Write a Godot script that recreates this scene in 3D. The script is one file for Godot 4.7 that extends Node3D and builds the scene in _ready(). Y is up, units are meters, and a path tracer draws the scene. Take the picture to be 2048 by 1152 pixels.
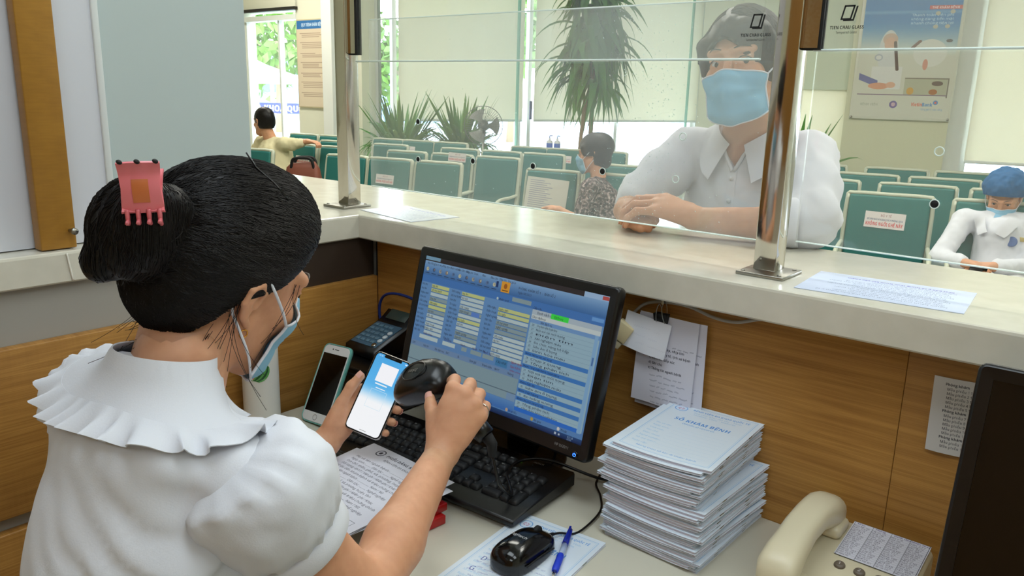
extends Node3D
# A hospital reception desk seen over the clerk's shoulder, with the waiting hall behind the glass.

var M := {}
var taken := {}
var rng := RandomNumberGenerator.new()


func _ready() -> void:
	rng.seed = 7
	setup_camera_and_light()
	make_materials()
	build_shell()
	build_outdoors()
	build_counter()
	build_glass_and_posts()
	build_hall_furniture()
	build_desk()
	build_screens()
	build_desk_objects()
	build_papers()
	build_clerk()
	build_customer()
	build_hall_people()


func setup_camera_and_light() -> void:
	var cam := Camera3D.new()
	cam.name = "camera"
	add_child(cam)
	cam.fov = 39.598
	cam.near = 0.05
	cam.far = 300.0
	cam.position = Vector3(1.3952, 1.41, 1.1399)
	cam.rotation = Vector3(deg_to_rad(-13.774), deg_to_rad(39.666), deg_to_rad(1.501))
	cam.current = true
	var env := Environment.new()
	env.background_mode = Environment.BG_SKY
	var sm := ProceduralSkyMaterial.new()
	sm.sky_top_color = Color(0.78, 0.88, 1.0)
	sm.sky_horizon_color = Color(0.96, 0.98, 1.0)
	sm.ground_bottom_color = Color(0.62, 0.62, 0.6)
	sm.ground_horizon_color = Color(0.9, 0.9, 0.88)
	sm.sky_energy_multiplier = 3.2
	sm.ground_energy_multiplier = 1.6
	var sky := Sky.new()
	sky.sky_material = sm
	env.sky = sky
	env.tonemap_mode = Environment.TONE_MAPPER_LINEAR
	env.tonemap_exposure = 1.1
	env.sdfgi_enabled = true
	env.ssao_enabled = true
	env.ssil_enabled = true
	var we := WorldEnvironment.new()
	we.name = "world_environment"
	we.environment = env
	add_child(we)
	# ceiling panels: the hall's and the office's, each a light just under its glowing face
	for p in [Vector3(-4.3, 3.18, -3.6), Vector3(-1.9, 3.18, -3.6), Vector3(0.5, 3.18, -3.6), Vector3(-3.1, 3.18, -1.6), Vector3(-0.7, 3.18, -1.5), Vector3(1.7, 3.18, -1.5)]:
		ceiling_panel(p, Vector2(1.2, 0.6), 2.9, Color(1.0, 0.995, 0.955))
	ceiling_panel(Vector3(-6.6, 3.18, -3.6), Vector2(1.2, 0.6), 5.0, Color(1.0, 0.98, 0.93))  # unseen extra panel, added to brighten the notice board wall
	for p in [Vector3(0.75, 2.68, 0.7), Vector3(2.2, 2.68, 0.7), Vector3(2.2, 2.68, 2.2)]:
		ceiling_panel(p, Vector2(1.2, 0.6), 0.9, Color(0.92, 0.97, 1.0))


func ceiling_panel(p: Vector3, s: Vector2, e: float, c: Color) -> void:
	var spots := {-4.3: "above the window rows", -1.9: "above the middle of the hall", 0.5: "in front of the poster column", -3.1: "above the aisle left of the counter", -0.7: "above the first chairs", 1.7: "above the visitors' side of the counter", -6.6: "added to brighten the wall by the left window", 0.75: "above the clerk", 2.2: "above the dark monitor" if p.z < 1.0 else "behind the desk"}
	var key: float = spots.keys().reduce(func(m, k): return k if absf(k - p.x) < absf(m - p.x) else m)
	var t := thing("ceiling_light", "white rectangular ceiling panel light " + spots[key], "ceiling light", p, 0.0, "ceiling panel lights")
	var g := G.new()
	g.box(Transform3D(Basis(), Vector3(0, 0.0, 0)), Vector3(s.x + 0.05, 0.03, s.y + 0.05))
	part("frame", g, mat("lamp_frame", Color(0.9, 0.9, 0.9), 0.5), t)
	g = G.new()
	g.box(Transform3D(Basis(), Vector3(0, -0.016, 0)), Vector3(s.x, 0.006, s.y))
	var m := mat("lamp_face", Color(0.95, 0.95, 0.95), 0.5)
	m.emission_enabled = true
	m.emission = c
	m.emission_energy_multiplier = 1.0
	part("diffuser", g, m, t)
	var l := AreaLight3D.new()
	l.name = "panel_light"
	l.area_size = s
	l.light_color = c
	l.light_energy = e
	l.area_normalize_energy = true
	l.shadow_enabled = true
	l.position = p + Vector3(0, -0.03, 0)
	l.rotation.x = -PI / 2
	add_child(l)


# ---------------------------------------------------------------- naming
func numbered(called: String) -> String:
	if not taken.has(called):
		taken[called] = 0
		return called
	taken[called] += 1
	return "%s_%03d" % [called, taken[called]]


func tag(o: Node, label := "", category := "", group := "", kind := "") -> void:
	if label: o.set_meta("label", label)
	if category: o.set_meta("category", category)
	if group: o.set_meta("group", group)
	if kind: o.set_meta("kind", kind)


func thing(called: String, label: String, category: String, at := Vector3.ZERO, turn := 0.0, group := "") -> Node3D:
	var o := Node3D.new()
	o.name = numbered(called)
	add_child(o)
	o.position = at
	o.rotation.y = turn
	tag(o, label, category, group)
	return o


func part(called: String, g, m: Material, parent: Node, at := Transform3D()) -> MeshInstance3D:
	var o := MeshInstance3D.new()
	o.name = called
	o.mesh = g.mesh() if g is G else g
	o.material_override = m
	o.transform = at
	parent.add_child(o, true)
	return o


func single(called: String, g, m: Material, label: String, category: String, at := Transform3D(), group := "") -> MeshInstance3D:
	var o := part(numbered(called), g, m, self, at)
	tag(o, label, category, group)
	return o


func struct(called: String, g, m: Material, label := "") -> MeshInstance3D:
	var o := part(numbered(called), g, m, self)
	tag(o, label, "", "", "structure")
	return o


func copy_thing(o: Node3D, at: Vector3, turn: float, label: String, group := "") -> Node3D:
	var c: Node3D = o.duplicate()
	var base := String(o.name)
	var cut := RegEx.create_from_string("_\\d{3}$").search(base)
	if cut: base = base.substr(0, cut.get_start())
	c.name = numbered(base)
	add_child(c)
	c.position = at
	c.rotation = Vector3(o.rotation.x, turn, o.rotation.z)
	tag(c, label, "", group)
	return c


# ---------------------------------------------------------------- geometry
static func at(x: float, y: float, z: float) -> Transform3D:
	return Transform3D(Basis(), Vector3(x, y, z))


static func frame(origin: Vector3, fwd_z: Vector3, up := Vector3.UP) -> Transform3D:   # z axis along fwd_z
	var z := fwd_z.normalized()
	var x := up.cross(z).normalized()
	return Transform3D(Basis(x, z.cross(x), z), origin)


static func spline(p: Array, n: int) -> PackedVector3Array:
	var out := PackedVector3Array()
	for i in p.size() - 1:
		var a: Vector3 = p[maxi(i - 1, 0)]
		var b: Vector3 = p[i]
		var c: Vector3 = p[i + 1]
		var d: Vector3 = p[mini(i + 2, p.size() - 1)]
		for k in n:
			out.append(b.cubic_interpolate(c, a, d, float(k) / n))
	out.append(p[-1])
	return out


static func rrect(w: float, h: float, r: float, seg := 4) -> PackedVector2Array:   # counter-clockwise
	var out := PackedVector2Array()
	for q in 4:
		var c := Vector2((w / 2 - r) * [1, -1, -1, 1][q], (h / 2 - r) * [1, 1, -1, -1][q])
		for k in seg + 1:
			var a := (q + float(k) / seg) * PI / 2
			out.append(c + Vector2(cos(a), sin(a)) * r)
	return out


class G:
	var v := PackedVector3Array()
	var uv := PackedVector2Array()
	var ng := PackedInt32Array()
	var col := PackedColorArray()
	var smooth := 0
	var color := Color.WHITE

	func tri(a: Vector3, b: Vector3, c: Vector3, ua := Vector2.ZERO, ub := Vector2.ZERO, uc := Vector2.ZERO) -> void:   # counter-clockwise seen from outside
		v.append(a); v.append(c); v.append(b)
		uv.append(ua); uv.append(uc); uv.append(ub)
		ng.append(smooth)
		col.append(color)

	func quad(a: Vector3, b: Vector3, c: Vector3, d: Vector3, u0 := Vector2(0, 1), u1 := Vector2(1, 0)) -> void:   # a lower left, b lower right, c upper right, d upper left
		tri(a, b, c, Vector2(u0.x, u0.y), Vector2(u1.x, u0.y), Vector2(u1.x, u1.y))
		tri(a, c, d, Vector2(u0.x, u0.y), Vector2(u1.x, u1.y), Vector2(u0.x, u1.y))

	func box(x: Transform3D, s: Vector3) -> void:
		smooth = -1
		var h := s / 2
		var p := []
		for i in 8:
			p.append(x * Vector3(h.x if i & 1 else -h.x, h.y if i & 2 else -h.y, h.z if i & 4 else -h.z))
		quad(p[4], p[5], p[7], p[6]); quad(p[1], p[0], p[2], p[3])
		quad(p[5], p[1], p[3], p[7]); quad(p[0], p[4], p[6], p[2])
		quad(p[6], p[7], p[3], p[2]); quad(p[0], p[1], p[5], p[4])

	func rbox(x: Transform3D, s: Vector3, r: float, seg := 1) -> void:
		smooth = 0
		var h := s / 2 - Vector3(r, r, r)
		var par := []   # angle, side
		for k in seg + 1: par.append([(-1.0 + float(k) / seg) * PI / 4, -1.0])
		for k in seg + 1: par.append([float(k) / seg * PI / 4, 1.0])
		var n := par.size()
		for f in 6:
			var ax := f % 3
			var sg := 1.0 if f < 3 else -1.0
			var grid := []
			for i in n:
				for j in n:
					var d := Vector3()
					var c := Vector3()
					d[ax] = sg
					d[(ax + 1) % 3] = tan(par[i][0])
					d[(ax + 2) % 3] = tan(par[j][0])
					c[ax] = sg * h[ax]
					c[(ax + 1) % 3] = par[i][1] * h[(ax + 1) % 3]
					c[(ax + 2) % 3] = par[j][1] * h[(ax + 2) % 3]
					grid.append(x * (c + d.normalized() * r))
			for i in n - 1:
				for j in n - 1:
					var a: Vector3 = grid[i * n + j]
					var b: Vector3 = grid[(i + 1) * n + j]
					var c2: Vector3 = grid[(i + 1) * n + j + 1]
					var d2: Vector3 = grid[i * n + j + 1]
					if sg > 0: quad(a, b, c2, d2)
					else: quad(a, d2, c2, b)

	# rings of equal length, counter-clockwise seen from the end that the rings run towards
	func loft(rings: Array, cap0 := true, cap1 := true, closed := true) -> void:
		var n: int = rings[0].size()
		var m := rings.size()
		for i in m - 1:
			var a = rings[i]
			var b = rings[i + 1]
			for k in (n if closed else n - 1):
				var k2 := (k + 1) % n
				var u0 := Vector2(float(k) / n, float(i) / (m - 1))
				var u1 := Vector2(float(k + 1) / n, float(i + 1) / (m - 1))
				tri(a[k], a[k2], b[k2], u0, Vector2(u1.x, u0.y), u1)
				tri(a[k], b[k2], b[k], u0, u1, Vector2(u0.x, u1.y))
		if cap0: cap(rings[0], true)
		if cap1: cap(rings[-1], false)

	func cap(r, flip: bool) -> void:
		var c := Vector3()
		for p in r: c += p
		c /= r.size()
		for k in r.size():
			if flip: tri(c, r[(k + 1) % r.size()], r[k])
			else: tri(c, r[k], r[(k + 1) % r.size()])

	# a flat outline (counter-clockwise, in x and y) pushed along z through [z, inset] steps
	func prism(x: Transform3D, poly: PackedVector2Array, steps: Array, cap0 := true, cap1 := true) -> void:
		var n := poly.size()
		var inn := PackedVector2Array()
		for k in n:
			var e0 := (poly[k] - poly[(k + n - 1) % n]).normalized()
			var e1 := (poly[(k + 1) % n] - poly[k]).normalized()
			var nn := Vector2(-(e0 + e1).y, (e0 + e1).x)
			inn.append(nn.normalized() / maxf(0.4, nn.length() / 2) if nn.length() > 0.01 else Vector2(-e0.y, e0.x))
		var rings := []
		for s in steps:
			var ring := PackedVector3Array()
			for k in n:
				var q: Vector2 = poly[k] + inn[k] * s[1]
				ring.append(x * Vector3(q.x, q.y, s[0]))
			rings.append(ring)
		loft(rings, false, false)
		smooth = -1
		if cap0: flat_cap(rings[0], poly, true)
		if cap1: flat_cap(rings[-1], poly, false)
		smooth = 0

	func flat_cap(r, poly: PackedVector2Array, flip: bool) -> void:
		var t := Geometry2D.triangulate_polygon(poly)
		var lo := poly[0]
		var hi := poly[0]
		for p in poly:
			lo = lo.min(p); hi = hi.max(p)
		var f := func(q: Vector2) -> Vector2: return Vector2((q.x - lo.x) / (hi.x - lo.x), 1.0 - (q.y - lo.y) / (hi.y - lo.y))
		for i in range(0, t.size(), 3):
			var a := poly[t[i]]; var b := poly[t[i + 1]]; var c := poly[t[i + 2]]
			var ccw := (b - a).cross(c - a) > 0
			if ccw != flip: tri(r[t[i]], r[t[i + 1]], r[t[i + 2]], f.call(a), f.call(b), f.call(c))
			else: tri(r[t[i]], r[t[i + 2]], r[t[i + 1]], f.call(a), f.call(c), f.call(b))

	func tube(p: PackedVector3Array, r, n := 8, caps := true, flat := 1.0, up := Vector3.UP) -> void:   # r: a number, or one radius for each point
		smooth = 0
		var rings := []
		var side := Vector3()
		for i in p.size():
			var t := (p[mini(i + 1, p.size() - 1)] - p[maxi(i - 1, 0)]).normalized()
			if i == 0:
				side = t.cross(up if absf(t.dot(up)) < 0.95 else Vector3(0.3, 0.2, 0.93)).normalized()
			side = (side - t * side.dot(t)).normalized()
			var other := t.cross(side)
			var q: float = r if r is float or r is int else r[i]
			var ring := PackedVector3Array()
			for k in n:
				var a := TAU * k / n
				ring.append(p[i] + (side * cos(a) + other * sin(a) * flat) * q)
			rings.append(ring)
		loft(rings, caps, caps)

	func lathe(x: Transform3D, prof: Array, n := 24, caps := true) -> void:   # prof: [radius, y] from the bottom up
		smooth = 0
		var rings := []
		for q in prof:
			var ring := PackedVector3Array()
			for k in n:
				var a := -TAU * k / n
				ring.append(x * Vector3(cos(a) * q[0], q[1], sin(a) * q[0]))
			rings.append(ring)
		loft(rings, caps, caps)

	func ball(x: Transform3D, n := 12) -> void:
		var prof := []
		for k in n + 1:
			var a := PI * k / n
			prof.append([maxf(sin(a), 0.0005), -cos(a)])
		lathe(x, prof, n * 2, false)

	# a sheet of points p[i][j]; thick > 0 gives it two sides and edges
	func sheet(p: Array, thick := 0.0, flip := false) -> void:
		smooth = 0
		var n := p.size()
		var m: int = p[0].size()
		var nor := []
		for i in n:
			var row := PackedVector3Array()
			for j in m:
				var du: Vector3 = p[mini(i + 1, n - 1)][j] - p[maxi(i - 1, 0)][j]
				var dv: Vector3 = p[i][mini(j + 1, m - 1)] - p[i][maxi(j - 1, 0)]
				row.append(du.cross(dv).normalized() * (-1.0 if flip else 1.0))
			nor.append(row)
		for side in (2 if thick > 0 else 1):
			for i in n - 1:
				for j in m - 1:
					var o := thick if side == 1 else 0.0
					var a: Vector3 = p[i][j] - nor[i][j] * o
					var b: Vector3 = p[i + 1][j] - nor[i + 1][j] * o
					var c: Vector3 = p[i + 1][j + 1] - nor[i + 1][j + 1] * o
					var d: Vector3 = p[i][j + 1] - nor[i][j + 1] * o
					var u0 := Vector2(float(i) / (n - 1), 1.0 - float(j) / (m - 1))
					var u1 := Vector2(float(i + 1) / (n - 1), 1.0 - float(j + 1) / (m - 1))
					if (side == 1) != flip: quad(a, d, c, b, u0, u1) if side == 0 else quad(a, d, c, b, Vector2(0, 0), Vector2(0, 0))
					else: quad(a, b, c, d, u0, u1)
		if thick > 0:
			smooth = -1
			for i in n - 1:
				for j in [0, m - 1]:
					var a: Vector3 = p[i][j]; var b: Vector3 = p[i + 1][j]
					var a2: Vector3 = a - nor[i][j] * thick; var b2: Vector3 = b - nor[i + 1][j] * thick
					if (j == 0) != flip: quad(a2, b2, b, a)
					else: quad(b2, a2, a, b)
			for j in m - 1:
				for i in [0, n - 1]:
					var a: Vector3 = p[i][j]; var b: Vector3 = p[i][j + 1]
					var a2: Vector3 = a - nor[i][j] * thick; var b2: Vector3 = b - nor[i][j + 1] * thick
					if (i == 0) == flip: quad(a2, b2, b, a)
					else: quad(b2, a2, a, b)
			smooth = 0

	func mesh() -> ArrayMesh:
		var st := SurfaceTool.new()
		st.begin(Mesh.PRIMITIVE_TRIANGLES)
		for i in v.size():
			st.set_smooth_group(ng[i / 3])
			st.set_color(col[i / 3])
			st.set_uv(uv[i])
			st.add_vertex(v[i])
		st.generate_normals()
		return st.commit()


# a smooth distance field on a grid, meshed as surface nets
class F:
	var o: Vector3
	var h: float
	var nx: int; var ny: int; var nz: int
	var d := PackedFloat32Array()

	func _init(lo: Vector3, hi: Vector3, cell: float) -> void:
		o = lo; h = cell
		nx = int((hi.x - lo.x) / cell) + 2
		ny = int((hi.y - lo.y) / cell) + 2
		nz = int((hi.z - lo.z) / cell) + 2
		d.resize(nx * ny * nz)
		d.fill(1.0)

	func span(lo: Vector3, hi: Vector3) -> Array:
		var a := ((lo - o) / h).floor()
		var b := ((hi - o) / h).ceil()
		return [maxi(0, int(a.x)), mini(nx - 1, int(b.x)), maxi(0, int(a.y)), mini(ny - 1, int(b.y)), maxi(0, int(a.z)), mini(nz - 1, int(b.z))]

	func put(i: int, e: float, k: float) -> void:
		var c := d[i]
		if k >= 0.0:
			var t := clampf(0.5 + 0.5 * (c - e) / maxf(k, 1e-5), 0.0, 1.0)
			d[i] = lerpf(c, e, t) - k * t * (1.0 - t)
		else:   # cut away
			var t := clampf(0.5 + 0.5 * (c + e) / k, 0.0, 1.0)
			d[i] = lerpf(c, -e, t) - k * t * (1.0 - t)

	# tapered capsule
	func bone(a: Vector3, b: Vector3, ra: float, rb: float, k := 0.01) -> void:
		var m := maxf(ra, rb) + absf(k) + 3.0 * h
		var s := span(a.min(b) - Vector3(m, m, m), a.max(b) + Vector3(m, m, m))
		var ab := b - a
		var l2 := maxf(ab.length_squared(), 1e-9)
		for z in range(s[4], s[5] + 1):
			for y in range(s[2], s[3] + 1):
				var i: int = (z * ny + y) * nx + s[0]
				var p := o + Vector3(s[0], y, z) * h - a
				for x in range(s[0], s[1] + 1):
					var t := clampf(p.dot(ab) / l2, 0.0, 1.0)
					put(i, (p - ab * t).length() - lerpf(ra, rb, t), k)
					p.x += h
					i += 1

	func chain(p: Array, r: Array, k := 0.01) -> void:
		for i in p.size() - 1:
			bone(p[i], p[i + 1], r[i], r[i + 1], k)

	# ellipsoid with axes x.basis (radii in the basis' lengths)
	func ell(x: Transform3D, k := 0.01) -> void:
		var inv := x.affine_inverse()
		var rx := x.basis.x.length(); var ry := x.basis.y.length(); var rz := x.basis.z.length()
		var rm := minf(rx, minf(ry, rz))
		var ex := Vector3(absf(x.basis.x.x) + absf(x.basis.y.x) + absf(x.basis.z.x), absf(x.basis.x.y) + absf(x.basis.y.y) + absf(x.basis.z.y), absf(x.basis.x.z) + absf(x.basis.y.z) + absf(x.basis.z.z))
		var mm := absf(k) + 3.0 * h
		var s := span(x.origin - ex - Vector3(mm, mm, mm), x.origin + ex + Vector3(mm, mm, mm))
		var ib := inv.basis
		var gb := ib.transposed()
		for z in range(s[4], s[5] + 1):
			for y in range(s[2], s[3] + 1):
				var i: int = (z * ny + y) * nx + s[0]
				for x2 in range(s[0], s[1] + 1):
					var q := inv * (o + Vector3(x2, y, z) * h)
					var l := q.length()
					var e: float
					if l < 1e-4: e = -rm
					else: e = (l - 1.0) * l / maxf((gb * q).length(), 1e-4)
					put(i, maxf(e, -rm), k)
					i += 1

	# a function of the point added to the distance
	func shift(f: Callable, reach := 0.03) -> void:
		for z in nz:
			for y in ny:
				var i := (z * ny + y) * nx
				for x in nx:
					if absf(d[i]) < reach: d[i] += f.call(o + Vector3(x, y, z) * h)
					i += 1

	# cut away what lies where the function is positive
	func trim(f: Callable, k := 0.004) -> void:
		for z in nz:
			for y in ny:
				var i := (z * ny + y) * nx
				for x in nx:
					if d[i] < 0.03:
						var e: float = f.call(o + Vector3(x, y, z) * h)
						var c := d[i]
						var t := clampf(0.5 - 0.5 * (c - e) / k, 0.0, 1.0)
						d[i] = lerpf(c, e, t) + k * t * (1.0 - t)
					i += 1

	func value(p: Vector3) -> float:
		var q := ((p - o) / h).clamp(Vector3.ZERO, Vector3(nx - 1.001, ny - 1.001, nz - 1.001))
		var x := int(q.x); var y := int(q.y); var z := int(q.z)
		var f := q - Vector3(x, y, z)
		var i := (z * ny + y) * nx + x
		var sy := nx; var sz := nx * ny
		return lerpf(lerpf(lerpf(d[i], d[i + 1], f.x), lerpf(d[i + sy], d[i + sy + 1], f.x), f.y), lerpf(lerpf(d[i + sz], d[i + sz + 1], f.x), lerpf(d[i + sz + sy], d[i + sz + sy + 1], f.x), f.y), f.z)

	func grad(p: Vector3) -> Vector3:
		var e := h
		return Vector3(value(p + Vector3(e, 0, 0)) - value(p - Vector3(e, 0, 0)), value(p + Vector3(0, e, 0)) - value(p - Vector3(0, e, 0)), value(p + Vector3(0, 0, e)) - value(p - Vector3(0, 0, e))).normalized()

	func onto(p: Vector3, off := 0.0) -> Vector3:   # moved onto the surface
		for k in 4:
			p -= grad(p) * (value(p) - off)
		return p

	func nets(acc = null) -> Array:   # [vertices, normals, indices], added to acc
		var vv: PackedVector3Array = acc[0] if acc else PackedVector3Array()
		var nn: PackedVector3Array = acc[1] if acc else PackedVector3Array()
		var ii: PackedInt32Array = acc[2] if acc else PackedInt32Array()
		var at := PackedInt32Array()
		at.resize(nx * ny * nz)
		at.fill(-1)
		var sy := nx
		var sz := nx * ny
		var lim := 4.0 * h
		for z in nz - 1:
			for y in ny - 1:
				var i := (z * ny + y) * nx - 1
				for x in nx - 1:
					i += 1
					var c0 := d[i]
					if c0 > lim or c0 < -lim: continue
					var c1 := d[i + 1]; var c2 := d[i + sy]; var c3 := d[i + sy + 1]
					var c4 := d[i + sz]; var c5 := d[i + sz + 1]; var c6 := d[i + sz + sy]; var c7 := d[i + sz + sy + 1]
					var n := int(c0 < 0) + int(c1 < 0) + int(c2 < 0) + int(c3 < 0) + int(c4 < 0) + int(c5 < 0) + int(c6 < 0) + int(c7 < 0)
					if n == 0 or n == 8: continue
					var s := Vector3(); var w := 0
					if (c0 < 0) != (c1 < 0): s += Vector3(c0 / (c0 - c1), 0, 0); w += 1
					if (c2 < 0) != (c3 < 0): s += Vector3(c2 / (c2 - c3), 1, 0); w += 1
					if (c4 < 0) != (c5 < 0): s += Vector3(c4 / (c4 - c5), 0, 1); w += 1
					if (c6 < 0) != (c7 < 0): s += Vector3(c6 / (c6 - c7), 1, 1); w += 1
					if (c0 < 0) != (c2 < 0): s += Vector3(0, c0 / (c0 - c2), 0); w += 1
					if (c1 < 0) != (c3 < 0): s += Vector3(1, c1 / (c1 - c3), 0); w += 1
					if (c4 < 0) != (c6 < 0): s += Vector3(0, c4 / (c4 - c6), 1); w += 1
					if (c5 < 0) != (c7 < 0): s += Vector3(1, c5 / (c5 - c7), 1); w += 1
					if (c0 < 0) != (c4 < 0): s += Vector3(0, 0, c0 / (c0 - c4)); w += 1
					if (c1 < 0) != (c5 < 0): s += Vector3(1, 0, c1 / (c1 - c5)); w += 1
					if (c2 < 0) != (c6 < 0): s += Vector3(0, 1, c2 / (c2 - c6)); w += 1
					if (c3 < 0) != (c7 < 0): s += Vector3(1, 1, c3 / (c3 - c7)); w += 1
					s /= w
					at[i] = vv.size()
					var p := o + (Vector3(x, y, z) + s) * h
					vv.append(p)
					nn.append(grad(p))
		for z in range(1, nz - 1):
			for y in range(1, ny - 1):
				var i := (z * ny + y) * nx
				for x in range(1, nx - 1):
					i += 1
					var c := d[i]
					if c > lim or c < -lim: continue
					var q := c < 0
					if q != (d[i + 1] < 0): _face(ii, at[i - sy - sz], at[i - sz], at[i], at[i - sy], q)
					if q != (d[i + sy] < 0): _face(ii, at[i - 1 - sz], at[i - 1], at[i], at[i - sz], q)
					if q != (d[i + sz] < 0): _face(ii, at[i - 1 - sy], at[i - sy], at[i], at[i - 1], q)
		return [vv, nn, ii]

	func _face(ii: PackedInt32Array, a: int, b: int, c: int, e: int, q: bool) -> void:
		if a < 0 or b < 0 or c < 0 or e < 0: return
		if q: ii.append_array(PackedInt32Array([a, c, b, a, e, c]))
		else: ii.append_array(PackedInt32Array([a, b, c, a, c, e]))

	static func to_mesh(acc: Array) -> ArrayMesh:
		var arr := []
		arr.resize(Mesh.ARRAY_MAX)
		arr[Mesh.ARRAY_VERTEX] = acc[0]
		arr[Mesh.ARRAY_NORMAL] = acc[1]
		arr[Mesh.ARRAY_INDEX] = acc[2]
		var m := ArrayMesh.new()
		m.add_surface_from_arrays(Mesh.PRIMITIVE_TRIANGLES, arr)
		return m


# ---------------------------------------------------------------- materials and print
func mat(called: String, c: Color, rough := 0.6, metal := 0.0) -> StandardMaterial3D:
	var m := StandardMaterial3D.new()
	m.resource_name = called
	m.albedo_color = c
	m.roughness = rough
	m.metallic = metal
	return m


func noise_tex(freq: float, octaves: int, ramp: Array, sd: int, w := 512, h := 512, normal := 0.0) -> NoiseTexture2D:
	var n := FastNoiseLite.new()
	n.noise_type = FastNoiseLite.TYPE_SIMPLEX_SMOOTH
	n.frequency = freq
	n.fractal_octaves = octaves
	n.seed = sd
	var t := NoiseTexture2D.new()
	t.width = w; t.height = h
	t.seamless = true
	t.noise = n
	if normal > 0.0:
		t.as_normal_map = true
		t.bump_strength = normal
	elif ramp.size():
		var g := Gradient.new()
		g.offsets = PackedFloat32Array(ramp.map(func(r): return r[0]))
		g.colors = PackedColorArray(ramp.map(func(r): return r[1]))
		t.color_ramp = g
	return t


func blank(w: int, h: int, c: Color) -> Image:
	var im := Image.create(w, h, false, Image.FORMAT_RGBA8)
	im.fill(c)
	return im


func box2(im: Image, x: float, y: float, w: float, h: float, c: Color) -> void:
	im.fill_rect(Rect2i(int(x), int(y), maxi(1, int(w)), maxi(1, int(h))), c)


var fonts := {}
func letters(text: String, bold := false) -> TextMesh:
	if not fonts.has(bold):
		var f := SystemFont.new()
		f.font_names = PackedStringArray(["Droid Sans"])
		f.font_weight = 700 if bold else 400
		fonts[bold] = f
	var t := TextMesh.new()
	t.font = fonts[bold]
	t.text = text
	t.font_size = 40
	t.pixel_size = 1.0 / 40.0
	t.depth = 0.0
	t.curve_step = 4.0
	t.horizontal_alignment = HORIZONTAL_ALIGNMENT_LEFT
	return t


const MARKED := "ạ:a. ả:a? ấ:â' ầ:â` ẩ:â? ẫ:â~ ậ:â. ắ:ă' ằ:ă` ẳ:ă? ặ:ă. ẹ:e. ẻ:e? ẽ:e~ ế:ê' ề:ê` ể:ê? ễ:ê~ ệ:ê. ị:i. ỉ:i? ọ:o. ỏ:o? ố:ô' ồ:ô` ổ:ô? ỗ:ô~ ộ:ô. ơ:o+ ớ:o+' ờ:o+` ở:o+? ợ:o+. ụ:u. ủ:u? ư:u+ ứ:u+' ừ:u+` ử:u+? ữ:u+~ ự:u+. ỳ:y` ỷ:y? ỹ:y~"
var marks := {}


# triangles of a line of text, one unit high, from x = 0 on the baseline y = 0; letters that the font lacks get their accents drawn
func outline(text: String, bold := false) -> PackedVector3Array:
	if marks.is_empty():
		for q in MARKED.split(" "): marks[q.substr(0, 1)] = q.substr(2)
	var plain := ""
	var add := []
	for c in text:
		var l := c.to_lower()
		if marks.has(l):
			var m: String = marks[l]
			var base := m.substr(0, 1)
			plain += base if l == c else base.to_upper()
			add.append([plain.length() - 1, m.substr(1), l != c])
		else: plain += c
	var t := letters(plain, bold)
	var a := t.surface_get_arrays(0)
	var v: PackedVector3Array = a[Mesh.ARRAY_VERTEX]
	var idx: PackedInt32Array = a[Mesh.ARRAY_INDEX]
	var f: Font = fonts[bold]
	var by := (f.get_descent(40) - f.get_ascent(40)) / 80.0
	var out := PackedVector3Array()
	for i in idx: out.append(v[i] - Vector3(0, by, 0))
	for q in add:
		var x0 := f.get_string_size(plain.substr(0, q[0]), HORIZONTAL_ALIGNMENT_LEFT, -1, 40).x / 40.0
		var x1 := f.get_string_size(plain.substr(0, q[0] + 1), HORIZONTAL_ALIGNMENT_LEFT, -1, 40).x / 40.0
		var mid := (x0 + x1) / 2
		var top := 0.78 if q[2] else 0.6
		var hat: bool = plain[q[0]].to_lower() in "âêôă"
		if hat: top += 0.1
		for k in q[1]:
			var r: Array = {".": [mid - 0.055, -0.2, mid + 0.055, -0.2, mid + 0.055, -0.09, mid - 0.055, -0.09], "'": [mid + 0.06, top, mid + 0.13, top, mid + 0.24, top + 0.15, mid + 0.12, top + 0.15], "`": [mid + 0.14, top, mid + 0.21, top, mid + 0.15, top + 0.15, mid + 0.03, top + 0.15], "?": [mid + 0.05, top, mid + 0.11, top, mid + 0.16, top + 0.16, mid + 0.0, top + 0.12], "~": [mid - 0.13, top + 0.02, mid + 0.13, top + 0.06, mid + 0.13, top + 0.13, mid - 0.13, top + 0.09], "+": [x1 - 0.1, top - 0.12, x1 - 0.03, top - 0.12, x1 + 0.03, top + 0.03, x1 - 0.06, top + 0.03]}[k]
			var p := []
			for j in 4: p.append(Vector3(r[j * 2], r[j * 2 + 1], 0))
			out.append_array(PackedVector3Array([p[0], p[1], p[2], p[0], p[2], p[3]]))
	return out


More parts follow.
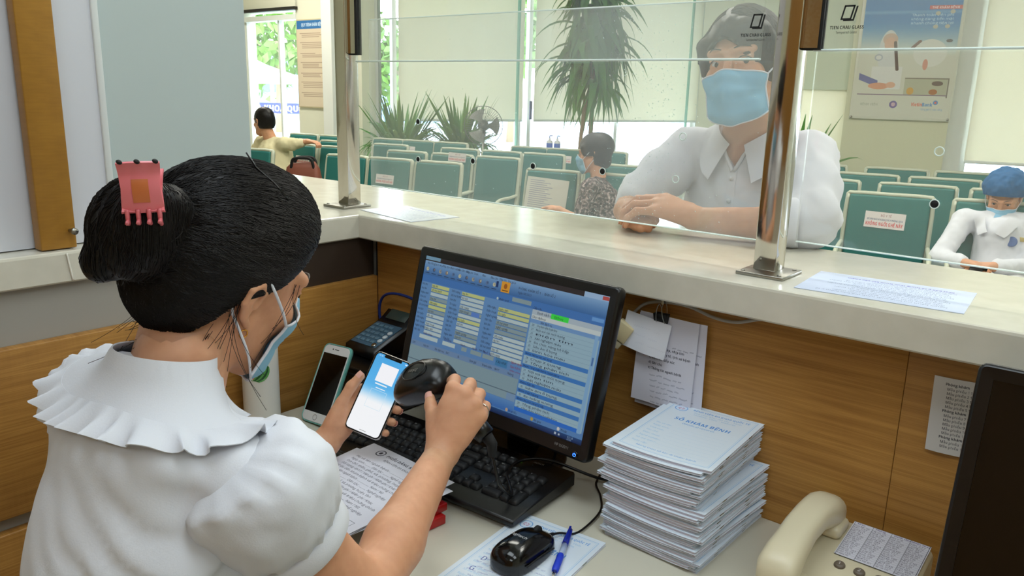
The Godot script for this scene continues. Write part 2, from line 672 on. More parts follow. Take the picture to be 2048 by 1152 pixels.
# print a line of text into an image: left edge x, baseline y, letter height s, in pixels
func print_text(im: Image, text: String, x: float, y: float, s: float, c: Color, bold := false, width := 0.0, turn := 0.0) -> void:
	var v := outline(text, bold)
	if v.is_empty(): return
	var lo := v[0]; var hi := v[0]
	for p in v:
		lo = lo.min(p); hi = hi.max(p)
	var sx := s
	if width > 0.0: sx = width / (hi.x - lo.x)
	var q := PackedVector2Array()
	for p in v: q.append(Vector2(x, y) + Vector2((p.x - lo.x) * sx, -p.y * s).rotated(turn))
	var w := im.get_width(); var h := im.get_height()
	for i in range(0, q.size(), 3):
		var p0 := q[i]; var p1 := q[i + 1]; var p2 := q[i + 2]
		var ar := (p1 - p0).cross(p2 - p0)
		if absf(ar) < 1e-6: continue
		var a0 := p0.min(p1).min(p2); var a1 := p0.max(p1).max(p2)
		for yy in range(maxi(0, int(a0.y)), mini(h - 1, int(a1.y)) + 1):
			for xx in range(maxi(0, int(a0.x)), mini(w - 1, int(a1.x)) + 1):
				var p := Vector2(xx + 0.5, yy + 0.5)
				var w0 := (p1 - p0).cross(p - p0) / ar
				var w1 := (p2 - p1).cross(p - p1) / ar
				var w2 := (p0 - p2).cross(p - p2) / ar
				if w0 >= 0.0 and w1 >= 0.0 and w2 >= 0.0: im.set_pixel(xx, yy, c)


func scribble(im: Image, x: float, y: float, w: float, s: float, c: Color, rs: RandomNumberGenerator) -> void:   # handwriting
	var p := Vector2(x, y)
	while p.x < x + w:
		var n := rs.randi_range(3, 8)
		for k in n * 6:
			p += Vector2(s * 0.055, sin(k * 1.1 + rs.randf()) * s * 0.16)
			p.y = clampf(p.y, y - s, y + s * 0.4)
			if p.x >= 1 and p.y >= 1 and p.x < im.get_width() - 2 and p.y < im.get_height() - 2:
				im.set_pixel(int(p.x), int(p.y), c)
				im.set_pixel(int(p.x) + 1, int(p.y), c)
		p.x += s * 0.5
		p.y = y


func printed(called: String, im: Image, rough := 0.6, glow := 0.0) -> StandardMaterial3D:
	im.generate_mipmaps()
	var t := ImageTexture.create_from_image(im)
	var m := mat(called, Color.WHITE, rough)
	m.texture_repeat = false
	if glow > 0.0:
		m.albedo_color = Color(0.02, 0.02, 0.02)
		m.emission_enabled = true
		m.emission = Color.BLACK
		m.emission_texture = t
		m.emission_energy_multiplier = glow
	else:
		m.albedo_texture = t
	return m


# ================================================================ the setting
const DESK := 0.74
const LEDGE := 1.135
const E1 := Vector3(0.972, 0, -0.236)    # along the rows of chairs
const E2 := Vector3(0.236, 0, 0.972)     # the way the chairs face


func wood_image(sd: int, a: Color, b: Color) -> ImageTexture:
	var n := FastNoiseLite.new()
	n.seed = sd
	n.noise_type = FastNoiseLite.TYPE_SIMPLEX_SMOOTH
	n.frequency = 0.02
	n.fractal_octaves = 3
	var im := Image.create(256, 512, false, Image.FORMAT_RGB8)
	for y in 512:
		for x in 256:
			# seamless along both sides by going round circles would cost too much: fold the ends together instead
			var fx := absf(x - 128.0)
			var fy := absf(y - 256.0)
			var w := n.get_noise_2d(fx * 0.35, fy * 0.9) * 7.0
			var ring := 0.5 + 0.5 * sin(fy * 0.16 + w)
			var fine := n.get_noise_2d(fx * 0.7 + 900.0, fy * 14.0)
			var t := clampf(0.45 + 0.2 * (ring - 0.5) + fine * 0.32 + 0.25 * n.get_noise_2d(fx * 0.5 + 300.0, fy * 1.3), 0.0, 1.0)
			im.set_pixel(x, y, a.lerp(b, t))
	return ImageTexture.create_from_image(im)


func make_materials() -> void:
	M.wall = mat("wall_paint", Color(0.86, 0.86, 0.78), 0.8)
	M.wall_white = mat("white_paint", Color(0.88, 0.89, 0.87), 0.7)
	M.grey_wall = mat("grey_paint", Color(0.64, 0.63, 0.60), 0.7)
	M.panel_white = mat("white_laminate", Color(0.82, 0.83, 0.86), 0.45)
	M.panel_cool = mat("cool_laminate", Color(0.72, 0.77, 0.765), 0.4)
	M.floor = mat("floor_tile", Color(0.78, 0.76, 0.7), 0.25)
	M.ceiling = mat("ceiling_paint", Color(0.92, 0.92, 0.9), 0.9)
	M.stone = mat("ledge_stone", Color(0.86, 0.845, 0.79), 0.16)
	M.stone.albedo_texture = noise_tex(0.012, 4, [[0.0, Color(0.95, 0.95, 0.94)], [1.0, Color(1, 1, 1)]], 3)
	M.stone.uv1_triplanar = true
	M.stone.uv1_world_triplanar = true
	M.stone.uv1_scale = Vector3(2, 2, 2)
	M.stone.roughness_texture = noise_tex(0.02, 3, [[0.0, Color(0.8, 0.8, 0.8)], [1.0, Color(1, 1, 1)]], 9)
	M.desk = mat("desk_laminate", Color(0.83, 0.81, 0.74), 0.3)
	for k in [["wood", 11, Color(0.54, 0.36, 0.15), Color(0.79, 0.60, 0.31)], ["wood_trim", 17, Color(0.60, 0.42, 0.13), Color(0.70, 0.51, 0.18)]]:
		var m := mat(k[0], Color.WHITE, 0.42)
		m.albedo_texture = wood_image(k[1], k[2], k[3])
		m.uv1_triplanar = true
		m.uv1_world_triplanar = true
		m.uv1_scale = Vector3(1.3, 4.2, 1.3) if k[0] == "wood" else Vector3(6, 1.5, 6)
		M[k[0]] = m
	M.dark = mat("dark_gap", Color(0.05, 0.045, 0.04), 0.8)
	M.steel = mat("polished_steel", Color(0.80, 0.78, 0.74), 0.13, 1.0)
	M.steel.roughness_texture = noise_tex(0.03, 3, [[0.0, Color(0.6, 0.6, 0.6)], [1.0, Color(1, 1, 1)]], 21)
	M.steel.uv1_triplanar = true
	M.steel.uv1_scale = Vector3(9, 9, 9)
	M.steel_dull = mat("brushed_steel", Color(0.62, 0.61, 0.58), 0.35, 1.0)
	M.black = mat("black_plastic", Color(0.04, 0.04, 0.045), 0.3)
	M.black_gloss = mat("gloss_black_plastic", Color(0.03, 0.03, 0.035), 0.12)
	M.black_matt = mat("matt_black", Color(0.035, 0.035, 0.04), 0.7)
	M.paper = mat("paper", Color(0.88, 0.89, 0.92), 0.8)
	M.teal = mat("teal_vinyl", Color(0.12, 0.42, 0.40), 0.55)
	M.chair_frame = mat("chair_frame", Color(0.74, 0.76, 0.68), 0.4)
	M.pot = mat("glazed_pot", Color(0.75, 0.73, 0.68), 0.35)
	M.leaf = mat("leaf", Color(0.20, 0.41, 0.17), 0.5)
	M.leaf.backlight_enabled = true
	M.leaf.backlight = Color(0.35, 0.5, 0.2)
	M.leaf2 = mat("pale_leaf", Color(0.33, 0.5, 0.2), 0.5)
	M.leaf2.backlight_enabled = true
	M.leaf2.backlight = Color(0.4, 0.5, 0.2)
	M.tree_leaf = mat("tree_leaf", Color(0.36, 0.50, 0.16), 0.6)
	M.bark = mat("bark", Color(0.6, 0.5, 0.36), 0.8)
	M.white_plastic = mat("white_plastic", Color(0.86, 0.86, 0.86), 0.35)
	M.cream = mat("cream_plastic", Color(0.86, 0.82, 0.70), 0.32)
	# panes: clear glass, and glass under a thin film of dust
	M.pane = mat("clear_pane", Color(0.92, 0.97, 0.95, 0.05), 0.03)
	M.pane.transparency = BaseMaterial3D.TRANSPARENCY_ALPHA
	M.dusty = mat("dusty_pane", Color(0.90, 0.93, 0.92, 0.14), 0.04)
	M.dusty.transparency = BaseMaterial3D.TRANSPARENCY_ALPHA
	M.pane_edge = mat("pane_edge", Color(0.9, 0.96, 0.94), 0.2)
	M.blind = mat("blind_fabric", Color(0.92, 0.89, 0.81), 0.85)
	M.blind.backlight_enabled = true
	M.blind.backlight = Color(0.8, 0.8, 0.75)
	M.white_frame = mat("white_frame", Color(0.87, 0.89, 0.87), 0.4)
	M.skin = mat("skin", Color(0.86, 0.64, 0.50), 0.5)
	M.hair = mat("black_hair", Color(0.075, 0.062, 0.058), 0.42)
	M.hair.metallic_specular = 0.35


func slab(a: Vector3, b: Vector3) -> G:   # a plain block between two corners
	var g := G.new()
	g.box(Transform3D(Basis(), (a + b) / 2), (b - a).abs())
	return g


# a block that follows a line on the plan: from p to q, t thick on its right-hand side, between two heights
func run_block(g: G, p: Vector3, q: Vector3, t: float, y0: float, y1: float) -> void:
	var d := q - p
	d.y = 0
	var l := d.length()
	d /= l
	var n := Vector3(-d.z, 0, d.x)
	var x := Transform3D(Basis(d, Vector3.UP, d.cross(Vector3.UP)), (p + q) / 2 + n * t / 2)
	x.origin.y = (y0 + y1) / 2
	g.box(x, Vector3(l, y1 - y0, absf(t)))


const B0 := Vector3(-5.876, 0, -5.223)
const BD := Vector3(0.334, 0, -0.9426)
const C0 := Vector3(-0.574, 0, -6.415)


func wall_b(s: float, off := 0.0) -> Vector3:   # along the window wall; off towards the room
	return B0 + BD * s + Vector3(0.9426, 0, 0.334) * off


func wall_c(s: float, off := 0.0) -> Vector3:
	return C0 + E1 * s + E2 * off


func build_shell() -> void:
	struct("floor", slab(Vector3(-9, -0.12, -11), Vector3(5, 0, 4)), M.floor)
	struct("ceiling", slab(Vector3(-9, 3.2, -11), Vector3(5, 3.35, 4)), M.ceiling)
	struct("ceiling", slab(Vector3(-0.6, 2.7, -0.05), Vector3(4.2, 2.78, 3.2)), M.ceiling, "lowered ceiling over the reception desk")
	# the office behind the camera and the far sides of the hall
	struct("wall_right", slab(Vector3(4.2, 0, -11), Vector3(4.4, 3.2, 4)), M.wall)
	struct("wall_behind", slab(Vector3(-9, 0, 3.2), Vector3(4.4, 3.2, 3.4)), M.wall)
	struct("wall_cabinets", slab(Vector3(-0.4, 0, 3.12), Vector3(4.2, 2.7, 3.2)), M.wood, "wood-fronted office wall behind the desk")
	struct("wall_left", slab(Vector3(-9, 0, -4.9), Vector3(-8.85, 3.2, 3.4)), M.wall)
	# wall with the notice board, and its window opening
	var g := G.new()
	g.box(at(-6.49, 1.6, -5.0), Vector3(1.2, 3.2, 0.2))
	g.box(at(-8.6, 1.6, -5.0), Vector3(0.7, 3.2, 0.2))
	g.box(at(-7.7, 2.75, -5.0), Vector3(1.3, 0.9, 0.2))
	g.box(at(-7.7, 0.15, -5.0), Vector3(1.3, 0.3, 0.2))
	struct("wall_front", g, M.wall)
	g = G.new()
	for x in [-8.24, -7.12, -7.52]: g.box(at(x, 1.27, -4.98), Vector3(0.05 if x > -7.2 or x < -8 else 0.035, 1.95, 0.07))
	g.box(at(-7.68, 2.22, -4.96), Vector3(1.2, 0.06, 0.12)); g.box(at(-7.68, 0.32, -4.98), Vector3(1.2, 0.05, 0.08))
	var w := struct("window_1", g, M.white_frame)
	g = G.new()
	g.box(at(-7.68, 1.27, -4.985), Vector3(1.1, 1.86, 0.006))
	part("pane", g, M.pane, w)
	g = G.new()
	g.box(at(-7.72, 2.315, -4.875), Vector3(1.35, 0.035, 0.05))
	struct("trim_1", g, mat("dark_trim", Color(0.1, 0.08, 0.06), 0.6), "dark slot above the window")
	# the white pillar at the corner
	g = G.new()
	run_block(g, wall_b(-0.62), wall_b(-0.06), -0.35, 0, 3.2)
	struct("wall_corner", g, M.wall_white)
	g = G.new()
	run_block(g, wall_b(-0.075, 0.02), wall_b(-0.045, 0.02), -0.05, 0, 3.2)
	struct("trim_2", g, mat("grey_trim", Color(0.6, 0.65, 0.63), 0.5))
	# window wall with two tall windows, blinds pulled down to breast height
	g = G.new()
	run_block(g, wall_b(-0.06, -0.05), wall_b(5.2, -0.05), -0.15, 0, 0.28)
	run_block(g, wall_b(-0.06, -0.05), wall_b(5.2, -0.05), -0.15, 2.95, 3.2)
	run_block(g, wall_b(4.85, -0.0), wall_b(5.6, -0.0), -0.2, 0, 3.2)
	struct("wall_windows", g, M.wall_white)
	var spans := [[0.17, 1.86], [2.03, 4.83]]
	for k in 2:
		var s0: float = spans[k][0]
		var s1: float = spans[k][1]
		g = G.new()
		for s in ([s0 - 0.02, (s0 + s1) / 2, s1] if k else [s0 - 0.02, s1]):
			run_block(g, wall_b(s - 0.025, -0.06), wall_b(s + 0.025, -0.06), -0.08, 0.28, 2.95)
		run_block(g, wall_b(s0, -0.06), wall_b(s1, -0.06), -0.08, 0.28, 0.34)
		run_block(g, wall_b(s0, -0.06), wall_b(s1, -0.06), -0.08, 2.88, 2.95)
		w = struct("window_%d" % (k + 2), g, M.white_frame)
		g = G.new()
		run_block(g, wall_b(s0, -0.1), wall_b(s1, -0.1), -0.006, 0.34, 2.88)
		part("pane", g, M.pane, w)
		var t := thing("roller_blind", ["cream roller blind behind the bushy plants and the fan", "cream roller blind behind the tall hanging-leaved plant"][k], "blind", wall_b((s0 + s1) / 2, 0.02), atan2(-BD.z, BD.x), "cream roller blinds")
		var half := (s1 - s0) / 2
		g = G.new()
		g.box(at(0, 1.99, 0), Vector3(half * 2, 1.86, 0.004))
		part("fabric", g, M.blind, t)
		g = G.new()
		g.rbox(at(0, 1.055, 0), Vector3(half * 2, 0.03, 0.016), 0.006)
		part("bottom_bar", g, M.white_frame, t)
		g = G.new()
		var ring := []
		for j in 2: ring.append(Vector3(half * (-1 if j == 0 else 1), 2.95, 0))
		g.tube(PackedVector3Array(ring), 0.035, 12)
		part("roller", g, M.white_frame, t)
	# glass screen that stands in the hall, seen as two pale green upright edges
	for k in [["glass_screen", 0], ["glass_screen", 1]]:
		var p: Vector3 = [wall_b(1.72, 0.12), wall_b(4.55, 0.12)][k[1]]
		g = G.new()
		g.box(at(p.x, 1.6, p.z), Vector3(0.028, 3.18, 0.028))
		struct("trim_%d" % (4 + k[1]), g, mat("green_glass_edge", Color(0.62, 0.86, 0.80), 0.2))
	g = G.new()
	run_block(g, wall_b(1.97, 0.03), wall_b(2.0, 0.03), -0.02, 1.07, 1.3)
	single("blind_weight", g, mat("navy_weight", Color(0.13, 0.16, 0.4), 0.5), "dark blue weight on the cord between the two blinds", "blind weight")
	# right-hand wall: pale wall, blind over a low window, column with the poster, pillar, blind
	g = G.new()
	run_block(g, wall_c(-1.76), wall_c(-0.42), -0.2, 1.5, 3.2)
	run_block(g, wall_c(-1.76), wall_c(-0.42), -0.2, 0, 0.75)
	run_block(g, wall_c(-1.76), wall_c(-1.1), -0.2, 0.75, 1.5)
	struct("wall_far", g, mat("pale_green_paint", Color(0.80, 0.84, 0.76), 0.7))
	g = G.new()
	run_block(g, wall_c(-1.08, -0.02), wall_c(-0.42, -0.02), -0.015, 0.91, 3.0)
	var t := single("roller_blind", g, M.blind, "cream roller blind beside the poster column, behind the palm", "blind", Transform3D(), "cream roller blinds")
	g = G.new()
	run_block(g, wall_c(-0.44, 0.12), wall_c(0.37, 0.12), -0.35, 0, 3.2)
	struct("wall_column", g, mat("column_paint", Color(0.80, 0.80, 0.68), 0.7))
	g = G.new()
	run_block(g, wall_c(0.37), wall_c(0.50), -0.2, 0, 3.2)
	run_block(g, wall_c(0.5), wall_c(4.6), -0.2, 0, 0.5)
	run_block(g, wall_c(0.5), wall_c(4.6), -0.2, 2.9, 3.2)
	run_block(g, wall_c(2.4), wall_c(2.7), -0.2, 0.5, 2.9)
	struct("wall_far", g, M.wall_white)
	for k in 2:
		var s0: float = [0.5, 2.7][k]
		var s1: float = [2.4, 4.6][k]
		g = G.new()
		for s in [s0 + 0.025, s1 - 0.025]:
			run_block(g, wall_c(s - 0.025, -0.1), wall_c(s + 0.025, -0.1), -0.06, 0.5, 2.9)
		run_block(g, wall_c(s0, -0.1), wall_c(s1, -0.1), -0.06, 0.5, 0.55)
		run_block(g, wall_c(s0, -0.1), wall_c(s1, -0.1), -0.06, 2.85, 2.9)
		w = struct("window_%d" % (4 + k), g, M.white_frame)
		g = G.new()
		run_block(g, wall_c(s0, -0.12), wall_c(s1, -0.12), -0.006, 0.55, 2.85)
		part("pane", g, M.pane, w)
	var rb := thing("roller_blind", "cream roller blind right of the poster column, above the nurse", "blind", wall_c(1.46, -0.06), atan2(-E1.z, E1.x), "cream roller blinds")
	g = G.new()
	g.box(at(0, 1.915, 0), Vector3(1.85, 1.97, 0.004))
	part("fabric", g, M.blind, rb)
	g = G.new()
	g.rbox(at(0, 0.93, 0), Vector3(1.85, 0.026, 0.016), 0.006)
	part("bottom_bar", g, M.white_frame, rb)
	# return between the pale wall and the window wall
	g = G.new()
	run_block(g, wall_b(5.4), wall_c(-1.76), -0.2, 0, 3.2)
	struct("wall_return", g, M.wall)


func build_outdoors() -> void:
	struct("ground", slab(Vector3(-60, -0.3, -60), Vector3(60, -0.14, 60)), mat("forecourt", Color(0.75, 0.75, 0.72), 0.8))
	# white tent, its posts and the banner along its edge
	var t := thing("canopy_tent", "white canopy tent outside the left window", "tent", Vector3(-16.6, 0, -9.4), 0.62)
	var g := G.new()
	var r0 := PackedVector3Array([Vector3(-2, 1.45, 1.8), Vector3(2, 1.45, 1.8), Vector3(2, 1.45, -1.8), Vector3(-2, 1.45, -1.8)])
	var r1 := PackedVector3Array()
	var r2 := PackedVector3Array()
	for p in r0:
		r1.append(p * Vector3(0.45, 1, 0.45) + Vector3(0, 0.45, 0))
		r2.append(p * Vector3(0.02, 1, 0.02) + Vector3(0, 0.95, 0))
	g.smooth = -1
	g.loft([r0, r1, r2], true, true)
	part("roof", g, mat("tent_cloth", Color(0.93, 0.93, 0.93), 0.8), t)
	for p in r0:
		g = G.new()
		g.tube(PackedVector3Array([Vector3(p.x, -0.14, p.z), Vector3(p.x, 1.45, p.z)]), 0.04, 8)
		part("pole", g, M.white_frame, t)
	var im := blank(1024, 96, Color(0.10, 0.14, 0.42))
	print_text(im, "VIỆN ĐA KHOA QUỐC TẾ", 30, 78, 80, Color(0.92, 0.93, 0.98), true, 960)
	g = G.new()
	g.quad(Vector3(-0.9, -0.09, 0), Vector3(0.9, -0.09, 0), Vector3(0.9, 0.09, 0), Vector3(-0.9, 0.09, 0))
	var m := printed("banner_print", im)
	var b := single("banner", g, m, "blue banner with white lettering outside the left window", "banner", Transform3D(Basis.from_euler(Vector3(0, 0.62, 0)), Vector3(-11.9, 1.0, -7.8)))
	g = G.new()
	g.box(at(0, 0, -0.012), Vector3(1.82, 0.19, 0.02))
	part("backing", g, mat("banner_back", Color(0.1, 0.14, 0.42), 0.7), b)
	for s in [-1, 1]:
		g = G.new()
		g.tube(PackedVector3Array([Vector3(s * 0.88, -1.14, -0.04), Vector3(s * 0.88, 0.1, -0.04)]), 0.02, 6)
		part("post", g, M.white_frame, b)
	# trees and a low building behind
	var spots := [[-22.7, -15.2, 3.0, 1.9], [-26.5, -12.4, 3.8, 2.0], [-21.6, -19.6, 2.6, 1.7], [-15.2, -18.6, 3.6, 1.7]]
	for i in spots.size():
		var s = spots[i]
		var tr := thing("tree", ["pale green tree nearest above the tent outside the left window", "pale green tree at the far left outside the left window", "tallest pale green tree outside the left window", "pale green tree behind the poster wall, outside"][i], "tree", Vector3(s[0], -0.14, s[1]), 0.0, "trees outside")
		g = G.new()
		g.tube(PackedVector3Array([Vector3(0, 0, 0), Vector3(0.1, s[2] * 0.5, 0), Vector3(0, s[2], 0)]), [0.16, 0.12, 0.06], 8)
		part("trunk", g, M.bark, tr)
		g = G.new()
		for k in 900:
			var d: Vector3 = Vector3(rng.randfn(), rng.randfn() * 0.7, rng.randfn()).normalized() * s[3] * (0.45 + 0.6 * rng.randf())
			var c: Vector3 = Vector3(0, s[2], 0) + d
			var u := Vector3(rng.randfn(), rng.randfn(), rng.randfn()).normalized() * 0.22
			var w := u.cross(Vector3(rng.randfn(), rng.randfn(), rng.randfn())).normalized() * 0.13
			g.smooth = -1
			g.tri(c - u, c + w, c + u); g.tri(c - u, c + u, c - w)
		tag(part("crown", g, M.tree_leaf, tr), "", "", "", "stuff")
	var bu := thing("building", "low pale blue and red building behind the trees outside", "building", Vector3(-33, -0.14, -24), 0.6)
	g = G.new()
	g.box(at(0, 1.6, 0), Vector3(14, 3.2, 4))
	part("wall", g, mat("pale_blue_wall", Color(0.55, 0.68, 0.8), 0.7), bu)
	g = G.new()
	g.box(at(0, 3.35, 0.2), Vector3(14.4, 0.3, 4.8))
	part("roof", g, mat("red_roof", Color(0.72, 0.35, 0.36), 0.7), bu)
	for k in 6:
		g = G.new()
		g.box(at(-5.5 + k * 2.2, 1.8, 2.02), Vector3(1.2, 1.1, 0.06))
		part("window", g, mat("dim_glass", Color(0.3, 0.36, 0.4), 0.1), bu)


# ---------------------------------------------------------------- counter
func build_counter() -> void:
	# ledge: two slabs of white stone that meet in the corner
	var t := thing("counter_ledge", "white stone counter ledge that runs round two sides of the desk", "counter ledge")
	var g := G.new()
	var ell := PackedVector2Array([Vector2(2.6, 0), Vector2(2.6, 0.39), Vector2(-0.9, 0.39), Vector2(-0.9, -1.385), Vector2(0, -1.385), Vector2(0, 0)])
	g.smooth = -1
	g.prism(Transform3D(Basis(Vector3(1, 0, 0), Vector3(0, 0, -1), Vector3(0, 1, 0)), Vector3(0, LEDGE - 0.053, 0)), ell, [[0.0, 0.003], [0.003, 0.0], [0.048, 0.0], [0.0515, 0.0012], [0.053, 0.004]])
	part("slab", g, M.stone, t)
	g = G.new()
	g.tube(spline([Vector3(0.0015, LEDGE - 0.003, 0.615), Vector3(0.0015, LEDGE - 0.018, 0.613), Vector3(0.0015, LEDGE - 0.05, 0.609)], 4), 0.0016, 5)
	part("joint", g, mat("white_grout", Color(0.93, 0.92, 0.88), 0.6), t)
	# right side: two wood panels with a fine joint
	var back := struct("wall_counter", slab(Vector3(-0.05, 0, -0.12), Vector3(2.6, 1.082, -0.064)), M.dark)
	for k in 3:
		var x0: float = [0.0035, 1.1405, 2.1][k]
		var x1: float = [1.14, 2.098, 2.6][k]
		g = G.new()
		g.rbox(at((x0 + x1) / 2, 0.54, -0.057), Vector3(x1 - x0, 1.08, 0.014), 0.0012)
		part("panel", g, M.wood, back)
	# left side: grey wall with two wood boards in front of it
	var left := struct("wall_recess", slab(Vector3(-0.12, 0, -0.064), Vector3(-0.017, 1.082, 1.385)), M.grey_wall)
	for k in 2:
		var y0: float = [0.702, 0.02][k]
		var y1: float = [0.99, 0.676][k]
		g = G.new()
		g.rbox(at(-0.0065, (y0 + y1) / 2, 0.667), Vector3(0.021, y1 - y0, 1.434), 0.0025, 1)
		part("board", g, M.wood, left)
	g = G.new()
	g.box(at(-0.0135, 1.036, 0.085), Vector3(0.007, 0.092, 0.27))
	part("dark_panel", g, mat("recess_shade_brown", Color(0.20, 0.15, 0.11), 0.6), left)  # dark sheet painted as the shade on the grey wall under the ledge
	# partition on the left ledge
	g = G.new()
	g.box(at(-0.075, 1.92, 0.37), Vector3(0.045, 1.566, 0.284))
	var pa := struct("wall_partition", g, M.panel_cool)
	g = G.new()
	g.box(at(-0.073, 1.92, 0.951), Vector3(0.045, 1.566, 0.87))
	part("panel", g, M.panel_white, pa)
	g = G.new()
	g.rbox(at(-0.0495, 1.92, 0.512), Vector3(0.006, 1.566, 0.012), 0.002)
	part("joint_strip", g, mat("joint_strip", Color(0.88, 0.9, 0.9), 0.4), pa)
	var b := thing("wood_post", "orange-brown wooden trim post on the left ledge with a steel bolt", "wooden post", Vector3(-0.03, LEDGE + 0.001, 0.618))
	g = G.new()
	g.rbox(at(0, 0.782, 0), Vector3(0.028, 1.562, 0.056), 0.002)
	part("board", g, M.wood_trim, b)
	g = G.new()
	g.tube(PackedVector3Array([Vector3(0.012, 0.03, -0.019), Vector3(0.031, 0.031, -0.019)]), 0.0032, 8)
	part("bolt", g, M.steel_dull, b)
	g = G.new()
	g.tube(PackedVector3Array([Vector3(0.029, 0.031, -0.019), Vector3(0.034, 0.031, -0.019)]), 0.0058, 10)
	part("bolt_head", g, M.steel_dull, b)
	# desk
	var d := thing("desk", "white laminate work desk under the counter ledge", "desk")
	g = G.new()
	g.rbox(at(1.16, DESK - 0.014, 0.226), Vector3(2.28, 0.028, 0.55), 0.003)
	part("desktop", g, M.desk, d)
	g = G.new()
	g.box(at(1.16, 0.36, -0.03), Vector3(2.2, 0.7, 0.016))
	part("back_panel", g, M.desk, d)
	for x in [0.04, 2.27]:
		g = G.new()
		g.box(at(x, 0.36, 0.2), Vector3(0.02, 0.72, 0.44))
		part("side_panel", g, M.desk, d)


const HOLES := [[[0.064, 1.34, 1], [0.064, 1.257, 1], [0.232, 1.265, 1], [0.395, 1.267, 1], [0.561, 1.270, 1], [0.714, 1.269, 0], [0.722, 1.343, 0]], [[1.125, 1.268, 1], [1.121, 1.343, 0]]]


func build_glass_and_posts() -> void:
	var posts := [[-0.127, -0.078, "steel square post at the corner of the counter, left of the glass"], [0.901, -0.110, "steel square post on the counter in front of the masked visitor"]]
	for k in 2:
		var t := thing("steel_post", posts[k][2], "post", Vector3(posts[k][0], LEDGE, posts[k][1]), 0.0, "steel posts on the counter")
		var g := G.new()
		g.rbox(at(0, 0.79, 0), Vector3(0.038, 1.57, 0.038), 0.002)
		part("tube", g, M.steel, t)
		g = G.new()
		g.rbox(at(0.006, 0.003, 0.012), Vector3(0.078, 0.006, 0.082), 0.0015)
		part("base_plate", g, M.steel_dull, t)
		for q in [[-0.024, 0.045], [0.036, 0.045], [0.036, -0.018]]:
			g = G.new()
			g.lathe(at(q[0], 0.006, q[1]), [[0.0035, 0.0], [0.0035, 0.0012], [0.0018, 0.002]], 10)
			part("screw", g, M.steel_dull, t)
		for s in [1]:
			# channel that holds the upper pane
			g = G.new()
			for z in [-0.0085, 0.0085]: g.box(at(s * (0.019 + 0.012), 0.97, z), Vector3(0.024, 1.24, 0.003))
			g.box(at(s * 0.0205, 0.97, 0), Vector3(0.003, 1.24, 0.017))
			part("glass_channel", g, M.steel, t)
			g = G.new()
			for z in [-0.005, 0.005]: g.box(at(s * (0.0195 + 0.0135), 0.969, z), Vector3(0.027, 1.244, 0.004))
			part("rubber_gasket", g, M.black_matt, t)
	# upper panes in the channels; lower panes hang behind them
	var up := [[-0.0915, 0.8665, 1.468, "upper glass pane between the two steel posts"], [0.9355, 2.5, 1.482, "upper glass pane right of the second steel post"]]
	var lo := [[-0.10, 0.874, 1.182, 1.562, "lower dusty glass pane with speaking holes between the two posts"], [0.93, 2.5, 1.186, 1.562, "lower glass pane right of the second steel post"]]
	for k in 2:
		var g := G.new()
		g.box(at((up[k][0] + up[k][1]) / 2, (up[k][2] + 2.68) / 2, -0.078 - 0.032 * k), Vector3(up[k][1] - up[k][0], 2.68 - up[k][2], 0.006))
		var p := single("glass_pane", g, M.pane, up[k][3], "glass pane", Transform3D(), "glass panes")
		g = G.new()
		g.rbox(at((up[k][0] + up[k][1]) / 2, up[k][2], -0.078 - 0.032 * k), Vector3(up[k][1] - up[k][0], 0.0035, 0.0075), 0.0012)
		part("polished_edge", g, M.pane_edge, p)
		logo(p, Vector3([0.857, 0.981][k], [1.524, 1.534][k], -0.0745 - 0.032 * k))
		var zz := -0.125 if k == 0 else -0.140
		g = G.new()
		g.box(at((lo[k][0] + lo[k][1]) / 2, (lo[k][2] + lo[k][3]) / 2, zz), Vector3(lo[k][1] - lo[k][0], lo[k][3] - lo[k][2], 0.006))
		p = single("glass_pane", g, M.dusty if k == 0 else M.pane, lo[k][4], "glass pane", Transform3D(), "glass panes")
		g = G.new()
		for y in [lo[k][2], lo[k][3]]:
			g.rbox(at((lo[k][0] + lo[k][1]) / 2, y, zz), Vector3(lo[k][1] - lo[k][0], 0.002, 0.0065), 0.0008)
		part("polished_edge", g, M.pane_edge, p)
		if k == 0:   # dried drops and dust on the pane, thickest in front of the visitor
			var r := RandomNumberGenerator.new()
			r.seed = 23
			g = G.new()
			for j in 1500:
				var q := Vector2(0.655, 1.40) + Vector2(r.randfn() * 0.040, r.randfn() * 0.085)
				if j % 4 == 0: q = Vector2(0.60, 1.225) + Vector2(r.randfn() * 0.07, r.randfn() * 0.03)
				if j % 5 == 0: q = Vector2(r.randf_range(-0.08, 0.86), r.randf_range(1.19, 1.55))
				if q.y < 1.186 or q.y > 1.558 or q.x < -0.09 or q.x > 0.865: continue
				var e := 0.0003 + 0.0010 * pow(r.randf(), 3.0)
				var o := Vector3(q.x, q.y, zz + 0.0031)
				g.smooth = -1
				g.tri(o + Vector3(-e, 0, 0), o + Vector3(e, -e, 0), o + Vector3(0, e, 0.0001))
			tag(part("dried_drops", g, M.pane_edge, p), "", "", "", "stuff")
		# speaking holes with their rims
		for h in HOLES[k]:
			g = G.new()
			var c := Vector3(h[0], h[1], zz + 0.0032)
			var ring := PackedVector3Array()
			for j in 25: ring.append(c + Vector3(cos(TAU * j / 24), sin(TAU * j / 24) * 1.0, 0) * 0.0062)
			g.tube(ring, 0.0009, 6, false)
			var rim := part("hole_rim", g, M.pane_edge, p)
			if h[2] > 0:
				g = G.new()
				g.tube(PackedVector3Array([c + Vector3(0, 0, -0.004), c + Vector3(0, 0, 0.0005)]), 0.0056, 16)
				part("rubber_plug", g, M.black_matt, rim)


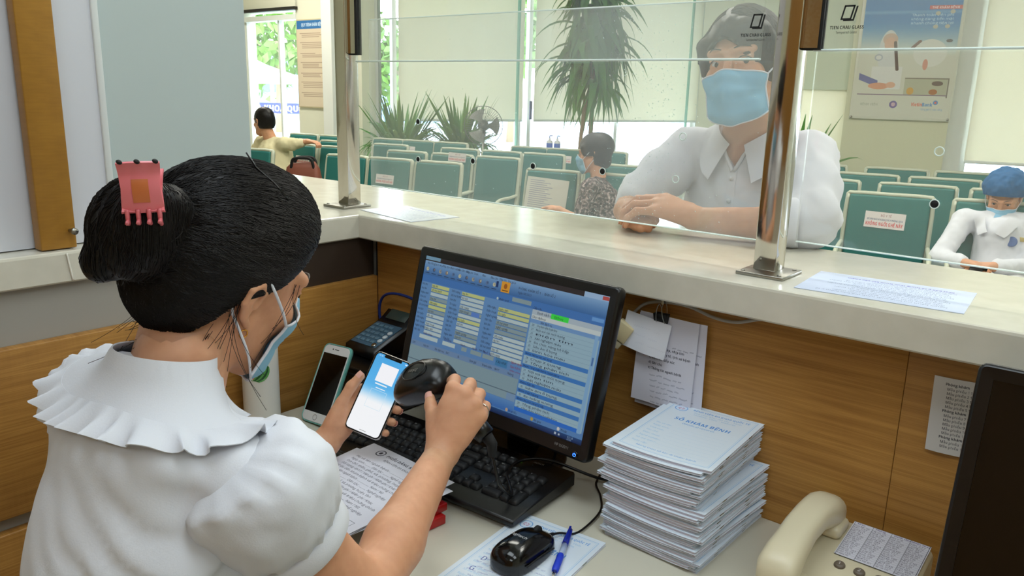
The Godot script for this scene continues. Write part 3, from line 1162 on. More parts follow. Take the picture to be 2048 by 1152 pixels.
func logo(p: Node, c: Vector3) -> void:
	var g := G.new()
	g.smooth = -1
	for k in 2:   # a slanted open frame with a second stroke beside it
		var o := Vector3(0.004 * k, -0.0015 * k, 0.0002 * k)
		var sk := func(x: float, y: float) -> Vector3: return c + o + Vector3(x + y * 0.22, y, 0)
		var pts := [[-0.007, 0.009], [-0.007, -0.009], [0.006, -0.009], [0.006, 0.009]]
		for j in (4 if k == 0 else 3):
			if k == 1 and j == 0: continue
			var a = pts[j]
			var b = pts[(j + 1) % 4]
			var d: Vector2 = Vector2(b[0] - a[0], b[1] - a[1]).normalized() * 0.0012
			var n: Vector2 = Vector2(-d.y, d.x)
			g.quad(sk.call(a[0] - d.x - n.x, a[1] - d.y - n.y), sk.call(b[0] + d.x - n.x, b[1] + d.y - n.y), sk.call(b[0] + d.x + n.x, b[1] + d.y + n.y), sk.call(a[0] - d.x + n.x, a[1] - d.y + n.y))
	part("emblem", g, M.black_matt, p)
	for k in 2:
		var t := letters(["TIEN CHAU GLASS", "Tempered Glass"][k], k == 0)
		var w: float = [0.048, 0.03][k]
		var s := w / t.get_aabb().size.x
		part("lettering", t, M.black_matt, p, Transform3D(Basis().scaled(Vector3(s, s * 1.1, s)), c + Vector3(-w / 2 - t.get_aabb().position.x * s, [-0.0205, -0.0275][k], 0)))


# ================================================================ the waiting hall
func make_chair(w: float) -> Node3D:   # origin on the floor below the middle of the back's top edge; faces +z
	var t := thing("waiting_chair", "teal waiting chair", "chair")
	var tilt := 0.17
	var lean := Transform3D(Basis.from_euler(Vector3(-tilt, 0, 0)), Vector3(0, 0.92, 0))
	var h := w / 2
	var g := G.new()
	g.rbox(lean * at(0, -0.262, 0.012), Vector3(w - 0.045, 0.485, 0.035), 0.014, 2)
	part("backrest", g, M.teal, t)
	g = G.new()
	var p := spline([Vector3(-h + 0.012, -0.60, 0.0), Vector3(-h + 0.012, -0.30, 0), Vector3(-h + 0.014, -0.045, 0), Vector3(-h + 0.04, -0.013, 0), Vector3(0, -0.012, 0), Vector3(h - 0.04, -0.013, 0), Vector3(h - 0.014, -0.045, 0), Vector3(h - 0.012, -0.30, 0), Vector3(h - 0.012, -0.60, 0)], 3)
	for i in p.size(): p[i] = lean * p[i]
	g.tube(p, 0.0135, 6, true, 1.5, Vector3(0, 0, 1))
	part("back_frame", g, M.chair_frame, t)
	g = G.new()
	g.rbox(at(0, 0.435, 0.35), Vector3(w - 0.03, 0.05, 0.42), 0.02, 2)
	part("seat", g, M.teal, t)
	for s in [-1, 1]:
		g = G.new()
		g.tube(spline([lean * Vector3(s * (h - 0.008), -0.29, 0.02), Vector3(s * (h - 0.004), 0.632, 0.2), Vector3(s * (h - 0.004), 0.63, 0.36), Vector3(s * (h - 0.004), 0.58, 0.43), Vector3(s * (h - 0.004), 0.42, 0.43)], 4), 0.0125, 8)
		part("armrest", g, M.chair_frame, t)
	g = G.new()
	g.box(at(0, 0.375, 0.33), Vector3(w, 0.05, 0.06))
	part("beam", g, M.chair_frame, t)
	for s in [-1, 1]:
		g = G.new()
		g.tube(PackedVector3Array([Vector3(s * (h - 0.05), 0.36, 0.33), Vector3(s * (h - 0.05), 0.02, 0.33)]), 0.018, 8)
		g.box(at(s * (h - 0.05), 0.012, 0.33), Vector3(0.05, 0.022, 0.42))
		part("leg", g, M.chair_frame, t)
	return t


const ROWS := [-3.46, -4.14, -4.73, -5.40]
const CHAIRS := [[-3.616, -2.70, -2.31, -1.90, -1.02, -0.53, 0.44, 1.01, 1.54], [-3.74, -3.32, -2.62, -2.19, -1.78, -0.76, 0.6, 1.147, 1.654], [-3.81, -3.19, -2.46, -2.05, -1.655, 0.813, 1.312], [-4.77, -4.37, -3.68, -3.32, -2.95, -2.10, -1.74, -1.34, 0.43, 1.0, 1.48]]


func row_point(r: int, x: float) -> Vector3:
	return E1 * x + E2 * ROWS[r]


func build_hall_furniture() -> void:
	var turn := atan2(E2.x, E2.z)
	var made := {}
	var ordinal := ["first", "second", "third", "fourth", "fifth", "sixth", "seventh", "eighth", "ninth", "tenth", "eleventh", "twelfth"]
	var row := ["nearest the counter", "in the second row of the hall", "in the third row of the hall", "in the row by the windows"]
	for r in 4:
		var n: int = CHAIRS[r].size()
		for i in n:
			var x: float = CHAIRS[r][i]
			var w := 0.40 if x < 0.2 else 0.455
			var lab := "teal padded chair, %s from the left %s%s" % [ordinal[i], "of the row " if r == 0 else "", row[r]]
			if made.has(w): copy_thing(made[w], row_point(r, x), turn, lab, "teal waiting chairs")
			else:
				var c := make_chair(w)
				made[w] = c
				c.position = row_point(r, x)
				c.rotation.y = turn
				tag(c, lab, "", "teal waiting chairs")
	# notices taped on chair backs
	var im := blank(512, 220, Color(0.90, 0.87, 0.86))
	print_text(im, "BỘ Y TẾ", 200, 62, 40, Color(0.6, 0.3, 0.3))
	print_text(im, "ĐỂ ĐẢM BẢO KHOẢNG CÁCH PHÒNG DỊCH", 30, 116, 34, Color(0.3, 0.35, 0.5), true, 450)
	print_text(im, "KHÔNG NGỒI GHẾ NÀY", 22, 190, 66, Color(0.85, 0.2, 0.22), true, 468)
	var sign := printed("chair_notice_print", im, 0.5)
	var notes := [[0, 1.01, -0.01, 0.155, 0.205, "white notice with red letters on the large chair in front of the nurse"], [0, -2.31, -0.02, 0.16, 0.155, "white notice with red letters on the chair just right of the corner post"], [1, -3.74, 0.06, 0.14, 0.15, "notice with red letters on the chair behind the brown bag"], [3, -4.77, 0.03, 0.09, 0.15, "notice on the far chair under the man's outstretched hand"], [3, -3.32, -0.09, 0.10, 0.14, "notice on a chair of the window row, under the bushy plants"], [1, -2.19, 0.06, 0.03, 0.16, "notice at the top of a second-row chair back, left of the large empty chair"], [3, -1.74, 0.0, 0.1, 0.15, "notice on the chair back just left of the seated woman's mask"]]
	for q in notes:
		var g := G.new()
		var w: float = q[4]
		var h := w * 0.43
		g.quad(Vector3(-w / 2, -h / 2, 0.0015), Vector3(w / 2, -h / 2, 0.0015), Vector3(w / 2, h / 2, 0.0015), Vector3(-w / 2, h / 2, 0.0015))
		g.box(at(0, 0, 0), Vector3(w, h, 0.0016))
		var base := Transform3D(Basis.from_euler(Vector3(0, turn, 0)), row_point(q[0], q[1]))
		single("paper_notice", g, sign, q[5], "notice", base * Transform3D(Basis.from_euler(Vector3(-0.17, 0, 0)), Vector3(0, 0.92, 0)) * Transform3D(Basis.from_euler(Vector3(0, 0, -0.03)), Vector3(q[2], -q[3], 0.0325)), "notices on chair backs")
	im = blank(256, 320, Color(0.86, 0.85, 0.80))
	for k in 24:
		box2(im, 20 + (k % 3), 16 + k * 12, 90 + (k * 37) % 60, 4, Color(0.6, 0.6, 0.68))
	var g := G.new()
	g.quad(Vector3(-0.15, -0.18, 0.0015), Vector3(0.15, -0.18, 0.0015), Vector3(0.15, 0.18, 0.0015), Vector3(-0.15, 0.18, 0.0015))
	g.box(at(0, 0, 0), Vector3(0.3, 0.36, 0.002))
	single("paper_sheet", g, printed("chair_sheet_print", im), "large pale sheet of paper propped on the chair beside the seated woman", "paper", Transform3D(Basis.from_euler(Vector3(0, turn, 0)), row_point(0, -1.02)) * Transform3D(Basis.from_euler(Vector3(-0.17, 0, -0.05)), Vector3(-0.012, 0.92, 0)) * at(0, -0.245, 0.033))
	# handbag on a second-row seat
	var b := thing("handbag", "brown leather handbag with black handles on a teal chair", "handbag", row_point(1, -3.36) + E2 * 0.42 + Vector3(0, 0.461, 0), turn + 0.35)
	g = G.new()
	var rings := []
	for s in [[0.0, 0.30, 0.13], [0.02, 0.32, 0.15], [0.18, 0.31, 0.13], [0.30, 0.27, 0.08], [0.345, 0.2, 0.04]]:
		var ring := PackedVector3Array()
		for q in rrect(s[1], s[2], s[2] * 0.35, 4): ring.append(Vector3(q.x, s[0] + 0.012 * sin(q.x * 25.0), -q.y))
		rings.append(ring)
	g.loft(rings)
	part("body", g, mat("brown_leather", Color(0.50, 0.27, 0.20), 0.5), b)
	for s in [-1, 1]:
		g = G.new()
		g.tube(spline([Vector3(-0.09, 0.30, s * 0.03), Vector3(-0.07, 0.37, s * 0.04), Vector3(0.0, 0.385, s * 0.045), Vector3(0.08, 0.375, s * 0.04), Vector3(0.10, 0.30, s * 0.03)], 5), 0.012, 8)
		part("handle", g, M.black_matt, b)
	build_plants()
	build_fan_and_table()
	build_posters()


func leaf_mesh(l: float, w: float, rise: float, droop: float, n := 7) -> ArrayMesh:   # grows along +z, bends down
	var g := G.new()
	var p := []
	for i in n + 1:
		var t := float(i) / n
		var half := w * 0.5 * (sin(PI * minf(1.0, 0.16 + t * 0.84)) ** 0.7) * (1.0 - t ** 6) + 0.0008
		var c := Vector3(0, rise * t - droop * t * t, l * (t - 0.35 * (droop / l) * t * t * 0.6))
		p.append([c + Vector3(half, half * 0.25, 0), c, c + Vector3(-half, half * 0.25, 0)])
	g.sheet(p)
	return g.mesh()


func build_plants() -> void:
	# tall dracaena: pot, canes and tiers of long hanging leaves
	var t := thing("potted_dracaena", "tall potted plant with long hanging leaves in front of the blind", "plant", Vector3(-3.72, 0, -6.27))
	var g := G.new()
	g.lathe(Transform3D(), [[0.14, 0], [0.17, 0.02], [0.21, 0.34], [0.23, 0.37], [0.23, 0.40], [0.2, 0.40], [0.19, 0.36]], 24)
	part("pot", g, M.pot, t)
	g = G.new()
	g.lathe(at(0, 0.34, 0), [[0.19, 0], [0.1, 0.012], [0.01, 0.015]], 16)
	part("soil", g, mat("soil", Color(0.2, 0.15, 0.1), 0.9), t)
	for c in [[0.02, 0.0, 1.95, 0.026], [-0.07, 0.03, 1.35, 0.022]]:
		g = G.new()
		g.tube(spline([Vector3(c[0], 0.33, c[1]), Vector3(c[0] * 1.3 + 0.01, c[2] * 0.6, c[1]), Vector3(c[0] * 0.6, c[2], c[1] * 0.5)], 5), c[3], 10)
		part("cane", g, M.bark, t)
	var ms := [leaf_mesh(0.50, 0.085, 0.20, 0.62), leaf_mesh(0.44, 0.075, 0.16, 0.76), leaf_mesh(0.62, 0.09, 0.26, 0.48), leaf_mesh(0.34, 0.075, 0.10, 0.78)]
	var r := RandomNumberGenerator.new()
	r.seed = 31
	for k in 270:
		var y := lerpf(1.42, 2.72, pow(r.randf(), 0.85))
		var big := 1.0 - absf((y - 1.95) / 0.75) * 0.3
		var a := r.randf() * TAU
		var root := Vector3(0.01, y, 0) + Vector3(sin(a), 0, cos(a)) * (0.03 + 0.12 * r.randf() * big)
		var sc := (0.85 + 0.35 * r.randf()) * big
		var b := Basis.from_euler(Vector3(r.randf_range(-0.2, 0.35), a, r.randf_range(-0.4, 0.4))).scaled_local(Vector3(sc, sc, sc))
		part("leaf", ms[r.randi() % 4], M.leaf, t, Transform3D(b, root))
	# two bushy plants with arching grass-like leaves, and a palm by the pale wall
	var set := [["potted_grass_plant", "bushy potted plant with arching leaves below the left blind", Vector3(-5.22, 0, -4.88), 190, 0.76, 0.95], ["potted_grass_plant", "paler bushy potted plant beside the standing fan", Vector3(-4.78, 0, -5.36), 170, 0.78, 0.9], ["potted_palm", "potted palm with thin arching fronds behind the visitor", Vector3(-1.16, 0, -5.66), 46, 0.74, 0.95]]
	var thin := [leaf_mesh(0.26, 0.022, 0.44, 0.24, 6), leaf_mesh(0.34, 0.020, 0.36, 0.36, 6), leaf_mesh(0.16, 0.022, 0.50, 0.12, 6)]
	for s in set:
		t = thing(s[0], s[1], "plant", s[2])
		g = G.new()
		g.lathe(Transform3D(), [[0.11, 0], [0.13, 0.02], [0.17, s[4] - 0.06], [0.18, s[4] - 0.02], [0.16, s[4] - 0.02], [0.15, s[4] - 0.05]], 20)
		part("pot", g, M.pot, t)
		for k in s[3]:
			var a := r.randf() * TAU
			var q := sqrt(r.randf())
			var sc: float = (0.75 + 0.5 * r.randf()) * s[5] / 0.6
			var b := Basis.from_euler(Vector3(-0.12 + (0.75 if s[0] == "potted_palm" else 0.42) * q, a, r.randf_range(-0.3, 0.3))).scaled_local(Vector3(sc, sc, sc))
			part("leaf", thin[r.randi() % 3], M.leaf2 if s[3] == 170 and k % 3 or s[3] == 190 and k % 5 == 0 else M.leaf, t, Transform3D(b, Vector3(sin(a) * q * 0.1, s[4] - 0.04, cos(a) * q * 0.1)))


func build_fan_and_table() -> void:
	var t := thing("standing_fan", "standing electric fan with a grey wire cage between the plants", "fan", Vector3(-4.28, 0, -5.17), 0.75)
	var grey := mat("fan_grey", Color(0.42, 0.42, 0.4), 0.4)
	var g := G.new()
	g.lathe(Transform3D(), [[0.2, 0], [0.2, 0.015], [0.16, 0.035], [0.03, 0.05]], 24)
	part("base", g, grey, t)
	g = G.new()
	g.tube(PackedVector3Array([Vector3(0, 0.04, 0), Vector3(0, 0.98, 0)]), 0.014, 10)
	part("pole", g, M.steel_dull, t)
	g = G.new()
	g.tube(PackedVector3Array([Vector3(0, 1.06, -0.16), Vector3(0, 1.06, -0.14), Vector3(0, 1.06, -0.05)]), [0.035, 0.06, 0.055], 16)
	g.tube(PackedVector3Array([Vector3(0, 0.95, -0.1), Vector3(0, 1.05, -0.1)]), 0.028, 10)
	part("motor", g, grey, t)
	var c := Vector3(0, 1.06, 0.0)
	g = G.new()
	for k in 3:
		var ring := PackedVector3Array()
		for j in 33: ring.append(c + Vector3(cos(TAU * j / 32), sin(TAU * j / 32), 0) * [0.2, 0.13, 0.05][k] + Vector3(0, 0, [0.0, 0.045, 0.055][k]))
		g.tube(ring, 0.004 if k == 0 else 0.0018, 5, false)
	for k in 48:
		var a := TAU * k / 48
		var d := Vector3(cos(a), sin(a), 0)
		g.tube(PackedVector3Array([c + d * 0.045 + Vector3(0, 0, 0.056), c + d * 0.13 + Vector3(0, 0, 0.045), c + d * 0.2, c + d * 0.13 + Vector3(0, 0, -0.05), c + d * 0.05 + Vector3(0, 0, -0.055)]), 0.0013, 4, false)
	part("cage", g, grey, t)
	for k in 3:
		g = G.new()
		var p := []
		for i in 6:
			var q := float(i) / 5
			var row := []
			for j in 5:
				var a := TAU * k / 3 + (j / 4.0 - 0.5) * (0.5 + 0.75 * q)
				var rr := 0.035 + 0.135 * q
				row.append(c + Vector3(cos(a) * rr, sin(a) * rr, (j / 4.0 - 0.5) * 0.045))
			p.append(row)
		g.sheet(p, 0.002)
		part("blade", g, mat("fan_blade", Color(0.6, 0.6, 0.57), 0.3), t)
	g = G.new()
	g.tube(PackedVector3Array([c + Vector3(0, 0, -0.05), c + Vector3(0, 0, 0.03)]), 0.035, 14)
	part("hub", g, grey, t)
	# small table with two hand-gel bottles
	t = thing("side_table", "small white table by the window, under the gel bottles", "table", Vector3(-3.64, 0, -5.55), 0.5)
	g = G.new()
	g.rbox(at(0, 0.79, 0), Vector3(0.42, 0.03, 0.36), 0.006)
	part("tabletop", g, M.white_plastic, t)
	for k in 4:
		g = G.new()
		g.tube(PackedVector3Array([Vector3([-0.18, 0.18, 0.18, -0.18][k], 0.0, [-0.15, -0.15, 0.15, 0.15][k]), Vector3([-0.18, 0.18, 0.18, -0.18][k], 0.78, [-0.15, -0.15, 0.15, 0.15][k])]), 0.012, 8)
		part("leg", g, M.steel_dull, t)
	for k in 2:
		var b := thing("gel_bottle", ["white pump bottle with blue label, left of the pair by the window", "white pump bottle with blue label, right of the pair by the window"][k], "bottle", Vector3(-3.64, 0.806, -5.55) + E1 * (-0.05 + 0.085 * k), 0.4, "hand gel bottles")
		g = G.new()
		g.lathe(Transform3D(), [[0.03, 0], [0.033, 0.004], [0.033, 0.11], [0.026, 0.125], [0.012, 0.13], [0.012, 0.15]], 18)
		part("body", g, M.white_plastic, b)
		g = G.new()
		g.lathe(at(0, 0.025, 0), [[0.0335, 0], [0.0335, 0.075]], 18, false)
		part("label", g, mat("blue_label", Color(0.15, 0.35, 0.75), 0.5), b)
		g = G.new()
		g.tube(PackedVector3Array([Vector3(0, 0.15, 0), Vector3(0, 0.175, 0), Vector3(0.03, 0.176, 0)]), 0.006, 8)
		part("pump", g, mat("blue_pump", Color(0.2, 0.4, 0.8), 0.4), b)


func build_posters() -> void:
	# notice board left: blue heading and blocks of small print
	var im := blank(420, 640, Color(0.84, 0.78, 0.68))
	box2(im, 0, 0, 420, 62, Color(0.16, 0.42, 0.66))
	for k in 60: box2(im, 300 + k * 2, 62 - k, 2, k, Color(0.25, 0.6, 0.72))
	print_text(im, "QUY TRÌNH KHÁM BỆNH", 60, 44, 34, Color(0.85, 0.92, 0.98), true, 270)
	var rs := RandomNumberGenerator.new()
	rs.seed = 5
	var y := 92.0
	for bl in 7:
		for l in 3 + bl % 2:
			box2(im, 60 if l else 36, y, rs.randf_range(180, 320), 6, Color(0.66, 0.58, 0.5))
			y += 13
		y += 28
	var t := thing("notice_board", "beige notice board with a blue heading on the wall beside the left window", "notice board", Vector3(-6.72, 1.671, -4.9))
	var g := G.new()
	g.rbox(at(0, 0, 0.012), Vector3(0.68, 1.02, 0.02), 0.004)
	part("frame", g, mat("board_rim", Color(0.78, 0.73, 0.58), 0.4), t)
	g = G.new()
	g.quad(Vector3(-0.325, -0.495, 0.0235), Vector3(0.325, -0.495, 0.0235), Vector3(0.325, 0.495, 0.0235), Vector3(-0.325, 0.495, 0.0235))
	part("print", g, printed("notice_print", im, 0.35), t)
	# poster right: blue sky, a masked nurse with a clipboard, a desk, a line of logos
	im = blank(600, 900, Color(0.80, 0.80, 0.74))
	for yy in 330:
		var q := float(yy) / 330
		var c := Color(0.22, 0.50, 0.74).lerp(Color(0.80, 0.82, 0.77), smoothstep(0.25, 1.0, q))
		if yy > 40 and yy < 70: c = c.lerp(Color(0.75, 0.85, 0.92), 0.3 * sin((yy - 40) * 0.105))
		box2(im, 8, 150 + yy, 584, 1, c)
	box2(im, 8, 0, 584, 150, Color(0.22, 0.50, 0.74))
	box2(im, 400, 165, 192, 24, Color(0.80, 0.33, 0.30))
	print_text(im, "THẺ KHÁM BỆNH", 415, 185, 20, Color(0.95, 0.85, 0.85), true, 160)
	for k in 3: print_text(im, ["Thanh toán viện phí", "không dùng tiền mặt", "nhanh chóng tiện lợi"][k], 300, 232 + k * 26, 22, Color(0.78, 0.88, 0.95), false, 250)
	for q in [[455, 215], [540, 205], [450, 300], [520, 298]]: _disc(im, q[0], q[1], 15, 13, Color(0.72, 0.70, 0.62))
	var skin := Color(0.84, 0.66, 0.55)
	var coat := Color(0.84, 0.84, 0.82)
	# nurse
	_disc(im, 185, 470, 62, 150, Color(0.80, 0.81, 0.80)); box2(im, 95, 560, 190, 150, coat)
	_disc(im, 190, 380, 46, 40, Color(0.78, 0.66, 0.58)); _disc(im, 190, 410, 34, 44, skin)
	for k in 70: _disc(im, 222 + k * 0.45, 400 + k * 2.6, 10, 8, Color(0.32, 0.22, 0.18))
	for k in 60: box2(im, 20 + k * 2, 606 + k * 0.8, 3, 44, Color(0.42, 0.44, 0.62))
	_disc(im, 150, 690, 66, 22, Color(0.83, 0.60, 0.48)); _disc(im, 225, 682, 30, 20, skin)
	_disc(im, 130, 500, 26, 22, Color(0.66, 0.68, 0.72)); _disc(im, 130, 500, 18, 14, coat)
	# two people at a desk behind
	_disc(im, 440, 470, 100, 90, Color(0.84, 0.84, 0.80)); _disc(im, 420, 545, 16, 36, Color(0.80, 0.58, 0.50))
	for k in 36: _disc(im, 330 + k * 1.2, 435 - k * 1.2, 10, 8, Color(0.45, 0.30, 0.24))
	_disc(im, 545, 390, 20, 10, Color(0.25, 0.22, 0.22))
	box2(im, 310, 632, 260, 8, Color(0.5, 0.48, 0.42)); box2(im, 570, 632, 8, 130, Color(0.5, 0.48, 0.42))
	box2(im, 310, 640, 258, 104, Color(0.70, 0.70, 0.60))
	_disc(im, 510, 668, 34, 16, Color(0.40, 0.34, 0.30)); _disc(im, 350, 720, 22, 24, Color(0.80, 0.62, 0.28)); _disc(im, 490, 724, 26, 18, Color(0.66, 0.42, 0.22))
	box2(im, 20, 744, 556, 6, Color(0.5, 0.42, 0.5))
	print_text(im, "BỆNH VIỆN", 50, 822, 20, Color(0.6, 0.62, 0.55), false, 110)
	_disc(im, 258, 812, 25, 25, Color(0.45, 0.4, 0.6)); _disc(im, 258, 812, 13, 13, Color(0.78, 0.66, 0.7))
	print_text(im, "Vietin", 368, 820, 32, Color(0.85, 0.36, 0.26), true, 66)
	print_text(im, "Bank", 436, 820, 32, Color(0.25, 0.5, 0.75), true, 62)
	_disc(im, 515, 794, 15, 15, Color(0.3, 0.55, 0.78)); _disc(im, 515, 794, 8, 8, Color(0.8, 0.4, 0.35))
	print_text(im, "Nâng giá trị cuộc sống", 430, 846, 18, Color(0.45, 0.6, 0.78), false, 130)
	t = thing("poster", "health poster with a blue sky and a masked nurse on the column", "poster", wall_c(-0.012, 0.122) + Vector3(0, 1.831, 0), atan2(-E1.z, E1.x))
	g = G.new()
	g.rbox(at(0, 0, 0.01), Vector3(0.775, 1.14, 0.018), 0.004)
	part("backing", g, mat("poster_backing", Color(0.82, 0.82, 0.76), 0.4), t)
	g = G.new()
	g.quad(Vector3(-0.37, -0.55, 0.0195), Vector3(0.37, -0.55, 0.0195), Vector3(0.37, 0.55, 0.0195), Vector3(-0.37, 0.55, 0.0195))
	part("print", g, printed("poster_print", im, 0.3), t)
	for q in [[-0.372, -0.555], [0.372, -0.555]]:
		g = G.new()
		g.lathe(Transform3D(Basis.from_euler(Vector3(PI / 2, 0, 0)), Vector3(q[0], q[1], 0.019)), [[0.011, 0], [0.011, 0.008], [0.006, 0.012]], 12)
		part("standoff", g, M.steel_dull, t)


func _disc(im: Image, cx: float, cy: float, rx: float, ry: float, c: Color) -> void:
	for y in range(maxi(0, int(cy - ry)), mini(im.get_height(), int(cy + ry) + 1)):
		var q := (y + 0.5 - cy) / ry
		if absf(q) < 1.0:
			var w := rx * sqrt(1.0 - q * q)
			var x0 := maxf(0, cx - w)
			im.fill_rect(Rect2i(int(x0), y, int(minf(im.get_width(), cx + w)) - int(x0), 1), c)


# ================================================================ on the desk
func build_desk() -> void:
	# ---- keyboard
	var kx := Transform3D(Basis.from_euler(Vector3(0, 0.06, 0)), Vector3(0.449, DESK + 0.004, 0.19))
	var t := thing("keyboard", "black keyboard with white key lettering in front of the lit monitor", "keyboard")
	t.transform = kx
	var W := 0.462
	var g := G.new()
	# wedge-shaped case: a side outline pushed across
	var side := PackedVector2Array([Vector2(-0.092, 0.002), Vector2(0.088, 0.002), Vector2(0.092, 0.006), Vector2(0.092, 0.013), Vector2(0.088, 0.016), Vector2(-0.086, 0.030), Vector2(-0.092, 0.027)])
	# x of the outline is depth (towards the front), y is up; pushed along -x of the keyboard
	g.prism(Transform3D(Basis(Vector3(0, 0, 1), Vector3(0, 1, 0), Vector3(-1, 0, 0)), Vector3(W / 2, 0, 0)), side, [[0, 0.003], [0.003, 0], [W - 0.003, 0], [W, 0.003]])
	part("case", g, M.black, t)
	for s in [-1, 1]:
		g = G.new()
		g.box(at(s * 0.19, 0, -0.08), Vector3(0.03, 0.006, 0.012))
		part("foot", g, M.black_matt, t)
	var slope := atan2(0.014, 0.174)
	var deck := Transform3D(Basis.from_euler(Vector3(slope, 0, 0)), Vector3(0, 0.0225, 0.0))
	var caps := {}
	var text := G.new()
	text.smooth = -1
	var kk := mat("key_plastic", Color(0.035, 0.035, 0.04), 0.6)
	var u := 0.019
	var x0 := -W / 2 + 0.016
	var rows := [
		["Esc", "", "F1", "F2", "F3", "F4", ".5", "F5", "F6", "F7", "F8", ".5", "F9", "F10", "F11", "F12", ".25", "PrtSc", "Scr", "Pause"],
		["`", "1", "2", "3", "4", "5", "6", "7", "8", "9", "0", "-", "=", "<-:2", ".25", "Ins", "Home", "PgUp", ".25", "Num", "/", "*", "-"],
		["Tab:1.5", "Q", "W", "E", "R", "T", "Y", "U", "I", "O", "P", "[", "]", "\\:1.5", ".25", "Del", "End", "PgDn", ".25", "7", "8", "9", "+:1:2"],
		["Caps:1.75", "A", "S", "D", "F", "G", "H", "J", "K", "L", ";", "'", "Enter:2.25", ".25", "", "", "", ".25", "4", "5", "6"],
		["Shift:2.25", "Z", "X", "C", "V", "B", "N", "M", ",", ".", "/", "Shift:2.75", ".25", "", "^", "", ".25", "1", "2", "3", "Ent:1:2"],
		["Ctrl:1.25", "Win:1.25", "Alt:1.25", " :6.25", "Alt:1.25", "Fn:1.25", "Menu:1.25", "Ctrl:1.25", ".25", "<", "v", ">", ".25", "0:2", "."]]
	for r in 6:
		var x := x0
		var z: float = [-0.055, -0.0295, -0.0105, 0.0085, 0.0275, 0.0465][r]
		for q in rows[r]:
			if q == "":
				x += u
				continue
			if q.begins_with(".") and q.length() > 1:
				x += u * float(q)
				continue
			var bits: PackedStringArray = q.split(":")
			var w := u * (float(bits[1]) if bits.size() > 1 else 1.0)
			var deep := u * (2.0 if bits.size() > 2 else 1.0)
			var key := "%.4f %.4f" % [w, deep]
			if not caps.has(key):
				var c := G.new()
				var rings := []
				for s in [[0.0, 0.0008], [0.0035, 0.0014], [0.0062, 0.0034], [0.0068, 0.0042]]:
					var ring := PackedVector3Array()
					for p in rrect(w - 2 * s[1], deep - 2 * s[1], 0.0022, 1): ring.append(Vector3(p.x, s[0], -p.y))
					rings.append(ring)
				c.loft(rings, false, true)
				caps[key] = c.mesh()
			var pos := Vector3(x + w / 2, 0.0012, z + (deep - u) / 2)
			part("key", caps[key], kk, t, deck * Transform3D(Basis(), pos))
			var label: String = bits[0].strip_edges()
			if label != "":
				ink(text, label, deck * Transform3D(Basis.from_euler(Vector3(-PI / 2, 0, 0)), Vector3(x + 0.0048, 0.0083, z - 0.0005)), 0.0042 if label.length() < 3 else 0.0030)
			x += w
	ink(text, "A4TECH", deck * Transform3D(Basis.from_euler(Vector3(-PI / 2, 0, 0)), Vector3(0.155, 0.0016, -0.073)), 0.006)
	part("lettering", text, mat("key_print", Color(0.62, 0.62, 0.62), 0.6), t)
	for k in 3:
		g = G.new()
		g.lathe(deck * at(0.135 + 0.012 * k, 0.0005, -0.066), [[0.0013, 0], [0.0013, 0.0006], [0.0005, 0.001]], 8)
		var m := mat("led_green" if k == 0 else "led_off", Color(0.3, 0.8, 0.15) if k == 0 else Color(0.1, 0.12, 0.1), 0.4)
		if k == 0:
			m.emission_enabled = true
			m.emission = Color(0.5, 1.0, 0.15)
			m.emission_energy_multiplier = 2.0
		part("status_light", g, m, t)
	# ---- mouse, on a booklet
	t = thing("computer_mouse", "black wired computer mouse lying on a white booklet", "mouse", Vector3(0.7465, DESK + 0.0052, 0.314), 0.03)
	t.scale = Vector3(1.14, 1.06, 1.10)
	g = G.new()
	var rings := []
	var hs := [[0.0, 0.94, 0.0], [0.003, 0.985, 0.0], [0.010, 1.0, 0.0], [0.018, 0.985, 0.001], [0.025, 0.90, 0.003], [0.0305, 0.74, 0.006], [0.0345, 0.52, 0.009], [0.0365, 0.26, 0.011], [0.0370, 0.03, 0.012]]
	for s in hs:
		var ring := PackedVector3Array()
		for k in 40:
			var a := -TAU * k / 40
			var ca := cos(a); var sa := sin(a)
			var wx := 0.0285 * (1.0 + 0.10 * sa - 0.12 * (1.0 - sa * sa) * (1.0 if s[0] > 0.006 else 0.3))
			var p := Vector3(signf(ca) * pow(absf(ca), 0.75) * wx * s[1], s[0], signf(sa) * pow(absf(sa), 0.72) * 0.054 * s[1] + s[2])
			if p.z < -0.01: p.y -= s[0] * 0.28 * pow(clampf((-p.z - 0.01) / 0.044, 0, 1), 1.5)
			ring.append(p)
		rings.append(ring)
	g.loft(rings)
	part("body", g, M.black_gloss, t)
	g = G.new()
	g.tube(spline([Vector3(-0.027, 0.012, 0.03), Vector3(-0.0262, 0.0125, 0.0), Vector3(-0.0268, 0.011, -0.03)], 6), 0.0012, 5)
	part("side_seam", g, M.black_matt, t)
	g = G.new()
	g.tube(spline([Vector3(0.027, 0.012, 0.03), Vector3(0.0262, 0.0125, 0.0), Vector3(0.0268, 0.011, -0.03)], 6), 0.0012, 5)
	part("side_seam", g, M.black_matt, t)
	g = G.new()
	g.lathe(Transform3D(Basis.from_euler(Vector3(0, 0, PI / 2)), Vector3(0.0035, 0.0255, -0.028)), [[0.0075, 0], [0.0095, 0.0015], [0.0095, 0.0055], [0.0075, 0.007]], 20)
	part("scroll_wheel", g, M.black_matt, t)
	g = G.new()
	g.smooth = -1
	ink(g, "logitech", Transform3D(Basis.from_euler(Vector3(-PI / 2 - 0.05, 0, 0)), Vector3(-0.0135, 0.0392, 0.014)), 0.0074)
	part("lettering", g, mat("logo_print", Color(0.75, 0.75, 0.75), 0.5), t)
	g = G.new()
	var p0 := Vector3(0, 0.008, -0.054)
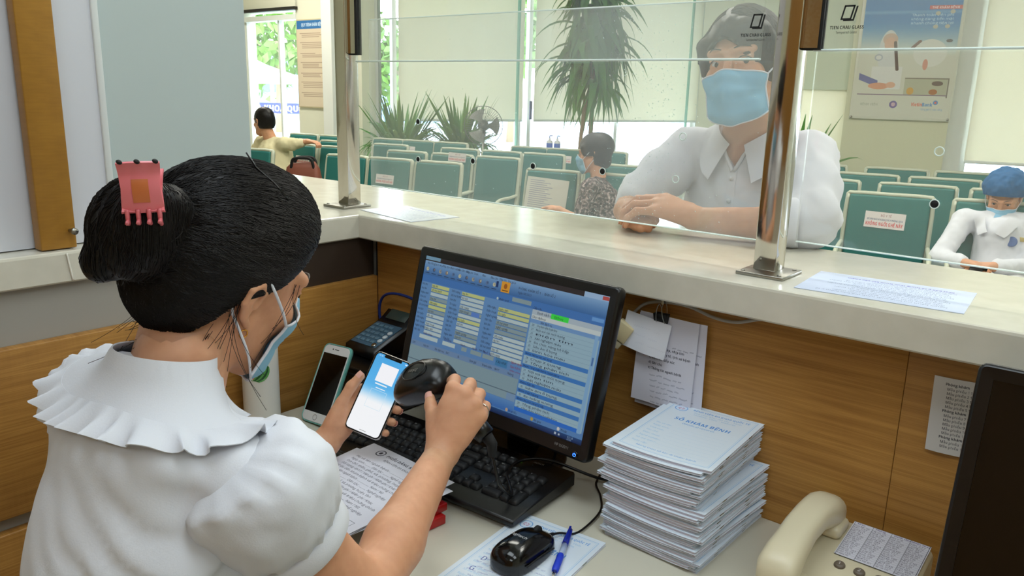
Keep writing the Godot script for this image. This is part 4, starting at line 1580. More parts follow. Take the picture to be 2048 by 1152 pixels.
	var cord := [p0, p0 + Vector3(0.006, -0.003, -0.02), Vector3(0.02, 0.0, -0.10), Vector3(0.012, -0.0012, -0.17), Vector3(-0.012, -0.0012, -0.212), Vector3(-0.04, -0.0012, -0.245), Vector3(-0.055, -0.0012, -0.30), Vector3(-0.05, 0.0, -0.34)]
	g.tube(spline(cord, 6), 0.0017, 6)
	part("cord", g, M.black, t)
	g = G.new()
	g.tube(PackedVector3Array([p0 + Vector3(-0.001, 0.002, 0.006), p0 + Vector3(0.003, -0.001, -0.010)]), [0.0032, 0.0024], 8)
	part("cord_sleeve", g, M.black_matt, t)


# lettering as flat shapes in g: left end at x's origin, reading along x's x axis
func ink(g: G, text: String, x: Transform3D, s: float, bold := false) -> void:
	var v := outline(text, bold)
	for i in range(0, v.size(), 3):
		var p := [v[i], v[i + 1], v[i + 2]]
		if (p[1] - p[0]).cross(p[2] - p[0]).z < 0: p.reverse()
		g.tri(x * (p[0] * s), x * (p[1] * s), x * (p[2] * s))


# ---------------------------------------------------------------- monitors
func make_monitor(label: String, at_: Vector3, phi: float, lit: bool) -> void:   # at_: upper left corner of the front, seen from the desk
	var W := 0.478
	var H := 0.293
	var th := deg_to_rad(13.9)
	var u := Vector3(cos(phi), 0, sin(phi))
	var n := Vector3(-sin(phi), 0, cos(phi))
	var up := -(Vector3(0, -cos(th), 0) + n * sin(th))
	var centre := at_ + u * W / 2 - up * H / 2
	var t := thing("monitor", label, "monitor", Vector3(centre.x - n.x * 0.05, DESK, centre.z - n.z * 0.05), 0, "black computer monitors")
	var f := Transform3D(Basis(u, up, u.cross(up)), centre - t.position)
	var g := G.new()
	g.prism(f, rrect(W, H, 0.010, 4), [[-0.022, 0.006], [-0.020, 0.001], [-0.016, 0.0], [-0.004, 0.0], [-0.0012, 0.0012], [0.0, 0.004]], true, false)
	# face of the bezel round the recessed screen
	var out := rrect(W - 0.008, H - 0.008, 0.007, 4)
	var inn := PackedVector2Array()
	for p in out: inn.append(Vector2(clampf(p.x * 2, -0.2215, 0.2215), clampf(p.y * 3, -0.1205, 0.1285)))
	var r0 := PackedVector3Array(); var r1 := PackedVector3Array(); var r2 := PackedVector3Array()
	for k in out.size():
		r0.append(f * Vector3(out[k].x, out[k].y, 0.0)); r1.append(f * Vector3(inn[k].x, inn[k].y, -0.0012)); r2.append(f * Vector3(inn[k].x, inn[k].y, -0.0035))
	g.smooth = -1
	g.loft([r0, r1, r2], false, false)
	part("bezel", g, M.black, t)
	g = G.new()
	g.prism(f * Transform3D(Basis.from_euler(Vector3(0, PI, 0)), Vector3(0, 0, -0.020)), rrect(W - 0.03, H - 0.03, 0.02, 4), [[0.0, 0.0], [0.014, 0.012], [0.024, 0.05], [0.028, 0.08]], false, true)
	part("back_cover", g, M.black_matt, t)
	g = G.new()
	g.smooth = -1
	var z := -0.003
	g.quad(f * Vector3(-0.2215, -0.1205, z), f * Vector3(0.2215, -0.1205, z), f * Vector3(0.2215, 0.1285, z), f * Vector3(-0.2215, 0.1285, z))
	if lit: part("screen", g, printed("screen_print", screen_image(), 0.35, 0.6), t)
	else: part("screen", g, mat("dark_screen", Color(0.012, 0.012, 0.014), 0.22), t)
	g = G.new()
	g.smooth = -1
	ink(g, "HP LV2011", f * Transform3D(Basis(), Vector3(0.170, -0.1335, 0.0004)), 0.0062)
	part("lettering", g, mat("bezel_print", Color(0.65, 0.65, 0.65), 0.5), t)
	g = G.new()
	g.lathe(f * Transform3D(Basis.from_euler(Vector3(PI / 2, 0, 0)), Vector3(0.214, -0.1375, -0.001)), [[0.0062, 0], [0.0062, 0.0018], [0.005, 0.0026]], 16)
	var pb := part("power_button", g, M.black_gloss, t)
	if lit:
		var m := mat("power_led", Color(0.1, 0.3, 0.9), 0.4)
		m.emission_enabled = true
		m.emission = Color(0.2, 0.45, 1.0)
		m.emission_energy_multiplier = 3.5
		g = G.new()
		var arc := PackedVector3Array()
		for k in 15:
			var a := PI / 2 + 0.6 + (TAU - 1.2) * k / 14
			arc.append(f * Vector3(0.214 + cos(a) * 0.0028, -0.1375 + sin(a) * 0.0028, 0.0018))
		g.tube(arc, 0.0005, 5)
		g.tube(PackedVector3Array([f * Vector3(0.214, -0.1372, 0.0018), f * Vector3(0.214, -0.1342, 0.0018)]), 0.0005, 5)
		part("power_symbol_light", g, m, pb)
	g = G.new()
	var c := f.origin
	g.loft([_rect(Vector3(0, 0.008, -n.z * 0.02) + n * -0.02, u, n, 0.07, 0.035), _rect(Vector3(0, 0.05, 0) - n * 0.03, u, n, 0.06, 0.026), _rect(Vector3(c.x, c.y - 0.06, c.z) - n * 0.05, u, n, 0.055, 0.02), _rect(Vector3(c.x, c.y, c.z) - n * 0.05, u, n, 0.05, 0.02)])
	part("neck", g, M.black, t)
	g = G.new()
	g.lathe(Transform3D(Basis(u * 0.115, Vector3.UP, n * 0.095), Vector3(0, 0, 0) + n * 0.0), [[1.0, 0.0], [1.0, 0.004], [0.96, 0.009], [0.6, 0.013], [0.02, 0.015]], 36)
	part("base", g, M.black_gloss, t)


func _rect(c: Vector3, u: Vector3, n: Vector3, w: float, d: float) -> PackedVector3Array:
	var out := PackedVector3Array()
	for p in rrect(w, d, d * 0.3, 3): out.append(c + u * p.x - n * p.y)
	return out


func screen_image() -> Image:
	var im := blank(1280, 720, Color(0.36, 0.53, 0.71))
	var rs := RandomNumberGenerator.new()
	rs.seed = 12
	for y in 720: box2(im, 0, y, 1280, 1, Color(0.40, 0.57, 0.75).lerp(Color(0.33, 0.50, 0.70), y / 720.0))
	box2(im, 0, 0, 1280, 26, Color(0.17, 0.14, 0.15)); box2(im, 0, 0, 120, 20, Color(0.45, 0.6, 0.7))
	box2(im, 1130, 0, 150, 26, Color(0.60, 0.72, 0.85)); box2(im, 1238, 4, 38, 18, Color(0.70, 0.30, 0.28))
	for y in range(26, 106): box2(im, 0, y, 1280, 1, Color(0.50, 0.65, 0.80).lerp(Color(0.22, 0.40, 0.62), (y - 26) / 80.0))
	var menu := ["Hệ thống", "Danh mục", "Tiếp đón", "Khám bệnh", "Cận lâm sàng", "Viện phí", "Dược", "Kho", "Báo cáo", "Tiện ích", "Trợ giúp"]
	for k in 11: print_text(im, menu[k], 20 + k * 62, 44, 15, Color(0.08, 0.12, 0.2))
	var tones := [Color(0.72, 0.72, 0.62), Color(0.25, 0.35, 0.5), Color(0.62, 0.60, 0.52), Color(0.5, 0.45, 0.42), Color(0.35, 0.45, 0.6)]
	for k in 11:
		_disc(im, 30 + k * 52, 72, 11, 11, tones[k % 5]); _disc(im, 34 + k * 52, 70, 5, 6, tones[(k + 2) % 5])
		box2(im, 14 + k * 52, 92, 34, 4, Color(0.15, 0.22, 0.35))
	box2(im, 600, 44, 60, 56, Color(0.86, 0.60, 0.18)); _disc(im, 630, 68, 12, 14, Color(0.62, 0.36, 0.10)); box2(im, 610, 88, 40, 5, Color(0.4, 0.25, 0.1))
	box2(im, 562, 50, 16, 32, Color(0.1, 0.2, 0.4))
	print_text(im, "PHÒNG KHÁM SỐ 1  -  BÀN SỐ 2", 720, 66, 17, Color(0.1, 0.15, 0.25)); print_text(im, "Ngày 08/2021", 720, 88, 15, Color(0.12, 0.18, 0.3))
	box2(im, 0, 106, 1280, 40, Color(0.25, 0.45, 0.70)); box2(im, 1200, 112, 70, 18, Color(0.40, 0.60, 0.82))
	var wh := Color(0.70, 0.77, 0.78)
	var ye := Color(0.74, 0.77, 0.52)
	var gy := Color(0.52, 0.60, 0.62)
	var dk := Color(0.10, 0.14, 0.22)
	var words := ["Mã BN", "Họ tên", "Ngày sinh", "Địa chỉ", "Đối tượng", "Số thẻ BHYT", "Nơi ĐK", "Từ ngày", "Đến ngày", "Điện thoại", "Nghề nghiệp", "Dân tộc"]
	for col in 3:
		var x: float = [88, 330, 610][col]
		var w: float = [140, 170, 215][col]
		for k in 12:
			var y := 150 + k * 24 + (30 if col == 2 else 0)
			if col == 2 and k > 10: continue
			var c: Color = [[ye, ye, wh, gy, ye, ye, gy, wh, wh, wh, wh, wh], [ye, wh, wh, wh, gy, wh, ye, wh, wh, gy, gy, wh], [ye, ye, wh, gy, gy, gy, wh, wh, wh, wh, wh, wh]][col][k]
			box2(im, x, y, w, 19, c); box2(im, x, y + 18, w, 2, Color(0.3, 0.38, 0.45))
			print_text(im, words[(k + col * 4) % 12], x - 80, y + 15, 15, dk)
			if k % 3 != 2: print_text(im, words[(k * 5 + col) % 12], x + 5, y + 15, 15, dk)
	box2(im, 425, 246, 60, 20, Color(0.35, 0.5, 0.78))
	box2(im, 690, 112, 130, 22, gy); _disc(im, 590, 138, 7, 7, wh); print_text(im, "Khám mới", 602, 144, 15, dk); print_text(im, "Cấp cứu", 840, 144, 15, dk)
	# lower fields
	for k in 5: box2(im, [60, 250, 400, 470, 560][k], 442, [150, 100, 40, 80, 80][k], 22, gy if k > 1 else wh)
	for k in 5: print_text(im, ["Chẩn đoán", "Mã bệnh", "Mạch", "Nhiệt", "Huyết áp"][k], [90, 260, 390, 480, 560][k], 438, 15, Color(0.15, 0.12, 0.35))
	box2(im, 655, 440, 84, 40, Color(0.25, 0.48, 0.66)); print_text(im, "Cập nhật", 664, 464, 17, dk)
	for k in 3: print_text(im, ["Bệnh nhân ưu tiên", "Bảo hiểm y tế", "Miễn giảm"][k], 762, 446 + k * 22, 16, Color(0.55, 0.18, 0.25))
	box2(im, 0, 486, 830, 28, Color(0.42, 0.54, 0.68))
	for k in 9: print_text(im, ["STT", "Mã DV", "Tên dịch vụ", "ĐVT", "SL", "Đơn giá", "Thành tiền", "BHYT", "Phòng"][k], 15 + k * 92, 506, 15, dk)
	box2(im, 0, 514, 830, 118, Color(0.50, 0.60, 0.64)); box2(im, 0, 590, 830, 5, Color(0.36, 0.44, 0.5)); box2(im, 770, 595, 60, 37, Color(0.46, 0.58, 0.7))
	# list on the right
	box2(im, 836, 146, 430, 520, Color(0.58, 0.70, 0.76))
	box2(im, 836, 146, 430, 26, Color(0.66, 0.72, 0.76)); print_text(im, "Danh sách chờ", 870, 166, 17, dk); box2(im, 958, 146, 110, 26, Color(0.22, 0.86, 0.28)); print_text(im, "Dịch vụ", 980, 166, 17, Color(0.05, 0.3, 0.1))
	box2(im, 836, 172, 430, 22, Color(0.76, 0.80, 0.80)); print_text(im, "Chọn dịch vụ", 842, 189, 15, dk)
	box2(im, 836, 194, 430, 20, Color(0.42, 0.58, 0.76)); print_text(im, "Tên dịch vụ", 900, 210, 15, dk)
	var names := ["Công khám bệnh chuyên khoa", "Xét nghiệm máu", "Sinh hóa máu", "Tổng phân tích", "Điện tim", "Siêu âm ổ bụng", "Chụp X quang", "Nội soi tai mũi họng", "Đo chức năng hô hấp", "Đo loãng xương"]
	for k in 21:
		var y := 214 + k * 21.2
		var head := k in [7, 10, 14, 16, 18]
		if head:
			box2(im, 836, y, 400, 20, Color(0.24, 0.47, 0.73)); print_text(im, "Nhóm: " + names[k % 10], 842, y + 15, 14, Color(0.05, 0.1, 0.25))
		else:
			box2(im, 836, y + 20, 400, 1, Color(0.45, 0.56, 0.64))
			print_text(im, "%02d" % (k + 20), 850, y + 15, 14, dk); print_text(im, names[(k * 7) % 10], 882, y + 15, 15, dk, false, 130 + (k * 53) % 120)
	box2(im, 836, 650, 400, 20, Color(0.16, 0.42, 0.78)); box2(im, 1238, 194, 20, 476, Color(0.50, 0.66, 0.80)); box2(im, 1244, 300, 10, 40, Color(0.3, 0.45, 0.65))
	# bottom bar
	for y in range(634, 688): box2(im, 0, y, 830, 1, Color(0.36, 0.54, 0.74).lerp(Color(0.22, 0.42, 0.70), (y - 634) / 54.0))
	for k in 4:
		_disc(im, 620 + k * 170, 682, 9, 9, [Color(0.4, 0.65, 0.35), Color(0.7, 0.62, 0.55), Color(0.7, 0.6, 0.3), Color(0.8, 0.8, 0.8)][k]); print_text(im, ["Lưu (F2)", "In phiếu", "Bỏ qua", "Thoát"][k], 634 + k * 170, 688, 15, dk)
	for y in range(694, 720): box2(im, 0, y, 1280, 1, Color(0.12, 0.28, 0.48).lerp(Color(0.06, 0.14, 0.30), (y - 694) / 26.0))
	print_text(im, "10:14", 1190, 708, 14, Color(0.6, 0.7, 0.8)); print_text(im, "24/08", 1188, 718, 11, Color(0.6, 0.7, 0.8)); box2(im, 1110, 700, 12, 12, Color(0.7, 0.75, 0.8)); box2(im, 1134, 702, 10, 9, Color(0.7, 0.75, 0.8))
	return im


func build_screens() -> void:
	make_monitor("black monitor showing a blue hospital form program in front of the clerk", Vector3(0.257, 1.110, 0.053), deg_to_rad(2.1), true)
	make_monitor("black monitor with a dark screen at the far right end of the desk", Vector3(1.248, 1.117, 0.1), 0.0, false)


# ================================================================ things on and round the desk
func make_phone(called: String, label: String, x: Transform3D, w: float, h: float, screen: Material, rim: Material, notch: bool, cased: bool) -> void:
	var t := thing(called, label, "phone")
	t.transform = x
	var r := w * (0.145 if notch else 0.15)
	var th := 0.0077
	var g := G.new()
	var k := 0.0 if not cased else 0.0016
	g.prism(Transform3D(), rrect(w, h, r, 6), [[-th, 0.002], [-th + 0.002, 0.0], [-0.0015, 0.0], [0.0, 0.0012]], true, false)
	part("body", g, rim, t)
	if cased:
		g = G.new()
		var o := rrect(w + 0.004, h + 0.004, r + 0.002, 6)
		g.prism(Transform3D(), o, [[-th - 0.0015, 0.002], [-th, 0.0], [-0.0006, 0.0], [0.0004, 0.0008], [0.0004, 0.0018], [-0.001, 0.0022]], true, false)
		part("teal_case", g, mat("teal_case", Color(0.42, 0.68, 0.64), 0.45), t)
		g = G.new()
		for y in [0.035, 0.018]: g.rbox(at(w / 2 + 0.0022, y, -0.004), Vector3(0.0014, 0.012, 0.002), 0.0006)
		part("side_button", g, mat("teal_button", Color(0.36, 0.62, 0.58), 0.45), t)
	g = G.new()
	if notch:
		g.prism(at(0, 0, -0.0002), rrect(w - 0.0024, h - 0.0024, r - 0.0012, 6), [[0.0, 0.0], [0.0004, 0.0003]], false, true)
		part("bezel", g, M.black_gloss, t)
		g = G.new()
		var p := PackedVector2Array()
		for q in rrect(w - 0.007, h - 0.007, r - 0.0035, 6): p.append(q)
		g.smooth = -1
		var ring := PackedVector3Array()
		for q in p: ring.append(Vector3(q.x, q.y, 0.00045))
		g.flat_cap(ring, p, false)
		part("screen", g, screen, t)
		g = G.new()
		var top := h / 2 - 0.0035
		g.prism(at(0, top - 0.0022, 0.0004), rrect(0.034, 0.0048, 0.0018, 4), [[0, 0], [0.00025, 0.0001]], false, true)
		part("notch", g, M.black_gloss, t)
		g = G.new()
		g.rbox(at(0, top - 0.0015, 0.0007), Vector3(0.008, 0.0008, 0.0003), 0.0001)
		part("speaker_slot", g, mat("slot_grey", Color(0.25, 0.25, 0.26), 0.5), t)
	else:
		g.prism(at(0, 0, -0.0002), rrect(w - 0.002, h - 0.002, r - 0.001, 6), [[0.0, 0.0], [0.0005, 0.0004]], false, true)
		part("front_glass", g, M.white_plastic, t)
		g = G.new()
		g.smooth = -1
		g.quad(Vector3(-w * 0.46, -h * 0.375, 0.0005), Vector3(w * 0.46, -h * 0.375, 0.0005), Vector3(w * 0.46, h * 0.385, 0.0005), Vector3(-w * 0.46, h * 0.385, 0.0005))
		part("screen", g, screen, t)
		g = G.new()
		var ring2 := PackedVector3Array()
		for j in 25: ring2.append(Vector3(cos(TAU * j / 24) * 0.0055, -h * 0.436 + sin(TAU * j / 24) * 0.0055, 0.0005))
		g.tube(ring2, 0.0005, 5, false)
		part("home_button", g, mat("ring_silver", Color(0.7, 0.7, 0.7), 0.2, 1.0), t)
		g = G.new()
		g.rbox(at(0.0, h * 0.445, 0.0005), Vector3(0.012, 0.0014, 0.0006), 0.0002)
		part("speaker_slot", g, M.black_matt, t)
		g = G.new()
		g.lathe(Transform3D(Basis.from_euler(Vector3(PI / 2, 0, 0)), Vector3(-0.012, h * 0.445, 0.0003)), [[0.0016, 0], [0.0016, 0.0004]], 12)
		part("camera_lens", g, M.black_gloss, t)


const PHONE := Vector3(0.397, 0.898, 0.290)


func phone_frame() -> Transform3D:
	var z := Vector3(0.402, 0.5, 0.767).normalized()
	var x := Vector3(0.916, -0.225, -0.333)
	x = (x - z * x.dot(z)).normalized()
	return Transform3D(Basis(x, z.cross(x), z), PHONE)


func build_desk_objects() -> void:
	# ---- phone held up to the scanner: blue page fading to white, a framed picture above and an empty frame below
	var im := blank(360, 720, Color.WHITE)
	for y in 720:
		var q := y / 720.0
		var c := Color(0.30, 0.66, 0.90).lerp(Color(0.38, 0.72, 0.94), q * 2.0) if q < 0.4 else Color(0.38, 0.72, 0.94).lerp(Color(0.97, 0.98, 0.99), smoothstep(0.4, 0.62, q))
		box2(im, 0, y, 360, 1, c)
	for p in [[88, 78, 190, 170, Color(0.97, 0.97, 0.99)], [104, 262, 130, 12, Color(0.93, 0.96, 0.98)], [128, 300, 104, 8, Color(0.93, 0.96, 0.99)]]: box2(im, p[0], p[1], p[2], p[3], p[4])
	for p in [[92, 322, 172, 3], [92, 490, 172, 3], [92, 322, 3, 170], [262, 322, 3, 170]]: box2(im, p[0], p[1], p[2], p[3], Color(0.80, 0.91, 0.97))
	print_text(im, "10:14", 26, 24, 18, Color(0.9, 0.95, 1.0)); box2(im, 316, 14, 24, 10, Color(0.9, 0.95, 1.0)); box2(im, 150, 700, 70, 4, Color(0.5, 0.5, 0.5))
	make_phone("phone", "smartphone with a bright blue and white screen, held in the clerk's left hand", phone_frame(), 0.0709, 0.1436, printed("phone_page", im, 0.2, 0.85), mat("phone_rim", Color(0.78, 0.76, 0.74), 0.2, 0.8), true, false)
	# ---- white phone leaning on the black box
	var z := Vector3(0.022, 0.476, 0.879).normalized()
	var x := Vector3(0.998, 0.044, -0.049)
	x = (x - z * x.dot(z)).normalized()
	make_phone("phone", "white smartphone in a teal case with a dark screen, leaning on the black box", Transform3D(Basis(x, z.cross(x), z), Vector3(0.117, 0.8175, 0.189)), 0.0782, 0.1625, mat("off_screen", Color(0.012, 0.012, 0.014), 0.1), M.white_plastic, false, true)
	# ---- black box with the card terminal on it
	var t := thing("printer_box", "black box-shaped receipt printer under the card terminal", "printer", Vector3(0.112, DESK, 0.045))
	var g := G.new()
	g.rbox(at(0, 0.05, 0), Vector3(0.185, 0.1, 0.17), 0.008, 2)
	part("body", g, M.black, t)
	g = G.new()
	g.rbox(at(0.0, 0.085, 0.0855), Vector3(0.12, 0.006, 0.003), 0.001)
	part("paper_slot", g, M.dark, t)
	g = G.new()
	g.rbox(at(-0.07, 0.1015, 0.06), Vector3(0.018, 0.004, 0.010), 0.0015)
	part("feed_button", g, mat("grey_button", Color(0.5, 0.52, 0.52), 0.4), t)
	t = thing("card_terminal", "black card payment terminal with a pale blue keypad behind the leaning phone", "card terminal", Vector3(0.085, DESK + 0.101, -0.005))
	g = G.new()
	var side := PackedVector2Array([Vector2(-0.095, 0.0), Vector2(0.078, 0.0), Vector2(0.082, 0.006), Vector2(0.080, 0.022), Vector2(-0.018, 0.056), Vector2(-0.055, 0.084), Vector2(-0.075, 0.088), Vector2(-0.095, 0.075)])
	g.prism(Transform3D(Basis(Vector3(0, 0, 1), Vector3(0, 1, 0), Vector3(-1, 0, 0)), Vector3(0.049, 0, 0)), side, [[0, 0.004], [0.004, 0], [0.094, 0], [0.098, 0.004]])
	part("body", g, M.black, t)
	var top := Transform3D(Basis.from_euler(Vector3(atan2(0.034, 0.098), 0, 0)), Vector3(0, 0.0402, 0.030))
	g = G.new()
	g.rbox(top * at(0, 0, 0), Vector3(0.082, 0.002, 0.084), 0.0008)
	var pad := part("keypad", g, mat("keypad_blue", Color(0.26, 0.38, 0.46), 0.35), t)
	var kg := G.new()
	kg.rbox(Transform3D(), Vector3(0.0125, 0.0028, 0.0085), 0.001)
	var km := kg.mesh()
	for r in 5:
		for c in 4: part("key", km, mat("pos_key", Color(0.36, 0.48, 0.55), 0.4) if not M.has("pos_key") else M.pos_key, pad, top * at(-0.030 + c * 0.0155, 0.0018, -0.030 + r * 0.0145))
	var wg := G.new()
	wg.lathe(Transform3D(), [[0.0062, 0], [0.0062, 0.002], [0.0045, 0.003]], 16)
	for r in 3: part("round_key", wg, mat("white_key", Color(0.78, 0.82, 0.84), 0.4), pad, top * at(0.032, 0.001, -0.012 + r * 0.0155))
	part("round_key", wg, M.steel, pad, top * at(0.031, 0.001, 0.036))
	g = G.new()
	g.rbox(Transform3D(Basis.from_euler(Vector3(atan2(0.028, 0.037), 0, 0)), Vector3(0, 0.0715, -0.037)), Vector3(0.064, 0.0016, 0.034), 0.0006)
	part("display", g, mat("lcd", Color(0.20, 0.25, 0.23), 0.25), t)
	g = G.new()
	g.tube(spline([Vector3(0.052, 0.82, -0.02), Vector3(0.036, 0.86, -0.035), Vector3(0.024, 0.912, -0.036), Vector3(0.038, 0.948, -0.037), Vector3(0.085, 0.962, -0.037), Vector3(0.16, 0.955, -0.037), Vector3(0.25, 0.92, -0.035), Vector3(0.30, 0.80, -0.03), Vector3(0.31, 0.745, -0.02)], 6), 0.0033, 8)
	single("blue_cable", g, mat("blue_cable", Color(0.06, 0.16, 0.42), 0.4), "blue cable arching up the wood panel behind the card terminal", "cable")
	# ---- bottle
	t = thing("drink_bottle", "white bottle printed with a watermelon slice and pink lettering", "bottle", Vector3(0.053, DESK, 0.299))
	g = G.new()
	g.lathe(Transform3D(), [[0.030, 0.0], [0.034, 0.003], [0.0355, 0.012], [0.0355, 0.19], [0.034, 0.205], [0.027, 0.218], [0.020, 0.224], [0.020, 0.232]], 36)
	part("body", g, mat("white_bottle", Color(0.86, 0.86, 0.84), 0.3), t)
	g = G.new()
	g.lathe(at(0, 0.226, 0), [[0.023, 0], [0.024, 0.003], [0.024, 0.028], [0.021, 0.032]], 24)
	part("cap", g, M.white_plastic, t)
	# print wrapped on the side that faces the room
	var face := 0.93   # turn of the print round the bottle
	var wrap := func(p: Vector2, lift: float) -> Vector3:
		var a := face + p.x / 0.0355
		return Vector3(sin(a), 0, cos(a)) * (0.0355 + lift) + Vector3(0, p.y, 0)
	var put_ := func(gg: G, outline_: PackedVector2Array, lift: float) -> void:
		var tr := Geometry2D.triangulate_polygon(outline_)
		for i in range(0, tr.size(), 3):
			var a := outline_[tr[i]]; var b := outline_[tr[i + 1]]; var c := outline_[tr[i + 2]]
			if (b - a).cross(c - a) < 0:
				var s := b; b = c; c = s
			gg.tri(wrap.call(a, lift), wrap.call(b, lift), wrap.call(c, lift))
	g = G.new(); g.smooth = -1
	for l in 2:
		var v := outline(["GOOD", "TASTE"][l], false)
		for i in range(0, v.size(), 3):
			var q := PackedVector2Array()
			for j in 3: q.append(Vector2(v[i + j].x, v[i + j].y) * 0.0125 + Vector2(-0.014 - 0.001 * l, 0.173 - 0.0155 * l))
			put_.call(g, q, 0.0003)
	part("lettering", g, mat("pink_print", Color(0.88, 0.45, 0.50), 0.5), t)
	var mc := Vector2(0.0, 0.128)
	for ring in [[0.0235, Color(0.25, 0.5, 0.25), 0.0002], [0.0215, Color(0.86, 0.90, 0.82), 0.0004], [0.0195, Color(0.88, 0.42, 0.45), 0.0006]]:
		g = G.new(); g.smooth = -1
		var half := PackedVector2Array()
		for k in 25:
			var a := PI * k / 24 + 0.95
			half.append(mc + Vector2(cos(a), sin(a)) * ring[0])
		put_.call(g, half, ring[2])
		part("watermelon_slice", g, mat("melon_print", ring[1], 0.5), t)
	for k in 5:
		g = G.new(); g.smooth = -1
		var band := PackedVector2Array()
		var b0: float = -1.0 + k * 0.4
		for j in 11: band.append(mc + Vector2(cos(0.95), sin(0.95)) * lerpf(-0.022, 0.022, j / 10.0) + Vector2(cos(0.95 - PI / 2), sin(0.95 - PI / 2)) * sqrt(maxf(0.0, 1.0 - pow(j / 5.0 - 1.0, 2.0))) * 0.004 * (k + 0.0))
		for j in 11: band.append(mc + Vector2(cos(0.95), sin(0.95)) * lerpf(0.022, -0.022, j / 10.0) + Vector2(cos(0.95 - PI / 2), sin(0.95 - PI / 2)) * (sqrt(maxf(0.0, 1.0 - pow(j / 5.0 - 1.0, 2.0))) * 0.004 * (k + 1.0) + 0.0001))
		put_.call(g, band, 0.0008)
		part("rind_stripe", g, mat("rind_print", Color(0.10, 0.30, 0.16) if k % 2 else Color(0.35, 0.62, 0.32), 0.5), t)
	for k in 7:
		g = G.new(); g.smooth = -1
		var a := 0.95 + PI * (0.2 + 0.1 * k) 
		var c := mc + Vector2(cos(a), sin(a)) * (0.008 + 0.006 * (k % 2))
		var dot := PackedVector2Array()
		for j in 8: dot.append(c + Vector2(cos(TAU * j / 8), sin(TAU * j / 8)) * 0.0011)
		put_.call(g, dot, 0.001)
		part("seed", g, mat("seed_print", Color(0.15, 0.08, 0.08), 0.5), t)
	# ---- desk telephone
	t = thing("telephone", "cream desk telephone with a printed number list on its body", "telephone", Vector3(1.13, DESK, 0.10))
	g = G.new()
	side = PackedVector2Array([Vector2(-0.115, 0.0), Vector2(0.12, 0.0), Vector2(0.12, 0.022), Vector2(0.03, 0.047), Vector2(-0.105, 0.066), Vector2(-0.115, 0.058)])
	g.prism(Transform3D(Basis(Vector3(0, 0, 1), Vector3(0, 1, 0), Vector3(-1, 0, 0)), Vector3(0.088, 0, 0)), side, [[0, 0.006], [0.003, 0.0015], [0.007, 0], [0.163, 0], [0.167, 0.0015], [0.17, 0.006]])
	part("body", g, M.cream, t)
	for k in 2:   # cradle
		g = G.new()
		g.rbox(at(-0.052, [0.068, 0.048][k], [-0.075, 0.075][k]), Vector3(0.058, 0.02, 0.048), 0.008, 2)
		part("cradle", g, M.cream, t)
	var deck := Transform3D(Basis.from_euler(Vector3(atan2(0.019, 0.135), 0, 0)), Vector3(0.03, 0.0582, -0.043))
	im = blank(420, 400, Color(0.84, 0.84, 0.88))
	for c in 4:
		box2(im, 6 + c * 102, 4, 2, 392, Color(0.2, 0.2, 0.25))
		print_text(im, ["Khoa", "Phòng", "Hành chính", "Điện thoại"][c], 22 + c * 102, 22, 19, Color(0.35, 0.3, 0.5), true)
		for r in 17:
			box2(im, 6, 30 + r * 21, 408, 1, Color(0.4, 0.4, 0.46))
			print_text(im, ["Khoa Nội", "Cấp cứu", "Nhi", "Sản", "Ngoại", "Dược", "X quang"][(r * 3 + c) % 7] + " %d" % (100 + (r * 37 + c * 59) % 400), 10 + c * 102, 46 + r * 21, 17, Color(0.2, 0.18, 0.28), false, 84.0 - (r * 7 + c * 11) % 30)
	box2(im, 0, 0, 420, 3, Color(0.2, 0.2, 0.25)); box2(im, 0, 397, 420, 3, Color(0.2, 0.2, 0.25)); box2(im, 412, 0, 3, 400, Color(0.2, 0.2, 0.25))
	g = G.new(); g.smooth = -1
	g.quad(deck * Vector3(-0.05, 0.0006, 0.020), deck * Vector3(0.054, 0.0006, 0.020), deck * Vector3(0.054, 0.0006, -0.068), deck * Vector3(-0.05, 0.0006, -0.068))
	part("number_list", g, printed("number_list_print", im, 0.6), t)
	var low := Transform3D(Basis.from_euler(Vector3(atan2(0.025, 0.09), 0, 0)), Vector3(0.03, 0.0346, 0.075))
	for r in 3:
		for c in 3:
			g = G.new()
			g.lathe((deck if r == 0 else low) * at(-0.035 + c * 0.026, 0, 0.040 if r == 0 else -0.032 + r * 0.024), [[0.0075, -0.002], [0.0075, 0.0012], [0.0062, 0.0032], [0.003, 0.0036]], 18)
			var b := part("button", g, mat("phone_button", Color(0.42, 0.38, 0.33), 0.4), t)
			g = G.new(); g.smooth = -1
			ink(g, str(r * 3 + c + 1), (deck if r == 0 else low) * Transform3D(Basis.from_euler(Vector3(-PI / 2, 0, 0)), Vector3(-0.0375 + c * 0.026, 0.0038, 0.0425 if r == 0 else -0.0295 + r * 0.024)), 0.0075)
			part("number", g, M.white_plastic, b)
	t = thing("telephone_handset", "cream telephone handset lying in its cradle", "handset", Vector3(1.075, DESK, 0.10))
	g = G.new()
	var rings := []
	for s in [[-0.108, 0.062, 0.020, 0.014], [-0.106, 0.064, 0.042, 0.034], [-0.094, 0.070, 0.052, 0.050], [-0.070, 0.077, 0.054, 0.052], [-0.048, 0.083, 0.051, 0.044], [-0.02, 0.088, 0.047, 0.036], [0.02, 0.086, 0.046, 0.034], [0.052, 0.076, 0.048, 0.038], [0.074, 0.068, 0.052, 0.046], [0.098, 0.058, 0.053, 0.044], [0.110, 0.053, 0.044, 0.032], [0.113, 0.051, 0.02, 0.014]]:
		var ring := PackedVector3Array()
		for p in rrect(s[2], s[3], minf(s[2], s[3]) * 0.38, 4): ring.append(Vector3(p.x, s[1] + 0.012 + p.y, s[0]))
		rings.append(ring)
	g.loft(rings)
	part("grip", g, M.cream, t)
	g = G.new()
	var coil := PackedVector3Array()
